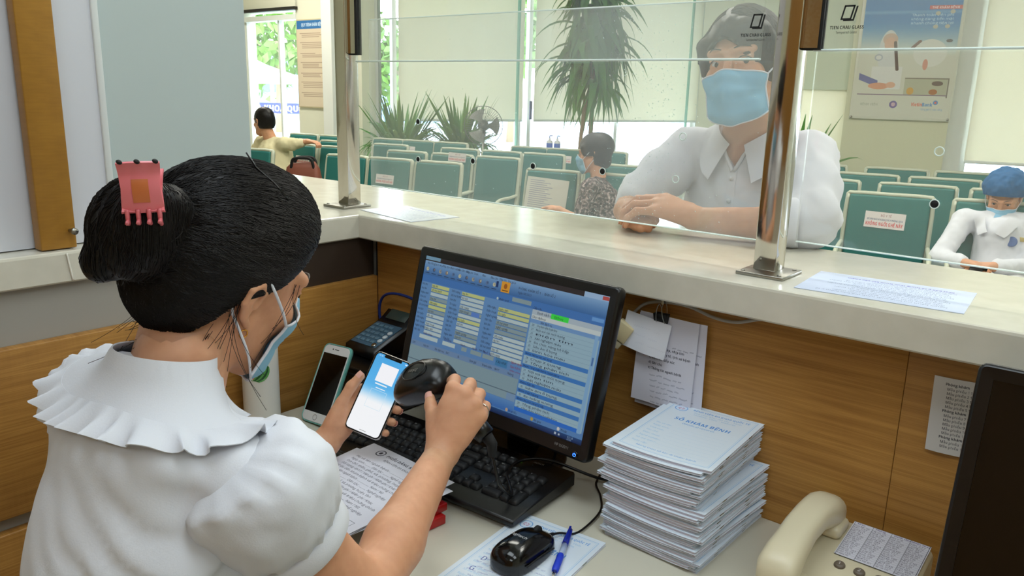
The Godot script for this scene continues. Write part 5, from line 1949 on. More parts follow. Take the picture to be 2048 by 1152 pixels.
	for k in 220: coil.append(Vector3(-0.01 + 0.0055 * cos(k * 0.7), 0.008 + 0.0055 * sin(k * 0.7), 0.122 + k * 0.0007))
	g.tube(coil, 0.0013, 5)
	part("coiled_cord", g, M.cream, t)
	# ---- blue pen
	var pa := Vector3(0.7585, DESK + 0.0115, 0.214)
	var pb := Vector3(0.8145, DESK + 0.0115, 0.335)
	t = thing("ballpoint_pen", "blue ballpoint pen with a clear barrel beside the mouse", "pen")
	t.transform = frame(pa, pb - pa)
	var blue := mat("pen_blue", Color(0.05, 0.14, 0.62), 0.25)
	var stick := func(name_: String, m: Material, prof: Array) -> void:
		var q := PackedVector3Array(); var rr := []
		for s in prof:
			q.append(Vector3(0, 0, s[0])); rr.append(s[1])
		var gg := G.new()
		gg.tube(q, rr, 14)
		part(name_, gg, m, t)
	stick.call("cap", blue, [[0.0, 0.002], [0.001, 0.0036], [0.008, 0.0042], [0.030, 0.0050], [0.046, 0.0050]])
	stick.call("barrel", mat("pen_clear", Color(0.62, 0.68, 0.8), 0.1), [[0.046, 0.0046], [0.074, 0.0046]])
	stick.call("grip", mat("pen_grip", Color(0.08, 0.22, 0.78), 0.5), [[0.074, 0.0048], [0.078, 0.0053], [0.112, 0.0053], [0.118, 0.0040]])
	stick.call("tip", M.steel, [[0.118, 0.0036], [0.130, 0.0014], [0.134, 0.0004]])
	g = G.new()
	g.rbox(at(0.0, 0.0065, 0.024), Vector3(0.0034, 0.0014, 0.046), 0.0006)
	g.rbox(at(0.0, 0.0055, 0.003), Vector3(0.0034, 0.003, 0.004), 0.0006)
	part("clip", g, blue, t)


# ================================================================ paper
func cover_image(worn: bool) -> Image:
	var im := blank(450, 620, Color(0.86, 0.90, 0.94))
	var bl := Color(0.38, 0.62, 0.86)
	var lt := Color(0.62, 0.77, 0.90)
	for p in [[22, 22, 406, 3], [22, 595, 406, 3], [22, 22, 3, 576], [425, 22, 3, 576], [30, 30, 390, 1], [30, 588, 390, 1], [30, 30, 1, 558], [419, 30, 1, 558]]: box2(im, p[0], p[1], p[2], p[3], lt)
	_disc(im, 72, 74, 31, 31, bl); _disc(im, 72, 74, 27, 27, Color(0.82, 0.88, 0.95)); _disc(im, 72, 74, 15, 12, Color(0.72, 0.5, 0.62)); box2(im, 68, 62, 8, 24, Color(0.85, 0.85, 0.92)); box2(im, 60, 70, 24, 8, Color(0.85, 0.85, 0.92))
	print_text(im, "BỆNH VIỆN ĐA KHOA QUỐC TẾ", 128, 66, 22, bl, true, 270)
	print_text(im, "Địa chỉ: Khu đô thị - Tỉnh", 140, 92, 17, lt, false, 230); print_text(im, "Hotline: 1900 - Website", 150, 114, 17, lt, false, 200)
	print_text(im, "SỔ KHÁM BỆNH", 96, 210, 40, Color(0.30, 0.56, 0.84), true, 262)
	print_text(im, "(Medical record)", 150, 240, 19, bl, false, 150)
	for k in 8:
		print_text(im, ["Họ và tên:", "Ngày sinh:", "Giới tính:", "Địa chỉ:", "Điện thoại:", "Nghề nghiệp:", "Số thẻ BHYT:", "Ngày cấp:"][k], 52, 300 + k * 34, 17, lt)
		for j in 40: box2(im, 150 + j * 6, 300 + k * 34, 3, 1, lt)
	print_text(im, "Mang theo sổ khi đi khám bệnh", 90, 572, 17, bl, false, 270)
	if worn:
		var rs := RandomNumberGenerator.new()
		rs.seed = 44
		var ink_ := Color(0.28, 0.32, 0.62)
		for k in 9: scribble(im, 60 + (k % 2) * 30, 292 + k * 32, 200 + (k * 53) % 120, 20, ink_, rs)
		for k in 3: print_text(im, ["C", "D", "G"][k], 70, 330 + k * 80, 40, ink_)
	return im


func make_booklet(w: float, l: float, h: float, cover: Material, print_: Material, sag: float) -> Node3D:   # lies flat, page top towards -z
	var t := thing("booklet", "white health booklet", "booklet")
	var shape := func(y0: float, y1: float, ww: float, ll: float) -> G:
		var g := G.new()
		g.smooth = -1
		var n := 6
		var m := 3
		var yy := func(u: float, v: float) -> float: return -sag * (1.0 - pow(u * 2 - 1, 2.0)) * (0.4 + 0.6 * v)
		for i in n:
			for j in m:
				var p := []
				for q in [[0, 0], [1, 0], [1, 1], [0, 1]]:
					var u := float(i + q[0]) / n
					var v := float(j + q[1]) / m
					p.append(Vector3((u - 0.5) * ww, yy.call(u, v), (v - 0.5) * ll))
				var o0 := Vector3(0, y0, 0)
				var o1 := Vector3(0, y1, 0)
				g.tri(p[3] + o1, p[2] + o1, p[1] + o1, Vector2(float(i) / n, float(j + 1) / m), Vector2(float(i + 1) / n, float(j + 1) / m), Vector2(float(i + 1) / n, float(j) / m))
				g.tri(p[3] + o1, p[1] + o1, p[0] + o1, Vector2(float(i) / n, float(j + 1) / m), Vector2(float(i + 1) / n, float(j) / m), Vector2(float(i) / n, float(j) / m))
				g.tri(p[0] + o0, p[1] + o0, p[2] + o0); g.tri(p[0] + o0, p[2] + o0, p[3] + o0)
				if j == m - 1: g.quad(p[3] + o0, p[2] + o0, p[2] + o1, p[3] + o1, Vector2.ZERO, Vector2.ZERO)
				if j == 0: g.quad(p[1] + o0, p[0] + o0, p[0] + o1, p[1] + o1, Vector2.ZERO, Vector2.ZERO)
				if i == n - 1: g.quad(p[2] + o0, p[1] + o0, p[1] + o1, p[2] + o1, Vector2.ZERO, Vector2.ZERO)
				if i == 0: g.quad(p[0] + o0, p[3] + o0, p[3] + o1, p[0] + o1, Vector2.ZERO, Vector2.ZERO)
		return g
	part("front_cover", shape.call(h - 0.0005, h, w, l), print_, t)
	part("pages", shape.call(0.0005, h - 0.0005, w - 0.003, l - 0.003), M.page_edge, t)
	part("back_cover", shape.call(0.0, 0.0005, w, l), cover, t)
	for k in 2:
		var g := G.new()
		g.rbox(at(w / 2 - 0.001, h * 0.55, (k - 0.5) * l * 0.42), Vector3(0.0014, h * 0.5, 0.012), 0.0004)
		part("staple", g, M.steel_dull, t)
	return t


func build_papers() -> void:
	M.page_edge = mat("page_edges", Color(0.90, 0.88, 0.91), 0.85)
	M.page_edge.albedo_texture = noise_tex(0.03, 2, [[0.0, Color(0.86, 0.86, 0.9)], [1.0, Color(1, 1, 1)]], 61, 128, 512)
	M.page_edge.uv1_triplanar = true
	M.page_edge.uv1_scale = Vector3(4, 500, 4)
	var cover := mat("booklet_cover", Color(0.88, 0.90, 0.93), 0.6)
	var front := printed("booklet_print", cover_image(false), 0.55)
	var r := RandomNumberGenerator.new()
	r.seed = 9
	var hs := [0.0031, 0.0040, 0.0047]
	var protos := []
	var y := DESK
	var n := 40
	var words := ["topmost", "second from the top", "third from the top", "fourth from the top", "fifth from the top"]
	for i in n:
		var k := r.randi() % 3
		var upper := i > 23
		var pos := Vector3(0.868 + r.randf_range(-0.007, 0.007) + (-0.007 if upper else 0.006) + (0.004 if i > 33 else 0.0), y, 0.0655 + r.randf_range(-0.003, 0.006) - (0.004 if upper else 0.0))
		var turn := r.randf_range(-0.035, 0.035) + (0.03 if upper else -0.035)
		var q := n - 1 - i
		var lab := "white stapled health booklet in the tall stack beside the telephone, %s" % (words[q] if q < 5 else "%dth from the top" % (q + 1) if (q + 1) % 10 > 3 or q < 20 else "%d%s from the top" % [q + 1, ["st", "nd", "rd"][(q + 1) % 10 - 1] if (q + 1) % 10 > 0 else "th"])
		var b: Node3D
		while protos.size() <= k: protos.append(null)
		if protos[k] == null:
			b = make_booklet(0.160, 0.218, hs[k], cover, front, 0.0035)
			protos[k] = b
			b.position = pos
			b.rotation.y = turn
			tag(b, lab, "", "white health booklets in the stack")
		else: b = copy_thing(protos[k], pos, turn, lab, "white health booklets in the stack")
		if i == n - 1: b.position.y += 0.0004
		y += hs[k] + 0.0001
	# the booklet under the mouse
	var b2 := make_booklet(0.152, 0.226, 0.0045, cover, printed("used_booklet_print", cover_image(true), 0.55), 0.0)
	b2.position = Vector3(0.7505, DESK + 0.0003, 0.319)
	b2.rotation.y = 0.10
	tag(b2, "white health booklet with blue handwriting lying under the mouse", "")
	# forms under the clerk's left hand, on red and white boxes
	var form := func(sd: int) -> Image:
		var im := blank(594, 840, Color(0.86, 0.86, 0.90))
		var rs := RandomNumberGenerator.new()
		rs.seed = sd
		var ink_ := Color(0.22, 0.22, 0.28)
		_disc(im, 120, 50, 28, 28, ink_); _disc(im, 120, 50, 22, 22, Color(0.86, 0.86, 0.9)); _disc(im, 120, 50, 10, 12, ink_)
		print_text(im, "PHIẾU ĐĂNG KÝ KHÁM BỆNH", 170, 60, 26, ink_, true); print_text(im, "BỆNH VIỆN ĐA KHOA QUỐC TẾ", 190, 96, 20, ink_)
		for k in 12: print_text(im, ["Họ và tên người bệnh: ................ Nam / Nữ", "Ngày sinh: ........ Dân tộc: ........ Nghề nghiệp", "Địa chỉ: thôn, phố, xã, phường, huyện, tỉnh", "Đối tượng: BHYT / Viện phí / Miễn phí / Khác", "Lý do đến khám bệnh và triệu chứng chính"][k % 5], 50, 150 + k * 30, 21, ink_, false, 480 - (k * 67) % 120)
		for k in 9: box2(im, 50, 530 + k * 34, 496, 2, ink_)
		for k in 5: box2(im, [50, 120, 300, 420, 544][k], 530, 2, 274, ink_)
		for k in 8: scribble(im, 130, 556 + k * 34, 130, 18, Color(0.35, 0.4, 0.5), rs)
		return im
	for k in 3:
		var g := G.new()
		var p := []
		for i in 9:
			var row := []
			for j in 9:
				var uu := i / 8.0 - 0.5
				var vv := j / 8.0 - 0.5
				row.append(Vector3(uu * 0.21, 0.004 * sin(uu * 3.0 + k) * (0.3 + vv * vv) + 0.006 * pow(maxf(0, uu), 2), -vv * 0.297))
			p.append(row)
		g.sheet(p, 0.0004)
		single("form_sheet", g, printed("form_print", form.call(k + 3), 0.75), ["printed registration form on top of the pile under the clerk's left hand", "printed registration form sticking out below the top form by the clerk's hand", "printed registration form at the bottom of the pile by the keyboard"][2 - k], "form", Transform3D(Basis.from_euler(Vector3(0.02, [-0.12, 0.05, -0.04][k], 0)), Vector3(0.452 + [0.006, 0.0, 0.004][k], 0.7765 + 0.0035 * k, 0.415 + [0.012, 0.02, 0.004][k])), "registration forms")
	var boxes := [[Vector3(0.500, DESK + 0.008, 0.360), Vector3(0.17, 0.014, 0.10), "flat red and white box at the bottom of the pile by the keyboard"], [Vector3(0.492, DESK + 0.0225, 0.350), Vector3(0.175, 0.013, 0.095), "red flat box directly under the printed forms"]]
	for k in 2:
		var t := thing("flat_box", boxes[k][2], "box", boxes[k][0], -0.10 + 0.06 * k)
		var s: Vector3 = boxes[k][1]
		var g := G.new()
		g.rbox(Transform3D(), s, 0.0012)
		part("carton", g, mat("white_carton", Color(0.85, 0.84, 0.84), 0.4) if k == 0 else mat("red_carton", Color(0.62, 0.05, 0.05), 0.35), t)
		if k == 0:
			g = G.new()
			g.rbox(at(s.x * 0.36, 0, 0), Vector3(s.x * 0.285, s.y + 0.0006, s.z + 0.0006), 0.0012)
			part("red_end", g, mat("red_print", Color(0.70, 0.07, 0.06), 0.35), t)
			g = G.new()
			g.rbox(at(s.x * 0.205, 0, 0), Vector3(s.x * 0.05, s.y + 0.0007, s.z + 0.0007), 0.0012)
			part("grey_band", g, mat("grey_print", Color(0.25, 0.24, 0.25), 0.35), t)
	# sheets hanging from a clip below the ledge
	var sheets := [[0.128, 0.165, Vector3(0.775, 0.962, -0.0375), 0.012, "longest of the printed sheets clipped below the ledge", 0.004], [0.112, 0.158, Vector3(0.768, 0.968, -0.0335), -0.02, "handwritten sheet clipped in front of the long sheet below the ledge", 0.010], [0.088, 0.062, Vector3(0.7315, 1.010, -0.026), -0.13, "small note slip clipped on top of the hanging sheets", 0.014]]
	for k in 3:
		var q = sheets[k]
		var im := blank(300, 400, Color(0.84, 0.84, 0.89) if k < 2 else Color(0.88, 0.89, 0.92))
		var rs := RandomNumberGenerator.new()
		rs.seed = 70 + k
		if k < 2:
			for l in 5: print_text(im, ["a) Đo huyết áp, nhịp tim", "b) Khai báo y tế, lịch sử bệnh", "c) Dịch tễ, tiếp xúc", "d) Ghi chú", "e) Thông tin người bệnh"][l], 70, 150 + l * 24, 15, Color(0.2, 0.2, 0.26), true)
			for l in 6: scribble(im, 80 + l * 4, 270 + l * 24, 150, 15, Color(0.45, 0.47, 0.55), rs)
			scribble(im, 180, 130, 90, 15, Color(0.4, 0.42, 0.5), rs)
		else:
			for l in 3: scribble(im, 60 + l * 20, 130 + l * 85, 140, 44, Color(0.5, 0.52, 0.62), rs)
		var g := G.new()
		var p := []
		for i in 9:
			var row := []
			for j in 11:
				var uu := i / 8.0 - 0.5
				var vv := j / 10.0
				var curl := 0.016 * pow(maxf(0.0, -uu - 0.2), 1.3) * (1.0 - vv) * (2.0 if k == 1 else 0.6)
				row.append(Vector3(uu * q[0], (vv - 0.5) * q[1], q[5] * (1.0 - vv) * 0.5 + 0.004 * cos(uu * 4.0) * (1 - vv) + curl))
			p.append(row)
		g.sheet(p, 0.0003)
		single("hanging_sheet", g, printed("hanging_print", im, 0.75), q[4], "paper", Transform3D(Basis.from_euler(Vector3(0, 0, q[3])), q[2]), "papers hanging from the clip")
	var t2 := thing("binder_clip", "black binder clip holding the papers below the ledge", "binder clip", Vector3(0.757, 1.044, -0.028))
	var cg := G.new()
	cg.prism(Transform3D(Basis(Vector3(0, 0, 1), Vector3(0, 1, 0), Vector3(-1, 0, 0)), Vector3(0.0125, 0, 0)), PackedVector2Array([Vector2(-0.0075, 0.008), Vector2(-0.0015, -0.008), Vector2(0.0015, -0.008), Vector2(0.0075, 0.008)]), [[0, 0.0004], [0.0004, 0], [0.0246, 0], [0.025, 0.0004]])
	part("body", cg, M.black_matt, t2)
	for s in [-1, 1]:
		cg = G.new()
		cg.tube(spline([Vector3(-0.008, -0.008, s * 0.002), Vector3(-0.006, 0.006, s * 0.008), Vector3(-0.004, 0.020, s * 0.009), Vector3(0.0, 0.026, s * 0.009), Vector3(0.004, 0.020, s * 0.009), Vector3(0.006, 0.006, s * 0.008), Vector3(0.008, -0.008, s * 0.002)], 4), 0.0007, 6)
		part("wire_handle", cg, M.steel_dull, t2)
	cg = G.new()
	cg.tube(spline([Vector3(0.757, 1.083, -0.02), Vector3(0.7575, 1.075, -0.028), Vector3(0.757, 1.068, -0.028)], 4), 0.0022, 8)
	cg.tube(PackedVector3Array([Vector3(0.757, 1.083, -0.022), Vector3(0.757, 1.079, -0.022)]), 0.005, 10)
	single("screw_hook", cg, mat("ivory_hook", Color(0.7, 0.66, 0.55), 0.4), "small ivory hook under the ledge above the binder clip", "hook")
	cg = G.new()
	cg.tube(spline([Vector3(0.672, 1.014, -0.034), Vector3(0.69, 1.03, -0.036), Vector3(0.715, 1.058, -0.040), Vector3(0.752, 1.069, -0.040), Vector3(0.80, 1.070, -0.041), Vector3(0.845, 1.060, -0.042), Vector3(0.885, 1.060, -0.043), Vector3(0.93, 1.074, -0.044), Vector3(0.99, 1.0775, -0.045), Vector3(1.3, 1.0775, -0.045)], 5), 0.0027, 8)
	single("white_cable", cg, mat("grey_cable", Color(0.62, 0.6, 0.56), 0.5), "pale cable running along under the edge of the stone ledge", "cable")
	var ad := thing("cable_adapter", "ivory adapter plug hanging beside the lit monitor's right edge", "adapter", Vector3(0.688, 1.008, -0.02), 0.3)
	cg = G.new()
	cg.rbox(Transform3D(Basis.from_euler(Vector3(0, 0, -0.55)), Vector3.ZERO), Vector3(0.030, 0.034, 0.018), 0.002)
	part("housing", cg, mat("ivory_plastic", Color(0.80, 0.74, 0.58), 0.45), ad)
	cg = G.new()
	cg.rbox(Transform3D(Basis.from_euler(Vector3(0, 0, -0.55)), Vector3(-0.012, -0.022, 0)), Vector3(0.022, 0.014, 0.014), 0.002)
	part("plug", cg, mat("ivory_plug", Color(0.72, 0.68, 0.56), 0.45), ad)
	cg = G.new()
	cg.tube(spline([Vector3(0.668, 0.985, -0.03), Vector3(0.652, 0.95, -0.035), Vector3(0.62, 0.90, -0.036), Vector3(0.58, 0.82, -0.036), Vector3(0.55, 0.75, -0.034)], 5), 0.0042, 8)
	single("dark_blue_cable", cg, mat("dark_blue_cable", Color(0.05, 0.11, 0.22), 0.45), "dark blue cable behind the right edge of the lit monitor", "cable")
	# price slip on the wood wall
	var im2 := blank(240, 400, Color(0.80, 0.79, 0.78))
	var yy2 := 40
	for k in 15:
		var head := k in [0, 6, 12]
		print_text(im2, "Phòng khám" if head else "Mẫu phiếu %d" % k, 60 if head else 70, yy2, 19, Color(0.18, 0.17, 0.2), head)
		if not head: print_text(im2, "%d0" % (10 + k), 180, yy2, 19, Color(0.18, 0.17, 0.2))
		yy2 += 23 if not head else 25
	var sg := G.new(); sg.smooth = -1
	var sl := []
	for i in 5:
		var row := []
		for j in 6: row.append(Vector3((i / 4.0 - 0.5) * 0.062, (j / 5.0 - 0.5) * 0.11, 0.0015 * sin(i * 1.3) + 0.001))
		sl.append(row)
	sg.sheet(sl, 0.0003)
	single("price_slip", sg, printed("slip_print", im2, 0.7), "small printed list taped to the wood panel beside the dark monitor", "paper slip", Transform3D(Basis.from_euler(Vector3(0, 0, 0.02)), Vector3(1.209, 0.989, -0.0485)))
	# laminated sheets on the ledge
	for k in 2:
		var im := blank(600, 420, Color(0.80, 0.85, 0.95) if k else Color(0.84, 0.86, 0.88))
		for l in 11: print_text(im, ["Người bệnh vui lòng xuất trình thẻ bảo hiểm y tế", "Giấy tờ tùy thân có ảnh, giấy chuyển tuyến", "Khai báo y tế trung thực trước khi vào khám", "Đeo khẩu trang, giữ khoảng cách an toàn"][l % 4], 60 + (l % 3) * 12, 60 + l * 30, 24, Color(0.45, 0.52, 0.66) if l < 10 else Color(0.25, 0.25, 0.75), l == 10, 470 - (l * 71) % 160)
		var g := G.new()
		g.smooth = -1
		var w: float = [0.21, 0.226][k]
		var d: float = [0.13, 0.15][k]
		g.rbox(Transform3D(), Vector3(w, 0.0007, d), 0.0002)
		# its print faces up and reads from the visitors' side
		var s := single("ledge_sheet", g, mat("laminate_sheet", Color(0.82, 0.86, 0.93), 0.3), ["faded instruction sheet on the ledge beside the corner post", "blue-white instruction sheet on the ledge right of the second steel post"][k], "instruction sheet", Transform3D(Basis.from_euler(Vector3(0, [-0.16, 0.08][k], 0)), [Vector3(0.058, LEDGE + 0.0005, -0.098), Vector3(1.081, LEDGE + 0.0005, -0.114)][k]), "instruction sheets on the ledge")
		g = G.new()
		g.smooth = -1
		g.quad(Vector3(w / 2, 0.0005, -d / 2), Vector3(-w / 2, 0.0005, -d / 2), Vector3(-w / 2, 0.0005, d / 2), Vector3(w / 2, 0.0005, d / 2))
		part("print", g, printed("ledge_print", im, 0.3), s)


# ================================================================ people
# Heads are made in their own frame: the point between the ears is the origin, the face looks along -z, y is up.
func head_into(acc, X: Transform3D, cell: float, neck_to: Vector3, neck_r: float, female := true) -> F:
	var f := F.new(Vector3(-0.11, -0.15, -0.13), Vector3(0.11, 0.15, 0.13), cell)
	var e := func(c: Vector3, r: Vector3, k: float, rot := Vector3.ZERO) -> void:
		f.ell(Transform3D(Basis.from_euler(rot) * Basis.from_scale(r), c), k)
	e.call(Vector3(0, 0.034, 0.018), Vector3(0.072, 0.084, 0.092), 0.02)
	e.call(Vector3(0, -0.030, -0.030), Vector3(0.060, 0.078, 0.058), 0.03)
	for s in [-1, 1]:
		f.bone(Vector3(s * 0.056, -0.035, 0.002), Vector3(s * 0.030, -0.088, -0.050), 0.018, 0.017, 0.02)
		f.bone(Vector3(s * 0.030, -0.088, -0.050), Vector3(0, -0.098, -0.066), 0.017, 0.017, 0.015)
		e.call(Vector3(s * 0.040, -0.020, -0.062), Vector3(0.020, 0.018, 0.016), 0.018)    # cheekbone
		f.bone(Vector3(s * 0.012, 0.026, -0.088), Vector3(s * 0.045, 0.030, -0.070), 0.009, 0.009, 0.014)   # brow
	f.bone(Vector3(0, 0.018, -0.086), Vector3(0, -0.022, -0.101), 0.0075, 0.0105, 0.010)   # nose
	for s in [-1, 1]: e.call(Vector3(s * 0.010, -0.027, -0.094), Vector3(0.008, 0.007, 0.009), 0.006)
	for s in [-1, 1]: e.call(Vector3(s * 0.031, 0.010, -0.094), Vector3(0.017, 0.011, 0.014), -0.010)   # eye hollows
	f.bone(Vector3(-0.016, -0.055, -0.084), Vector3(0.016, -0.055, -0.084), 0.007, 0.007, 0.010)   # lips
	f.bone(Vector3(-0.011, -0.063, -0.083), Vector3(0.011, -0.063, -0.083), 0.007, 0.007, 0.008)
	for s in [-1, 1]:   # lids
		f.bone(Vector3(s * 0.018, 0.012, -0.0815), Vector3(s * 0.043, 0.014, -0.074), 0.0055, 0.0050, 0.004)
		f.bone(Vector3(s * 0.018, 0.001, -0.0805), Vector3(s * 0.043, 0.003, -0.074), 0.0050, 0.0045, 0.004)
	var nt := X.affine_inverse() * neck_to
	f.bone(Vector3(0, -0.045, 0.022), nt, neck_r, neck_r * 1.06, 0.022)
	var one := f.nets()
	var g := F.new(Vector3(0.055, -0.05, -0.02), Vector3(0.10, 0.055, 0.055), minf(cell, 0.0022))
	g.ell(Transform3D(Basis.from_euler(Vector3(0, 0.45, 0)) * Basis.from_scale(Vector3(0.006, 0.027, 0.014)), Vector3(0.074, 0.002, 0.014)), 0.004)
	g.chain([Vector3(0.075, 0.004, 0.000), Vector3(0.078, 0.022, 0.002), Vector3(0.082, 0.033, 0.014), Vector3(0.084, 0.024, 0.029), Vector3(0.082, 0.004, 0.029), Vector3(0.077, -0.018, 0.016), Vector3(0.073, -0.030, 0.004)], [0.003, 0.0042, 0.0045, 0.0045, 0.0042, 0.0046, 0.0055], 0.004)
	g.chain([Vector3(0.079, 0.014, 0.012), Vector3(0.080, 0.004, 0.020), Vector3(0.077, -0.010, 0.012)], [0.0025, 0.003, 0.003], 0.004)
	g.bone(Vector3(0.071, 0.003, 0.004), Vector3(0.072, -0.002, 0.004), 0.006, 0.006, 0.003)
	var ear := g.nets()
	for s in [1, -1]:
		var base := one[0].size() as int
		for i in ear[0].size():
			one[0].append((Vector3(0.071, 0.0, 0.006) + (ear[0][i] - Vector3(0.071, 0.0, 0.006)) * Vector3(0.95, 0.84, 0.84)) * Vector3(s, 1, 1))
			one[1].append(ear[1][i] * Vector3(s, 1, 1))
		for i in range(0, ear[2].size(), 3):
			if s == 1: one[2].append_array(PackedInt32Array([ear[2][i] + base, ear[2][i + 1] + base, ear[2][i + 2] + base]))
			else: one[2].append_array(PackedInt32Array([ear[2][i] + base, ear[2][i + 2] + base, ear[2][i + 1] + base]))
	join(acc, one, X)
	return f


func join(acc: Array, one: Array, X: Transform3D) -> void:
	var v: PackedVector3Array = acc[0]
	var n: PackedVector3Array = acc[1]
	var ix: PackedInt32Array = acc[2]
	var base := v.size()
	for p in one[0]: v.append(X * p)
	for p in one[1]: n.append((X.basis * p).normalized())
	for i in one[2]: ix.append(i + base)
	acc[0] = v; acc[1] = n; acc[2] = ix


func empty() -> Array:
	return [PackedVector3Array(), PackedVector3Array(), PackedInt32Array()]


# a hand with a palm, four fingers and a thumb. joints: for each finger [knuckle, middle, end joint, tip]
func hand_into(acc: Array, elbow: Vector3, wrist: Vector3, palm_root: Array, fingers: Array, thumb: Array, thick := 1.0) -> F:
	var lo := wrist; var hi := wrist
	for f in fingers + [thumb, palm_root]:
		for p in f:
			lo = lo.min(p); hi = hi.max(p)
	var m := Vector3(0.024, 0.024, 0.024)
	var back := wrist + (elbow - wrist).normalized() * 0.03
	var f := F.new(lo.min(back) - m, hi.max(back) + m, 0.003)
	f.bone(back, wrist, 0.0255 * thick, 0.0235 * thick, 0.01)
	for i in 4:
		f.bone(wrist.lerp(palm_root[i], 0.25), fingers[i][0], 0.016 * thick, [0.0115, 0.012, 0.0115, 0.0105][i] * thick, 0.014)
		if i < 3: f.bone(palm_root[i].lerp(palm_root[i + 1], 0.5), fingers[i][0].lerp(fingers[i + 1][0], 0.5) * 0.8 + wrist * 0.2, 0.012 * thick, 0.0105 * thick, 0.012)
	f.bone(wrist, thumb[0], 0.018 * thick, 0.014 * thick, 0.014)
	f.bone(thumb[0], thumb[1], 0.0140 * thick, 0.0112 * thick, 0.010)
	f.bone(palm_root[0].lerp(fingers[0][0], 0.45), thumb[1].lerp(thumb[0], 0.5), 0.010 * thick, 0.009 * thick, 0.014)
	f.chain([thumb[1], thumb[2], thumb[3]], [0.0108 * thick, 0.0098 * thick, 0.0080 * thick], 0.004)
	for i in 4:
		var r: float = [0.0092, 0.0095, 0.0091, 0.0081][i] * thick
		f.chain(fingers[i], [r * 1.12, r * 1.02, r * 0.93, r * 0.80], 0.0035)
	join(acc, f.nets(), Transform3D())
	return f


func nail(root: Node3D, tip: Vector3, from: Vector3, out: Vector3, r: float) -> void:
	var along := (tip - from).normalized()
	var n := (out - along * out.dot(along)).normalized()
	var side := along.cross(n)
	var g := G.new()
	var p := []
	for i in 5:
		var row := []
		for j in 5:
			var a := (i / 4.0 - 0.5) * 1.7
			row.append(tip + along * (r * (j / 4.0 - 0.35) * 1.5) + (side * sin(a) + n * cos(a)) * r * (1.06 - 0.16 * pow(j / 4.0, 3.0)))
		p.append(row)
	g.sheet(p, 0.0004)
	pw("fingernail", g, M.nail, root)


func pw(called: String, g, m: Material, root: Node3D, X := Transform3D()) -> MeshInstance3D:   # a part given in the room's own coordinates
	return part(called, g, m, root, Transform3D(X.basis, X.origin - root.position))


func ring_between(c: Vector3, ex: Vector3, ey: Vector3, rx: float, ry: float, n: int, wob: Callable) -> PackedVector3Array:
	var out := PackedVector3Array()
	for k in n:
		var a := TAU * k / n
		var w: float = wob.call(a)
		out.append(c + ex * cos(a) * rx * w + ey * sin(a) * ry * w)
	return out


func people_materials() -> void:
	if M.has("nail"): return
	M.nail = mat("nail", Color(0.88, 0.66, 0.60), 0.3)
	M.skin.subsurf_scatter_enabled = true
	M.skin.subsurf_scatter_strength = 0.12
	M.skin.albedo_texture = noise_tex(0.02, 4, [[0.0, Color(0.93, 0.90, 0.88)], [1.0, Color(1, 1, 1)]], 77, 256, 256)
	M.skin.uv1_triplanar = true
	M.skin.uv1_scale = Vector3(9, 9, 9)
	M.cotton = mat("white_cotton", Color(0.86, 0.87, 0.90), 0.85)
	M.cotton.rim_enabled = true
	M.cotton.rim = 0.25
	M.cotton.normal_enabled = true
	M.cotton.normal_texture = noise_tex(0.06, 3, [], 15, 512, 512, 3.0)
	M.cotton.normal_scale = 0.25
	M.cotton.uv1_triplanar = true
	M.cotton.uv1_scale = Vector3(14, 14, 14)
	M.mask = mat("mask_blue", Color(0.55, 0.76, 0.88), 0.85)
	M.mask_edge = mat("mask_white", Color(0.86, 0.88, 0.92), 0.8)
	M.hair_brown = mat("brown_hair", Color(0.17, 0.125, 0.105), 0.42)
	M.eye_white = mat("eye_white", Color(0.82, 0.80, 0.78), 0.2)
	M.iris = mat("iris", Color(0.05, 0.035, 0.03), 0.15)


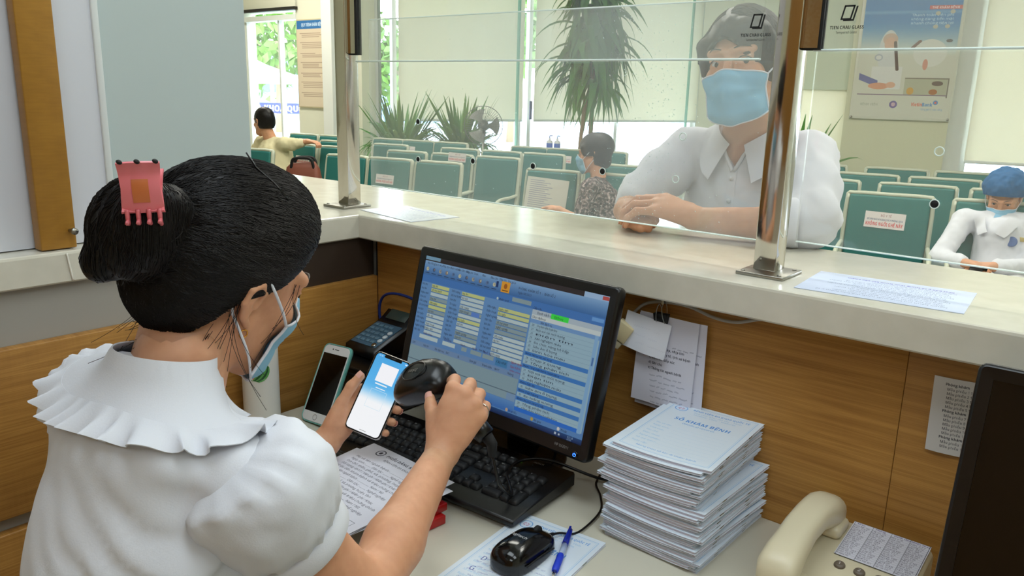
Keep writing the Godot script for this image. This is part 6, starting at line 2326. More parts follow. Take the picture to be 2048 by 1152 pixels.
# a pleated surgical mask on the head whose field is f
func face_mask(root: Node3D, X: Transform3D, f: F, inside_out := false, top := 0.004, loop := true) -> void:
	var nu := 25
	var nv := 23
	var p := []
	for i in nu:
		var u := (i / float(nu - 1) - 0.5) * 2.0
		var row := []
		for j in nv:
			var v := j / float(nv - 1)
			var lowest := lerpf(-0.120, -0.094, pow(absf(u), 1.8))
			var highest := lerpf(top, -0.022, pow(absf(u), 1.2))
			var y := lerpf(lowest, highest, v)
			var a := u * (1.05 + 0.18 * (1.0 - v))
			var q := Vector3(sin(a) * 0.070, y, -0.022 - cos(a) * (0.070 + 0.026 * exp(-pow(u / 0.42, 2.0)) * smoothstep(0.02, -0.02, y)) * (1.0 - 0.25 * maxf(0.0, -y - 0.06) / 0.05))
			if v < 0.1: q.z += (0.1 - v) * 0.14 * (1.0 - absf(u))
			var off := 0.007 + 0.007 * (1.0 - u * u) * sin(PI * v)
			for k in 5:
				var d := f.value(q)
				if d < off: q += f.grad(q) * (off - d)
			var pleat := 0.0016 * (fposmod(v * 4.2 + 0.15, 1.0) - 0.5) * (1.0 - u * u * u * u)
			q += f.grad(q) * pleat
			row.append(q)
		p.append(row)
	var g := G.new()
	g.sheet(p, 0.0008, true)
	var m := pw("face_mask", g, M.mask, root, X)
	g = G.new()
	for j in [0, nv - 1]:
		var line := PackedVector3Array()
		for i in nu: line.append(p[i][j])
		g.tube(line, 0.0017, 6, true)
	for i in [0, nu - 1]:
		var line := PackedVector3Array()
		for j in nv: line.append(p[i][j])
		g.tube(line, 0.0021, 6, true)
	part("mask_binding", g, M.mask_edge, m)
	if loop:
		for i in [0, nu - 1]:
			var s := -1.0 if i == 0 else 1.0
			for q in [p[i][nv - 1], p[i][0]]:
				pass
			g = G.new()
			var a: Vector3 = p[i][nv - 1]
			var b: Vector3 = p[i][0]
			var path := spline([a, a.lerp(Vector3(s * 0.080, 0.028, 0.0), 0.5) + Vector3(s * 0.006, 0, 0), Vector3(s * 0.0815, 0.033, 0.006), Vector3(s * 0.079, 0.034, 0.020), Vector3(s * 0.0765, 0.014, 0.034), Vector3(s * 0.0745, -0.010, 0.031), Vector3(s * 0.077, -0.030, 0.014), b.lerp(Vector3(s * 0.076, -0.030, 0.010), 0.5) + Vector3(s * 0.005, 0, 0), b], 5)
			for k in path.size():
				var d := f.value(path[k])
				if d < 0.002: path[k] += f.grad(path[k]) * (0.002 - d)
			g.tube(path, 0.0017, 6)
			part("ear_loop", g, M.mask_edge, m)


func eyes(root: Node3D, X: Transform3D, look := Vector3(0, 0, -1)) -> void:
	for s in [-1, 1]:
		var c := Vector3(s * 0.0305, 0.0075, -0.0715)
		var g := G.new()
		g.ball(Transform3D(Basis.from_scale(Vector3(0.0125, 0.0115, 0.0115)), c), 10)
		var e := pw("eye", g, M.eye_white, root, X)
		g = G.new()
		var d := look.normalized()
		g.ball(Transform3D(Basis.from_scale(Vector3(0.0062, 0.0062, 0.0042)), c + d * 0.0092), 8)
		part("iris", g, M.iris, e)
		g = G.new()
		g.tube(spline([Vector3(s * 0.0165, 0.0085, -0.0835), Vector3(s * 0.024, 0.0135, -0.0865), Vector3(s * 0.034, 0.0135, -0.0850), Vector3(s * 0.045, 0.0085, -0.0770)], 4), 0.0012, 5)
		part("eyelashes", g, M.hair, e)
		g = G.new()
		g.tube(spline([Vector3(s * 0.013, 0.0300, -0.0950), Vector3(s * 0.026, 0.0345, -0.0915), Vector3(s * 0.038, 0.0345, -0.0850), Vector3(s * 0.048, 0.0290, -0.0760)], 4), [0.0012, 0.0015, 0.0016, 0.0016, 0.0016, 0.0016, 0.0015, 0.0014, 0.0013, 0.0011, 0.0009, 0.0007, 0.0004], 6)
		pw("eyebrow", g, M.hair_brown, root, X)


func build_clerk() -> void:
	people_materials()
	var root := thing("person", "seated clerk in a white frilled blouse, black hair in a bun with a pink clip", "person", Vector3(0.58, 0, 0.78))
	var X := Transform3D(Basis(Vector3(0.960, -0.279, 0.027), Vector3(0.271, 0.901, -0.339), Vector3(0.071, 0.332, 0.940)).orthonormalized(), Vector3(0.545, 1.188, 0.648))
	var acc := empty()
	var shR := Vector3(0.690, 1.010, 0.730)
	var elR := Vector3(0.742, 0.826, 0.612)
	var wrR := Vector3(0.634, 0.893, 0.374)
	var shL := Vector3(0.446, 1.036, 0.762)
	var elL := Vector3(0.350, 0.815, 0.610)
	var P := phone_frame()
	var wrL := P * Vector3(-0.056, -0.112, -0.008)
	# trunk, neck and arms
	var f := F.new(Vector3(0.28, 0.60, 0.30), Vector3(0.84, 1.14, 0.90), 0.008)
	f.ell(Transform3D(Basis.from_scale(Vector3(0.118, 0.17, 0.072)), Vector3(0.565, 0.89, 0.775)), 0.03)
	f.bone(shL, shR, 0.040, 0.040, 0.02)
	f.bone(Vector3(0.565, 1.0, 0.757), Vector3(0.566, 1.11, 0.722), 0.050, 0.048, 0.03)
	for q in [[shR, elR, wrR], [shL, elL, wrL]]:
		f.bone(q[0], q[1], 0.044, 0.038, 0.02)
		f.bone(q[1], q[1].lerp(q[2], 0.35), 0.036, 0.037, 0.015)
		f.bone(q[1].lerp(q[2], 0.35), q[2], 0.037, 0.0235, 0.015)
	join(acc, f.nets(), Transform3D())
	var hf := head_into(acc, X, 0.004, Vector3(0.566, 1.07, 0.732), 0.051)
	# right hand round the scanner's handle
	var h := Vector3(0.18, 0.87, -0.44).normalized()
	var row := Vector3(0.66, -0.68, -0.31).normalized()
	var n := Vector3(-0.61, -0.25, -0.75).normalized()
	var K := [Vector3(0.6235, 0.984, 0.340), Vector3(0.642, 0.978, 0.333), Vector3(0.656, 0.964, 0.327), Vector3(0.664, 0.946, 0.322)]
	var fingers := []
	for i in 4:
		var l: float = [1.0, 1.06, 1.0, 0.84][i]
		var pip: Vector3 = K[i] + n * 0.036 * l + h * 0.012
		var dip := pip + n * 0.012 * l - h * 0.022 * l
		var tip := dip - n * 0.010 * l - h * 0.016 * l
		if i == 0:
			pip = K[0] + n * 0.040 + h * 0.006 - row * 0.004
			dip = pip + n * 0.014 - h * 0.014 - row * 0.008
			tip = dip + n * 0.002 - h * 0.018 - row * 0.004
		fingers.append([K[i], pip, dip, tip])
	var roots := []
	for i in 4: roots.append(wrR.lerp(K[i], 0.45) + row * (i - 1.5) * 0.006)
	hand_into(acc, elR, wrR, roots, fingers, [Vector3(0.618, 0.918, 0.366), Vector3(0.602, 0.940, 0.359), Vector3(0.589, 0.950, 0.351), Vector3(0.578, 0.957, 0.342)], 0.96)
	# left hand under the phone: fingers behind it and round its right edge, thumb along its left edge
	var lf := []
	for i in 4:
		var y: float = [0.010, -0.012, -0.034, -0.055][i]
		var kn := P * Vector3(-0.040, y - 0.012, -0.0215)
		lf.append([kn, P * Vector3(-0.004, y - 0.004, -0.0200), P * Vector3(0.024, y, -0.0180), P * Vector3([0.041, 0.0425, 0.0425, 0.040][i], y + 0.001, -0.0055)])
	var lroots := []
	for i in 4: lroots.append(P * Vector3(-0.050 + 0.004 * i, -0.062 - 0.006 * i, -0.017))
	var lth := [P * Vector3(-0.052, -0.072, 0.004), P * Vector3(-0.0515, -0.036, 0.008), P * Vector3(-0.0475, -0.004, 0.009), P * Vector3(-0.040, 0.018, 0.0085)]
	hand_into(acc, elL, wrL, lroots, lf, lth, 0.96)
	pw("body", F.to_mesh(acc), M.skin, root)
	for i in 3: nail(root, lf[i][3], lf[i][2], P.basis.x + P.basis.z * 0.3, 0.0072)
	nail(root, lth[3], lth[2], P.basis.z - P.basis.x * 0.4, 0.0078)
	nail(root, Vector3(0.578, 0.957, 0.342), Vector3(0.589, 0.950, 0.351), Vector3(0.3, 0.5, 0.8), 0.0078)
	var g := G.new()
	var rr := PackedVector3Array()
	var rc: Vector3 = K[3].lerp(fingers[3][1], 0.45)
	for k in 21: rr.append(rc + (h * cos(TAU * k / 20) + row * sin(TAU * k / 20)) * 0.0098)
	g.tube(rr, 0.0014, 6, false)
	pw("ring", g, M.steel, root)
	face_mask(root, X, hf)
	eyes(root, X)
	g = G.new()
	var hoop := PackedVector3Array()
	for k in 17: hoop.append(Vector3(0.076, -0.036 + 0.005 * cos(TAU * k / 16), 0.004 + 0.005 * sin(TAU * k / 16)))
	g.tube(hoop, 0.0009, 5, false)
	pw("earring", g, mat("gold", Color(0.85, 0.62, 0.25), 0.2, 1.0), root, X)
	clerk_hair(root, X)
	clerk_blouse(root, shR, elR, shL, elL)
	clerk_scanner()
	# lower body on an office stool
	f = F.new(Vector3(0.34, 0.02, 0.30), Vector3(0.84, 0.70, 1.0), 0.014)
	f.ell(Transform3D(Basis.from_scale(Vector3(0.165, 0.12, 0.13)), Vector3(0.575, 0.56, 0.80)), 0.03)
	for s in [-1, 1]:
		f.chain([Vector3(0.575 + s * 0.085, 0.54, 0.78), Vector3(0.575 + s * 0.10, 0.53, 0.42), Vector3(0.575 + s * 0.10, 0.09, 0.45), Vector3(0.575 + s * 0.10, 0.06, 0.36)], [0.085, 0.062, 0.042, 0.036], 0.03)
	pw("trousers", F.to_mesh(f.nets()), mat("navy_trousers", Color(0.10, 0.11, 0.16), 0.8), root)
	var st := thing("office_stool", "office stool under the seated clerk", "stool", Vector3(0.58, 0, 0.83))
	g = G.new()
	g.lathe(at(0, 0.385, 0), [[0.17, 0.0], [0.2, 0.012], [0.2, 0.045], [0.17, 0.06], [0.02, 0.062]], 28)
	part("seat", g, M.black_matt, st)
	g = G.new()
	g.tube(PackedVector3Array([Vector3(0, 0.05, 0), Vector3(0, 0.39, 0)]), 0.025, 12)
	part("column", g, M.steel_dull, st)
	for k in 5:
		g = G.new()
		g.tube(PackedVector3Array([Vector3(0, 0.07, 0), Vector3(cos(TAU * k / 5), 0.14, sin(TAU * k / 5)) * 0.27 + Vector3(0, 0.012, 0)]), 0.018, 8)
		part("foot", g, M.black, st)


func clerk_hair(root: Node3D, X: Transform3D) -> void:
	var BUN := Vector3(0.010, 0.036, 0.134)
	var f := F.new(Vector3(-0.115, -0.12, -0.125), Vector3(0.115, 0.165, 0.20), 0.004)
	f.ell(Transform3D(Basis.from_scale(Vector3(0.085, 0.100, 0.100)), Vector3(0, 0.040, 0.026)), 0.02)
	f.ell(Transform3D(Basis.from_scale(Vector3(0.070, 0.065, 0.07)), Vector3(0, -0.015, 0.045)), 0.02)
	f.ell(Transform3D(Basis.from_scale(Vector3(0.070, 0.056, 0.062)), Vector3(0, 0.084, -0.016)), 0.03)   # fullness on top
	f.trim(func(p: Vector3) -> float:   # the hairline: forehead, temple, round the ear, nape
		var line: float
		if p.y > 0.030: line = -0.036 - (p.y - 0.030) * 1.0 - 0.25 * maxf(0.0, 0.07 - absf(p.x))
		else: line = -0.036 + (0.030 - p.y) * 2.2 if p.y > 0.002 else 0.0256 + (0.002 - p.y) * 0.55
		return maxf(line - p.z, (-0.082 - p.y) * 1.0), 0.008)
	f.bone(Vector3(0, 0.035, 0.070), Vector3(0.006, 0.034, 0.105), 0.052, 0.036, 0.02)
	f.ell(Transform3D(Basis.from_euler(Vector3(0.25, 0, 0)) * Basis.from_scale(Vector3(0.050, 0.054, 0.044)), BUN), 0.006)
	f.bone(BUN + Vector3(0.02, 0.035, -0.01), BUN + Vector3(-0.01, -0.045, 0.012), 0.024, 0.022, 0.008)
	var noise := FastNoiseLite.new()
	noise.frequency = 1.0
	f.shift(func(p: Vector3) -> float:
		if p.z > 0.105: return 0.0012 * sin((p.x * 0.8 + p.y * 0.25) * 420.0 + 3.0 * noise.get_noise_3d(p.x * 30, p.y * 30, p.z * 30))
		return 0.0016 * noise.get_noise_3d(p.x * 95.0, p.y * 95.0, p.z * 9.0))
	var hair := pw("hair", F.to_mesh(f.nets()), M.hair, root, X)
	# combed strands from the hairline to the bun, and turns round the bun
	var r := RandomNumberGenerator.new()
	r.seed = 3
	var g := G.new()
	var line := [Vector3(0.0, 0.112, -0.075), Vector3(0.035, 0.095, -0.078), Vector3(0.062, 0.066, -0.066), Vector3(0.078, 0.036, -0.042), Vector3(0.080, 0.020, 0.002), Vector3(0.079, -0.006, 0.034), Vector3(0.062, -0.05, 0.05), Vector3(0.035, -0.074, 0.068), Vector3(0.0, -0.078, 0.078)]
	for k in 1500:
		var q := pow(r.randf(), 0.9) * 7.99
		var s: Vector3 = line[int(q)].lerp(line[int(q) + 1], q - int(q))
		if k % 4 == 0: s.x = -s.x
		s += Vector3(r.randfn(), r.randfn(), r.randfn()) * 0.003
		var e := Vector3(r.randfn() * 0.016, 0.034 + r.randfn() * 0.018, 0.108)
		var start := r.randf() * 0.3 if k % 3 else r.randf() * 0.05
		var p := PackedVector3Array()
		var c := Vector3(0, 0.03, 0.02)
		for j in 13:
			var t := lerpf(start, 1.0, j / 12.0)
			var d := (s - c).slerp(e - c, t)
			p.append(f.onto(c + d.normalized() * maxf(d.length(), 0.09), 0.0002 + 0.0007 * r.randf()))
		g.tube(p, 0.00055, 3, false)
	for k in 520:   # over the bun, from the clip down and under
		var ph := r.randf() * TAU
		var side := Vector3(cos(ph), 0, sin(ph))
		var a0 := r.randf_range(-0.2, 0.9)
		var p := PackedVector3Array()
		for j in 13:
			var a := a0 + j * 0.16
			var q := BUN + Vector3(0, cos(a) * 0.06, 0) + side * sin(a) * 0.06 + Vector3(0, 0, 0.012 * sin(a * 2.0))
			p.append(f.onto(q, 0.0002 + 0.0006 * r.randf()))
		g.tube(p, 0.00055, 3, false)
	tag(part("hair_strands", g, M.hair, hair), "", "", "", "stuff")
	g = G.new()
	for k in 95:   # loose hairs at the nape, the temple and over the top
		var s: Vector3; var d: Vector3
		if k >= 60: continue
		if k < 46:
			s = Vector3(r.randf_range(-0.03, 0.072), r.randf_range(-0.075, -0.03), 0.0); s.z = 0.062 - 0.4 * maxf(0, s.x - 0.02); d = Vector3(r.randf_range(-0.3, 0.4), -1.0, r.randf_range(-0.1, 0.55))
		elif k < 60:
			s = Vector3(0.079, r.randf_range(-0.02, 0.01), r.randf_range(0.026, 0.04)) if k % 3 else Vector3(0.078, 0.035, r.randf_range(-0.055, -0.03)); d = Vector3(0.12, -1.0, r.randf_range(-0.25, 0.1))
		var l := r.randf_range(0.02, 0.062) * (1.2 if k < 46 else 1.9 if k < 60 else 0.6)
		var bend := Vector3(r.randfn(), r.randfn() * 0.4, r.randfn()) * 0.35
		var p := PackedVector3Array()
		for j in 9:
			var t := j / 8.0
			var q := s + (d.normalized() * t + bend * t * t) * l
			if f.value(q) < 0.0006: q = f.onto(q, 0.0008)
			p.append(q)
		g.tube(p, 0.00034, 3, false)
	tag(part("loose_hairs", g, M.hair, hair), "", "", "", "stuff")
	# thin black pin
	g = G.new()
	var inv := X.affine_inverse()
	var a := f.onto(inv * Vector3(0.606, 1.322, 0.636), 0.0012)
	var b := f.onto(inv * Vector3(0.634, 1.286, 0.616), 0.0012)
	g.tube(PackedVector3Array([a + (a - b) * 0.35 + a.normalized() * 0.006, a + a.normalized() * 0.001, f.onto(a.lerp(b, 0.5), 0.0014), b]), 0.0011, 6)
	part("hair_pin", g, M.black_gloss, hair)
	# pink claw clip at the root of the bun; its plate faces back and to her right
	var seat := f.onto(inv * Vector3(0.600, 1.287, 0.765), 0.010)
	var zc := (inv.basis * Vector3(0.80, 0.28, 0.50)).normalized()
	var cx := frame(seat, zc, (inv.basis * Vector3(-0.05, 1, 0.0)).normalized())
	for s in [1, -1]:
		g = G.new()
		var p := []
		for i in 9:
			var rowp := []
			for j in 13:
				var u := (i / 8.0 - 0.5) * 0.035 * (1.0 + 0.12 * absf(j / 12.0 - 0.5) * 2.0)
				var v := j / 12.0
				var y := lerpf(-0.021, 0.024, v)
				var z := 0.010 * sin((v - 0.12) * PI * 0.9) + (0.012 * pow(maxf(0.0, v - 0.72) / 0.28, 2.0)) - 0.25 * u * u / 0.035
				rowp.append(cx * Vector3(u, y, s * (z + 0.004)))
			p.append(rowp)
		g.sheet(p, 0.0022, s < 0)
		var jaw := part("claw_clip", g, mat("pink_plastic", Color(0.92, 0.50, 0.53), 0.22), hair)
		g = G.new()
		for k in 4:
			var x := (k / 3.0 - 0.5) * 0.029
			g.tube(spline([cx * Vector3(x, -0.018, s * 0.003), cx * Vector3(x, -0.027, s * 0.001), cx * Vector3(x, -0.032, s * -0.008)], 4), 0.0021, 6)
		part("teeth", g, mat("pink_teeth", Color(0.86, 0.44, 0.47), 0.25), jaw)
		if s > 0:
			g = G.new()
			var q := []
			for i in 5:
				var rowq := []
				for j in 9:
					var v := lerpf(0.20, 0.68, j / 8.0)
					var u := (i / 4.0 - 0.5) * 0.015
					var z := 0.010 * sin((v - 0.12) * PI * 0.9) - 0.25 * u * u / 0.035
					rowq.append(cx * Vector3(u, lerpf(-0.021, 0.024, v), z + 0.0047))
				q.append(rowq)
			g.sheet(q, 0.0006)
			part("gilt_inlay", g, mat("gilt_orange", Color(0.82, 0.46, 0.26), 0.3), jaw)
			for x in [-0.017, 0.0, 0.018]:
				g = G.new()
				g.ball(Transform3D(Basis.from_scale(Vector3(0.003, 0.0022, 0.003)), cx * Vector3(x * 0.9, 0.0245, 0.024)), 6)
				part("worn_tip", g, M.black_matt, jaw)


func clerk_blouse(root: Node3D, shR: Vector3, elR: Vector3, shL: Vector3, elL: Vector3) -> void:
	var f := F.new(Vector3(0.33, 0.56, 0.56), Vector3(0.81, 1.12, 0.96), 0.008)
	f.ell(Transform3D(Basis.from_scale(Vector3(0.150, 0.17, 0.100)), Vector3(0.565, 0.90, 0.778)), 0.04)
	f.ell(Transform3D(Basis.from_scale(Vector3(0.142, 0.24, 0.112)), Vector3(0.568, 0.74, 0.805)), 0.05)
	f.bone(shL + Vector3(0.03, -0.004, 0), shR - Vector3(0.03, 0.004, 0), 0.047, 0.047, 0.03)
	f.ell(Transform3D(Basis.from_euler(Vector3(0.35, 0, 0)) * Basis.from_scale(Vector3(0.125, 0.055, 0.060)), Vector3(0.566, 1.035, 0.785)), 0.03)
	f.bone(Vector3(0.490, 1.048, 0.764), Vector3(0.615, 1.022, 0.752), 0.052, 0.052, 0.03)
	f.bone(Vector3(0.566, 1.02, 0.760), Vector3(0.570, 1.105, 0.740), 0.066, 0.056, 0.03)
	for q in [[shR, elR], [shL, elL]]: f.bone(q[0], q[0].lerp(q[1], 0.25), 0.050, 0.045, 0.02)
	var noise := FastNoiseLite.new()
	noise.frequency = 1.0
	noise.fractal_octaves = 2
	f.shift(func(p: Vector3) -> float:
		var armpit := (p - Vector3(0.690, 0.90, 0.80)).length()
		var w := exp(-armpit * armpit / 0.012)
		var d := (p.y - 0.90) + (p.x - 0.690) * 0.75
		return -0.0055 * w * sin(d * 150.0 + 2.0 * noise.get_noise_3d(p.x * 10, p.y * 10, p.z * 10)) + 0.006 * noise.get_noise_3d(p.x * 16.0, p.y * 5.0, p.z * 16.0) * smoothstep(1.05, 0.85, p.y), 0.04)
	f.trim(func(p: Vector3) -> float: return 0.60 - p.y)
	f.trim(func(p: Vector3) -> float: return p.y - 1.108 - (p.z - 0.738) * 0.45 if (p - Vector3(0.570, p.y, 0.738)).length() < 0.085 else -1.0)
	var bl := pw("blouse", F.to_mesh(f.nets()), M.cotton, root)
	# wide round collar lying on the shoulders, with a gathered frill along its edge
	var N := Vector3(0.571, 1.114, 0.738)
	var nphi := 181
	var inner := []
	var mid := []
	var nor := []
	var col := []
	for i in nphi:
		var a := lerpf(TAU - PI / 2 - 0.10, -PI / 2 + 0.10, i / float(nphi - 1))
		var d := Vector3(cos(a), 0, sin(a))
		var out := 0.099 + 0.030 * cos(2 * a) - 0.014 * cos(a)
		var rowp := []
		for j in 7:
			var v := 1.0 - j / 6.0
			var rad := lerpf(0.0535, out, v)
			var p := N + d * rad * Vector3(1, 1, 0.95) + Vector3(0, 0.012 + 0.012 * sin(a) * (1.0 - v) - v * (0.035 + 0.02 * absf(sin(a))), 0)
			var q := f.onto(p, 0.005)
			if v < 0.25: q = q.lerp(N + d * 0.0535 + Vector3(0, 0.010 + 0.012 * sin(a), 0), 1.0 - v * 4.0)
			rowp.append(q)
		col.append(rowp)
	var g := G.new()
	g.sheet(col, 0.0016, false)
	pw("collar", g, M.cotton, root)
	var frill := []
	var rs := RandomNumberGenerator.new()
	rs.seed = 8
	var ph := 0.0
	for i in nphi:
		ph += 1.55 + 0.45 * sin(i * 0.31) + rs.randf_range(-0.35, 0.35)
		var e: Vector3 = col[i][0]
		var e2: Vector3 = col[i][1]
		var tan_: Vector3 = (col[mini(i + 1, nphi - 1)][0] - col[maxi(i - 1, 0)][0]).normalized()
		var outd := (e - e2).normalized()
		var rowp := []
		for j in 6:
			var v := 1.0 - j / 5.0
			var p := e + outd * v * 0.035 + tan_ * 0.004 * v * cos(ph * 0.5 + 0.6)
			var s := f.onto(p, 0.0035)
			var up := f.grad(s)
			rowp.append(s.lerp(p, 0.25) + up * (0.0015 + v * (0.0085 + 0.0085 * sin(ph * 0.5)) * (0.4 + 0.6 * v)))
		frill.append(rowp)
	g = G.new()
	g.sheet(frill, 0.0011, false)
	pw("collar_frill", g, M.cotton, root)
	# puffed sleeves with gathered ends and a turned cuff
	for side in 2:
		var a := [shR, shL][side].lerp([elR, elL][side], -0.11) as Vector3
		var b := [elR, elL][side] as Vector3
		var ax := (b - a).normalized()
		var ex := Vector3([1.0, -1.0][side], 0.25, 0.0)
		ex = (ex - ax * ex.dot(ax)).normalized()
		var ey := ax.cross(ex)
		var len := a.distance_to(b)
		var rings := []
		var nt := 27
		for i in nt:
			var t := i / float(nt - 1)
			var s := t * 0.47
			var R: float = lerpf(0.040, 0.060, smoothstep(0.0, 0.12, t)) + float([0.020, 0.008][side]) * pow(sin(PI * pow(t, 0.85)), 0.6)
			if t > 0.9: R = lerpf(R, 0.0575, (t - 0.9) / 0.1)
			var gat := 0.040 * exp(-pow((t - 0.1) / 0.16, 2.0)) + 0.045 * exp(-pow((1.0 - t) / 0.14, 2.0))
			var c := a + ax * len * s + ex * 0.010 * sin(PI * t) + Vector3(0, 0.012, 0) * sin(PI * t)
			var wob := func(q: float) -> float:
				return 1.0 + gat * sin(q * 15.0 + 1.3 * sin(q * 3.0) + side) + 0.045 * noise.get_noise_3d(cos(q) * 2.0 + side * 9.0, sin(q) * 2.0, t * 2.6) + 0.018 * sin(q * 3.0 + t * 7.0) * sin(PI * t)
			rings.append(ring_between(c, ex, ey, R * 1.04, R * 0.98, 72, wob))
		g = G.new()
		g.loft(rings, true, false)
		pw("sleeve", g, M.cotton, root)
		rings = []
		for q in [[0.460, 0.050], [0.460, 0.0590], [0.472, 0.0610], [0.555, 0.0590], [0.562, 0.0570], [0.555, 0.0540], [0.472, 0.052]]:
			rings.append(ring_between(a + ax * len * q[0], ex, ey, q[1] * 1.03, q[1], 48, func(w: float) -> float: return 1.0 + 0.012 * sin(w * 3.0 + 1.0)))
		g = G.new()
		g.loft(rings, false, false)
		pw("cuff", g, M.cotton, root)


func clerk_scanner() -> void:
	var t := thing("barcode_scanner", "black handheld barcode scanner in the clerk's right hand, aimed at the lit phone", "scanner", Vector3(0.533, 0.962, 0.311))
	var aim := Vector3(-0.90, -0.38, -0.02).normalized()
	var up := Vector3(0.10, 0.80, 0.55)
	up = (up - aim * up.dot(aim)).normalized()
	var sx := aim.cross(up)
	var b := Basis(sx, up, -aim)   # z runs backwards, away from the phone
	var g := G.new()
	var rings := []
	for s in [[0.052, 0.010, 0.008, -0.006], [0.050, 0.019, 0.015, -0.005], [0.040, 0.027, 0.021, -0.002], [0.022, 0.0325, 0.0245, 0.001], [0.0, 0.0345, 0.0255, 0.002], [-0.022, 0.0345, 0.0245, 0.001], [-0.038, 0.0325, 0.022, -0.001], [-0.046, 0.029, 0.0185, -0.003], [-0.0485, 0.025, 0.015, -0.004]]:
		var ring := PackedVector3Array()
		for k in 36:
			var a := TAU * k / 36
			ring.append(b * Vector3(signf(cos(a)) * pow(absf(cos(a)), 0.8) * s[1], signf(sin(a)) * pow(absf(sin(a)), 0.8) * s[2] + s[3], s[0]) * 1.08)
		rings.append(ring)
	rings.reverse()
	g.loft(rings)
	part("head", g, mat("scanner_black", Color(0.04, 0.04, 0.045), 0.26), t)
	g = G.new()
	g.prism(Transform3D(b * Basis(Vector3(1, 0, 0), Vector3(0, 1, 0), Vector3(0, 0, 1)) * Basis.from_euler(Vector3(0, PI, 0)), b * Vector3(0, -0.004, -0.0523)), rrect(0.044, 0.024, 0.009, 5), [[0, 0], [0.0012, 0.0006]], false, true)
	part("scan_window", g, mat("scan_glass", Color(0.16, 0.13, 0.22), 0.08), t)
	g = G.new()
	var plate := PackedVector3Array()
	for k in 37:
		var a := TAU * k / 36
		plate.append(b * Vector3(cos(a) * 0.017, 0.0285 - 0.0008 * pow(cos(a), 2.0), 0.004 + sin(a) * 0.026))
	g.tube(plate, 0.0011, 6, false)
	part("label_rim", g, M.black, t)
	g = G.new(); g.smooth = -1
	ink(g, "Zebex", Transform3D(b * Basis.from_euler(Vector3(-PI / 2, 0, 0)) * Basis.from_euler(Vector3(0, 0, PI / 2)), b * Vector3(0.002, 0.0305, 0.016)), 0.0085)
	part("lettering", g, mat("scanner_print", Color(0.5, 0.48, 0.45), 0.4), t)
	# handle, down through the fist, and the cable
	var o := t.position
	var h0 := Vector3(0.560, 0.962, 0.310) - o
	var h1 := Vector3(0.652, 0.902, 0.295) - o
	g = G.new()
	var path := PackedVector3Array(); var rad := []
	for k in 9:
		path.append(h0.lerp(h1, k / 8.0)); rad.append([0.019, 0.0175, 0.0155, 0.0148, 0.0148, 0.0152, 0.0158, 0.0165, 0.0150][k])
	g.tube(path, rad, 18)
	part("handle", g, M.black, t)
	g = G.new()
	var d := (h1 - h0).normalized()
	g.tube(PackedVector3Array([h1, h1 + d * 0.012 + Vector3(0, -0.004, 0), h1 + d * 0.018 + Vector3(-0.004, -0.02, 0)]), [0.010, 0.0085, 0.0065], 12)
	part("strain_relief", g, M.black_matt, t)
	g = G.new()
	var c0 := h1 + d * 0.018 + Vector3(-0.004, -0.02, 0)
	g.tube(spline([c0, Vector3(0.672, 0.825, 0.285) - o, Vector3(0.655, 0.7815, 0.235) - o, Vector3(0.625, 0.7795, 0.205) - o, Vector3(0.600, 0.7795, 0.18) - o, Vector3(0.585, 0.7795, 0.13) - o, Vector3(0.62, 0.779, 0.09) - o, Vector3(0.70, 0.7465, 0.03) - o, Vector3(0.73, 0.744, -0.03) - o], 6), 0.0028, 8)
	part("cable", g, M.black, t)


func face_frame(c: Vector3, fwd: Vector3, roll := 0.0) -> Transform3D:   # the head's -z along fwd
	var z := -fwd.normalized()
	var x := Vector3.UP.cross(z).normalized()
	return Transform3D(Basis(x, z.cross(x), z) * Basis.from_euler(Vector3(0, 0, roll)), c)


# hair as a cap over the skull with an opening for the face; extra lumps: [centre, radii]
func hair_cap(root: Node3D, X: Transform3D, m: Material, open_c: Vector2, open_r: Vector2, low: float, lumps: Array, cell := 0.004, thick := 1.0, sides := -0.006) -> F:
	var f := F.new(Vector3(-0.14, -0.17, -0.13), Vector3(0.14, 0.16, 0.18), cell)
	f.ell(Transform3D(Basis.from_scale(Vector3(0.083, 0.098, 0.104) * thick), Vector3(0, 0.038, 0.014)), 0.02)
	f.ell(Transform3D(Basis.from_scale(Vector3(0.080, 0.070, 0.075) * thick), Vector3(0, -0.01, 0.03)), 0.02)
	for s in ([-1, 1] if lumps.size() else []): f.bone(Vector3(s * 0.066, 0.05, -0.052), Vector3(s * 0.070, -0.02, -0.030), 0.017, 0.010, 0.02)
	f.trim(func(p: Vector3) -> float:
		var q := Vector2((p.x - open_c.x) / open_r.x, (p.y - open_c.y) / open_r.y)
		var face := minf((1.0 - q.length()) * minf(open_r.x, open_r.y), -0.012 - p.z)
		return maxf(maxf(face, low - p.y), minf(sides - p.y, 0.012 - p.z)), 0.006)
	for l in lumps: f.ell(Transform3D(Basis.from_scale(l[1]), l[0]), 0.012)
	var noise := FastNoiseLite.new()
	noise.frequency = 1.0
	f.shift(func(p: Vector3) -> float: return 0.0022 * noise.get_noise_3d(p.x * 90.0, p.y * 22.0, p.z * 60.0))
	pw("hair", F.to_mesh(f.nets()), m, root, X)
	return f


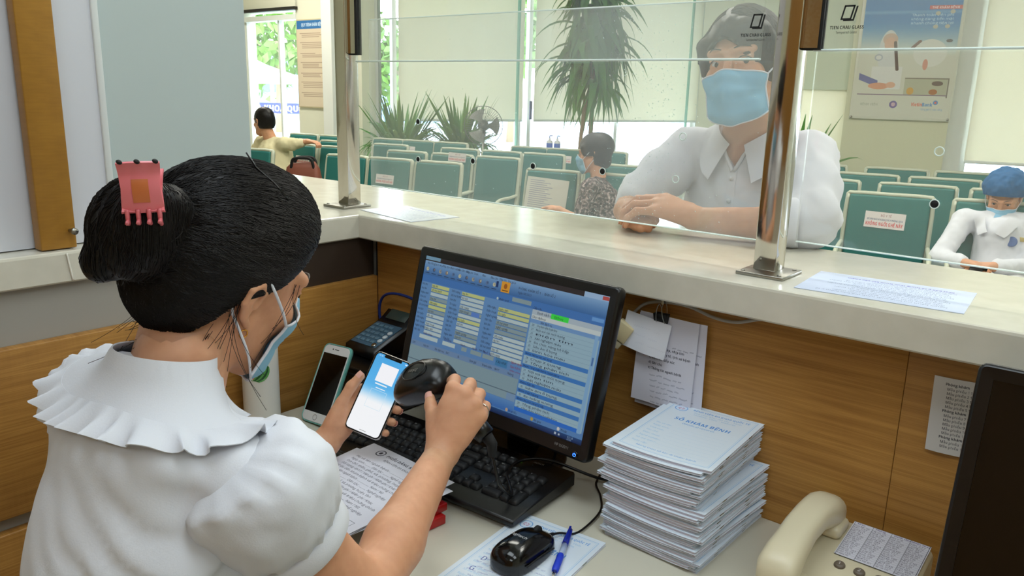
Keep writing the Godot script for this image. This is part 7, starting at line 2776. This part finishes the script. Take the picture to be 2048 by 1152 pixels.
func build_customer() -> void:
	var root := thing("person", "masked visitor in a white open-collared shirt leaning on the ledge behind the glass", "person", Vector3(0.63, 0, -0.62))
	var X := Transform3D(Basis(Vector3(-0.987, -0.141, 0.076), Vector3(-0.147, 0.985, -0.091), Vector3(-0.062, -0.101, -0.993)).orthonormalized(), Vector3(0.638, 1.466, -0.529))
	var acc := empty()
	var shl := Vector3(0.775, 1.290, -0.600)   # her left, right in the picture
	var shr := Vector3(0.492, 1.285, -0.590)
	var ell_ := Vector3(0.868, 1.176, -0.375)
	var elr := Vector3(0.462, 1.184, -0.420)
	var wrl := Vector3(0.662, 1.172, -0.318)
	var wrr := Vector3(0.484, 1.168, -0.332)
	var f := F.new(Vector3(0.34, 1.08, -0.80), Vector3(0.96, 1.46, -0.24), 0.008)
	f.ell(Transform3D(Basis.from_scale(Vector3(0.12, 0.20, 0.075)), Vector3(0.635, 1.18, -0.625)), 0.03)
	f.bone(shl, shr, 0.040, 0.040, 0.02)
	f.bone(Vector3(0.635, 1.28, -0.605), Vector3(0.642, 1.40, -0.548), 0.058, 0.050, 0.03)
	for s in [-1, 1]: f.bone(Vector3(0.635 + s * 0.02, 1.282, -0.548), Vector3(0.635 + s * 0.10, 1.312, -0.580), 0.010, 0.010, 0.012)
	for q in [[shl, ell_, wrl], [shr, elr, wrr]]:
		f.chain([q[0], q[1], q[1].lerp(q[2], 0.35), q[2]], [0.040, 0.029, 0.033, 0.024], 0.012)
	join(acc, f.nets(), Transform3D())
	var hf := head_into(acc, X, 0.0034, Vector3(0.640, 1.345, -0.575), 0.052)
	# her left hand laid over her right
	var K := [Vector3(0.588, 1.206, -0.322), Vector3(0.583, 1.205, -0.301), Vector3(0.585, 1.197, -0.281), Vector3(0.593, 1.186, -0.264)]
	var fin := []
	for i in 4:
		var l: float = [1.0, 1.08, 1.0, 0.84][i]
		var pip: Vector3 = K[i] + Vector3(-0.040, -0.004, 0.010) * l
		var dip := pip + Vector3(-0.020, -0.018, 0.006) * l
		fin.append([K[i], pip, dip, dip + Vector3(-0.004, -0.020, 0.001) * l])
	var roots := []
	for i in 4: roots.append(wrl.lerp(K[i], 0.45))
	hand_into(acc, ell_, wrl, roots, fin, [Vector3(0.635, 1.185, -0.338), Vector3(0.600, 1.192, -0.347), Vector3(0.572, 1.184, -0.340), Vector3(0.552, 1.172, -0.330)], 0.97)
	var K2 := [Vector3(0.535, 1.178, -0.318), Vector3(0.540, 1.173, -0.300), Vector3(0.540, 1.163, -0.283), Vector3(0.533, 1.154, -0.270)]
	var fin2 := []
	for i in 4:
		var pip: Vector3 = K2[i] + Vector3(0.030, -0.006, 0.004)
		var dip := pip + Vector3(0.004, -0.014, -0.002)
		fin2.append([K2[i], pip, Vector3(dip.x, maxf(dip.y, 1.146), dip.z), Vector3(dip.x - 0.020, maxf(dip.y - 0.004, 1.145), dip.z - 0.004)])
	roots = []
	for i in 4: roots.append(wrr.lerp(K2[i], 0.45))
	hand_into(acc, elr, wrr, roots, fin2, [Vector3(0.495, 1.176, -0.338), Vector3(0.528, 1.182, -0.344), Vector3(0.552, 1.180, -0.342), Vector3(0.570, 1.172, -0.340)], 0.97)
	pw("body", F.to_mesh(acc), M.skin, root)
	for i in 4: nail(root, fin[i][3], fin[i][2], Vector3(-1, 0.1, 0.2), 0.0068)
	face_mask(root, X, hf, false, -0.013)
	eyes(root, X, Vector3(-0.28, -0.30, -1))
	var hcap := hair_cap(root, X, M.hair_brown, Vector2(0.017, -0.012), Vector2(0.047, 0.070), -0.085, [[Vector3(-0.018, -0.075, 0.085), Vector3(0.030, 0.065, 0.030)], [Vector3(-0.034, 0.066, -0.062), Vector3(0.042, 0.030, 0.026)]], 0.004, 1.03, -0.045)
	var r := RandomNumberGenerator.new()
	r.seed = 19
	var g := G.new()
	for k in 420:   # combed away from the parting, over the sides
		var s := -1.0 if k % 5 < 3 else 1.0
		var z := r.randf_range(-0.085, 0.10)
		var p := PackedVector3Array()
		var swing := r.randf_range(-0.02, 0.05)
		for j in 11:
			var a := lerpf(0.1, 1.75, j / 10.0)
			var q := Vector3(0.016 + s * sin(a) * 0.09, 0.035 + cos(a) * 0.10, z + swing * j / 10.0)
			q = hcap.onto(q, 0.0003 + 0.0005 * r.randf())
			if q.z < -0.02 and Vector2((q.x - 0.017) / 0.047, (q.y + 0.012) / 0.070).length() < 1.0: break
			p.append(q)
		if p.size() > 2: g.tube(p, 0.0006, 3, false)
	tag(pw("hair_strands", g, M.hair_brown, root, X), "", "", "", "stuff")
	# shirt
	var sh := F.new(Vector3(0.36, 1.10, -0.82), Vector3(0.96, 1.42, -0.26), 0.0075)
	sh.ell(Transform3D(Basis.from_scale(Vector3(0.155, 0.22, 0.108)), Vector3(0.635, 1.16, -0.625)), 0.03)
	sh.bone(shl + Vector3(-0.02, 0, 0), shr + Vector3(0.02, 0, 0), 0.050, 0.050, 0.03)
	sh.bone(Vector3(0.635, 1.28, -0.608), Vector3(0.637, 1.355, -0.585), 0.070, 0.058, 0.03)
	for q in [[shl, ell_], [shr, elr]]: sh.chain([q[0], q[0].lerp(q[1], 0.5), q[1].lerp(q[0], 0.06)], [0.056, 0.056, 0.050], 0.02)
	sh.bone(elr.lerp(shr, 0.1), elr.lerp(wrr, 0.4), 0.044, 0.040, 0.02)
	sh.bone(ell_.lerp(shl, 0.1), ell_.lerp(wrl, 0.22), 0.052, 0.047, 0.02)
	var noise := FastNoiseLite.new()
	noise.frequency = 1.0
	noise.fractal_octaves = 2
	sh.shift(func(p: Vector3) -> float:
		var fold := 0.0045 * noise.get_noise_3d((p.x + p.y * 0.6) * 22.0, p.y * 7.0, p.z * 12.0)
		if absf(p.x - 0.635) > 0.15: fold += 0.0018 * sin((p.y * 1.0 + p.z * 0.5) * 170.0 + 3.0 * noise.get_noise_3d(p.x * 9, p.y * 9, p.z * 9))
		return fold, 0.04)
	var VX := 0.634
	sh.trim(func(p: Vector3) -> float: return minf((p.y - 1.255) * 0.62 - absf(p.x - VX), p.z + 0.62), 0.004)
	sh.trim(func(p: Vector3) -> float: return p.y - 1.372 if (p - Vector3(0.637, p.y, -0.585)).length() < 0.10 else -1.0)
	sh.trim(func(p: Vector3) -> float: return 1.112 - p.y)
	pw("shirt", F.to_mesh(sh.nets()), M.cotton, root)
	# collar leaves and the open edge of the placket
	for s in [-1, 1]:
		var p := []
		for i in 13:
			var t := i / 12.0
			# along the neck from the nape to the opening
			var a := lerpf(-PI / 2, PI / 2 - 0.25, t)
			var ring := Vector3(0.638 + s * cos(a) * 0.062, 1.362 - 0.012 * t - 0.045 * pow(maxf(0, t - 0.45) / 0.55, 1.4), -0.588 + sin(a) * 0.060)
			var row := []
			var drop := 0.032 + 0.040 * smoothstep(0.45, 1.0, t)
			for j in 6:
				var v := j / 5.0
				var outd := Vector3(s * cos(a), 0, sin(a) * 0.75)
				var q := ring + outd * (v * 0.030 + 0.006) + Vector3(s * 0.026 * v * smoothstep(0.6, 1.0, t), -drop * v + 0.006 * (1 - v), 0)
				var d := sh.value(q)
				if d < 0.004: q += sh.grad(q) * (0.004 - d)
				row.append(q)
			p.append(row)
		g = G.new()
		g.sheet(p, 0.0015, s > 0)
		pw("collar_leaf", g, M.cotton, root)
		var edge := PackedVector3Array()
		for k in 9:
			var y := lerpf(1.255, 1.325, k / 8.0)
			var q := Vector3(VX + s * ((y - 1.255) * 0.62 + 0.002), y, -0.50)
			edge.append(sh.onto(q, 0.0015))
		g = G.new()
		g.tube(edge, 0.0042, 8, true)
		pw("placket_edge", g, M.cotton, root)
	g = G.new()
	var pl := []
	for i in 3:
		var row := []
		for j in 9: row.append(sh.onto(Vector3(VX + (i - 1) * 0.013, lerpf(1.135, 1.258, j / 8.0), -0.48), 0.0018))
		pl.append(row)
	g.sheet(pl, 0.0012, false)
	pw("placket", g, M.cotton, root)
	for k in 3:
		g = G.new()
		var c := sh.onto(Vector3(VX, 1.243 - k * 0.052, -0.48), 0.004)
		g.lathe(Transform3D(Basis.from_euler(Vector3(PI / 2, 0, 0)), c), [[0.0045, -0.001], [0.0048, 0.0], [0.0038, 0.0014]], 12)
		pw("button", g, M.white_plastic, root)
	# rolled cuff above her left elbow
	var d0 := (wrl - ell_).normalized()
	var e0 := d0.cross(Vector3.UP).normalized()
	var rings := []
	for q in [[0.08, 0.044], [0.08, 0.0500], [0.12, 0.0530], [0.31, 0.0500], [0.34, 0.047], [0.31, 0.042]]:
		rings.append(ring_between(ell_.lerp(wrl, q[0]) + Vector3(0, 0.004, 0), e0, d0.cross(e0), q[1], q[1] * 0.92, 32, func(w: float) -> float: return 1.0 + 0.03 * sin(w * 3.0)))
	g = G.new()
	g.loft(rings, false, false)
	pw("rolled_cuff", g, M.cotton, root)
	# below the ledge
	f = F.new(Vector3(0.40, 0.0, -0.85), Vector3(0.88, 1.16, -0.40), 0.016)
	f.ell(Transform3D(Basis.from_scale(Vector3(0.15, 0.16, 0.11)), Vector3(0.635, 0.92, -0.66)), 0.04)
	f.ell(Transform3D(Basis.from_scale(Vector3(0.135, 0.12, 0.095)), Vector3(0.635, 1.08, -0.64)), 0.04)
	for s in [-1, 1]: f.chain([Vector3(0.635 + s * 0.075, 0.88, -0.66), Vector3(0.635 + s * 0.085, 0.48, -0.64), Vector3(0.635 + s * 0.09, 0.08, -0.67), Vector3(0.635 + s * 0.095, 0.045, -0.56)], [0.085, 0.056, 0.040, 0.034], 0.02)
	pw("trousers", F.to_mesh(f.nets()), mat("dark_trousers", Color(0.09, 0.09, 0.12), 0.8), root)


# a seated figure in the hall, given by its joints
func sitter(label: String, o: Dictionary) -> Array:
	var root := thing("person", label, "person", Vector3(o.hip.x, 0, o.hip.z))
	var X: Transform3D = o.head
	var acc := empty()
	var pts := [o.shl, o.shr, o.ell, o.elr, o.wrl, o.wrr, o.hip]
	var lo: Vector3 = o.hip; var hi: Vector3 = o.hip
	for p in pts:
		lo = lo.min(p); hi = hi.max(p)
	var m := Vector3(0.2, 0.2, 0.2)
	var neck: Vector3 = (o.shl + o.shr) / 2 + Vector3(0, 0.03, 0)
	var f := F.new(lo - m, hi + m, 0.011)
	f.bone(o.hip, neck - Vector3(0, 0.10, 0), 0.09, 0.09, 0.03)
	f.bone(neck - Vector3(0, 0.06, 0), X * Vector3(0, -0.07, 0.02), 0.05, 0.046, 0.02)
	for q in [[o.shl, o.ell, o.wrl], [o.shr, o.elr, o.wrr]]: f.chain([q[0], q[1], q[2]], [0.038, 0.034, 0.022], 0.015)
	join(acc, f.nets(), Transform3D())
	var hf := head_into(acc, X, 0.0055, neck - Vector3(0, 0.03, 0), 0.048)
	for q in [[o.ell, o.wrl, o.hand_l], [o.elr, o.wrr, o.hand_r]]:   # hands: palm along the given way, fingers a little curled
		var d: Vector3 = q[2].normalized()
		var side := d.cross(Vector3.UP).normalized()
		var dn := Vector3(0, -1, 0)
		var fin := []
		var roots := []
		for i in 4:
			var k: Vector3 = q[1] + d * 0.075 + side * (i - 1.5) * 0.018
			fin.append([k, k + d * 0.030 + dn * 0.010, k + d * 0.044 + dn * 0.026, k + d * 0.042 + dn * 0.044])
			roots.append(q[1] + d * 0.03 + side * (i - 1.5) * 0.013)
		hand_into(acc, q[0], q[1], roots, fin, [q[1] + d * 0.025 - side * 0.024, q[1] + d * 0.050 - side * 0.032 + dn * 0.008, q[1] + d * 0.072 - side * 0.028 + dn * 0.016, q[1] + d * 0.088 - side * 0.022 + dn * 0.022], 0.95)
	pw("body", F.to_mesh(acc), M.skin, root)
	var sh := F.new(lo - m, hi + m, 0.011)
	sh.bone(o.hip + Vector3(0, 0.02, 0), neck.lerp(o.hip, 0.35), 0.135 * o.wide, 0.115 * o.wide, 0.04)
	sh.bone(neck.lerp(o.hip, 0.35), neck - Vector3(0, 0.09, 0), 0.115 * o.wide, 0.08, 0.04)
	sh.bone(o.shl, o.shr, 0.052, 0.052, 0.04)
	for q in [[o.shl, o.ell, o.wrl], [o.shr, o.elr, o.wrr]]:
		sh.bone(q[0], q[0].lerp(q[1], minf(1.0, o.sleeve)), 0.056, 0.050, 0.025)
		if o.sleeve > 1.0: sh.bone(q[1], q[1].lerp(q[2], minf(0.95, o.sleeve - 1.0)), 0.050, 0.040, 0.02)
	var noise := FastNoiseLite.new()
	noise.frequency = 1.0
	sh.shift(func(p: Vector3) -> float: return 0.010 * noise.get_noise_3d(p.x * 14.0, p.y * 8.0, p.z * 14.0) + 0.004 * noise.get_noise_3d(p.x * 40.0, p.y * 22.0, p.z * 40.0), 0.05)
	var top := pw("shirt", F.to_mesh(sh.nets()), o.cloth, root)
	f = F.new(Vector3(o.hip.x - 0.65, 0.0, o.hip.z - 0.65), Vector3(o.hip.x + 0.65, 0.72, o.hip.z + 0.65), 0.018)
	f.ell(Transform3D(Basis.from_scale(Vector3(0.15, 0.10, 0.15)), o.hip), 0.03)
	var fw: Vector3 = o.legs
	var sd := fw.cross(Vector3.UP).normalized()
	for s in [-1, 1]:
		var kn: Vector3 = o.hip + fw * 0.40 + sd * s * 0.09
		kn.y = 0.53
		f.chain([o.hip + sd * s * 0.08, kn, Vector3(kn.x, 0.08, kn.z) + fw * 0.02, Vector3(kn.x, 0.045, kn.z) + fw * 0.13], [0.085, 0.06, 0.042, 0.035], 0.03)
	pw("trousers", F.to_mesh(f.nets()), o.pants, root)
	return [root, hf, sh, top]


func build_hall_people() -> void:
	# woman in a flowered blouse, sitting sideways
	var w := -E1
	var X := face_frame(Vector3(-1.513, 1.035, -3.151), Vector3(-0.93, -0.10, 0.36))
	var sprig := noise_tex(0.03, 2, [[0.0, Color(0.08, 0.075, 0.09)], [0.54, Color(0.09, 0.08, 0.10)], [0.60, Color(0.80, 0.66, 0.64)], [0.68, Color(0.20, 0.17, 0.18)], [0.76, Color(0.88, 0.80, 0.76)], [1.0, Color(0.7, 0.6, 0.6)]], 90, 512, 512)
	var cloth := mat("flowered_cloth", Color.WHITE, 0.85)
	cloth.albedo_texture = sprig
	cloth.uv1_triplanar = true
	cloth.uv1_scale = Vector3(2.6, 2.6, 2.6)
	var dark := mat("dark_trousers", Color(0.09, 0.09, 0.12), 0.8)
	var got := sitter("woman in a dark flowered blouse and mask seated sideways among the teal chairs", {hip = Vector3(-1.40, 0.55, -3.12), shl = Vector3(-1.43, 0.845, -3.00), shr = Vector3(-1.50, 0.85, -3.30), ell = Vector3(-1.44, 0.64, -2.92), elr = Vector3(-1.62, 0.66, -3.32), wrl = Vector3(-1.57, 0.70, -2.88), wrr = Vector3(-1.72, 0.70, -3.14), hand_l = Vector3(-0.9, 0.1, 0.1), hand_r = Vector3(-0.8, 0, 0.4), head = X, wide = 0.92, sleeve = 0.75, cloth = cloth, pants = dark, legs = Vector3(-0.86, 0, 0.5)})
	face_mask(got[0], X, got[1])
	eyes(got[0], X)
	hair_cap(got[0], X, mat("grey_black_hair", Color(0.06, 0.06, 0.065), 0.5), Vector2(0, -0.01), Vector2(0.054, 0.078), -0.085, [[Vector3(0, -0.045, 0.065), Vector3(0.065, 0.05, 0.045)], [Vector3(0.0, 0.05, 0.05), Vector3(0.088, 0.085, 0.085)]], 0.006, 1.04)
	# man with his back turned, one arm over the next chair
	X = face_frame(Vector3(-4.767, 1.10, -2.883), Vector3(-0.96, -0.05, 0.02))
	var cream := mat("cream_shirt", Color(0.86, 0.82, 0.66), 0.85)
	got = sitter("man in a pale yellow shirt at the left, one arm laid over a chair back", {hip = Vector3(-4.600, 0.550, -2.875), shl = Vector3(-4.520, 0.930, -2.905), shr = Vector3(-4.910, 0.925, -2.945), ell = Vector3(-4.46, 0.93, -2.96), elr = Vector3(-4.990, 0.720, -2.845), wrl = Vector3(-4.37, 0.955, -3.03), wrr = Vector3(-4.940, 0.620, -2.665), hand_l = Vector3(0.9, 0, -0.3), hand_r = Vector3(0.1, -0.2, 0.9), head = X, wide = 1.32, sleeve = 1.55, cloth = cream, pants = dark, legs = Vector3(-0.3, 0, 0.95)})
	hair_cap(got[0], X, M.hair, Vector2(0, -0.015), Vector2(0.062, 0.080), -0.055, [], 0.006, 0.97)
	# nurse with a blue cap, looking down at her hands
	X = face_frame(Vector3(0.692, 0.937, -3.705), Vector3(0.03, -0.40, 0.90))
	got = sitter("nurse in a white coat and blue cap looking down at her hands", {hip = Vector3(0.74, 0.55, -3.60), shl = Vector3(0.845, 0.825, -3.70), shr = Vector3(0.545, 0.815, -3.60), ell = Vector3(0.90, 0.62, -3.52), elr = Vector3(0.49, 0.63, -3.42), wrl = Vector3(0.76, 0.64, -3.31), wrr = Vector3(0.625, 0.645, -3.28), hand_l = Vector3(-0.9, 0.0, 0.15), hand_r = Vector3(0.8, 0.0, 0.15), head = X, wide = 1.0, sleeve = 1.9, cloth = M.cotton, pants = M.white_plastic, legs = Vector3(0.05, 0, 1)})
	face_mask(got[0], X, got[1], false, -0.008)
	eyes(got[0], X)
	var f := F.new(Vector3(-0.15, -0.09, -0.16), Vector3(0.15, 0.18, 0.18), 0.006)
	f.ell(Transform3D(Basis.from_scale(Vector3(0.104, 0.092, 0.118)), Vector3(0, 0.062, 0.020)), 0.02)
	var noise := FastNoiseLite.new()
	noise.frequency = 1.0
	f.shift(func(p: Vector3) -> float: return 0.010 * noise.get_noise_3d(p.x * 22.0, p.y * 14.0, p.z * 22.0) + 0.004 * sin(atan2(p.x, p.z) * 26.0) * smoothstep(0.05, -0.01, p.y), 0.04)
	f.trim(func(p: Vector3) -> float: return 0.014 + (-p.z) * 0.48 - p.y)
	pw("bouffant_cap", F.to_mesh(f.nets()), mat("cap_blue", Color(0.10, 0.36, 0.56), 0.75), got[0], X)
	# coat collar and the round badge
	for s in [-1, 1]:
		var p := []
		for i in 6:
			var row := []
			for j in 5:
				var t := i / 5.0
				var v := j / 4.0
				var q := Vector3(0.695 + s * lerpf(0.055, 0.012, t) + s * v * 0.05 * (1.0 - 0.2 * t), lerpf(0.850, 0.775, t) - v * 0.022, -3.56 + 0.04 * t)
				row.append(got[2].onto(q, 0.013))
			p.append(row)
		var g := G.new()
		g.sheet(p, 0.007, s > 0)
		pw("coat_collar", g, M.cotton, got[0])
	var g2 := G.new()
	var c: Vector3 = got[2].onto(Vector3(0.80, 0.745, -3.50), 0.003)
	g2.lathe(Transform3D(Basis.from_euler(Vector3(PI / 2 - 0.2, 0, 0)), c), [[0.026, 0.0], [0.026, 0.003], [0.02, 0.004]], 20)
	pw("badge", g2, mat("badge_blue", Color(0.35, 0.45, 0.66), 0.6), got[0])
	g2 = G.new()
	g2.rbox(Transform3D(Basis(), got[2].onto(Vector3(0.845, 0.775, -3.52), 0.004)), Vector3(0.075, 0.022, 0.004), 0.001)
	pw("name_strip", g2, mat("strip_yellow", Color(0.80, 0.72, 0.45), 0.6), got[0])
	g2 = G.new()
	g2.rbox(Transform3D(), Vector3(0.075, 0.012, 0.14), 0.003)
	single("phone", g2, M.black_gloss, "dark phone in the nurse's hands", "phone", Transform3D(Basis.from_euler(Vector3(-0.5, 0.2, 0)), Vector3(0.70, 0.615, -3.255)))
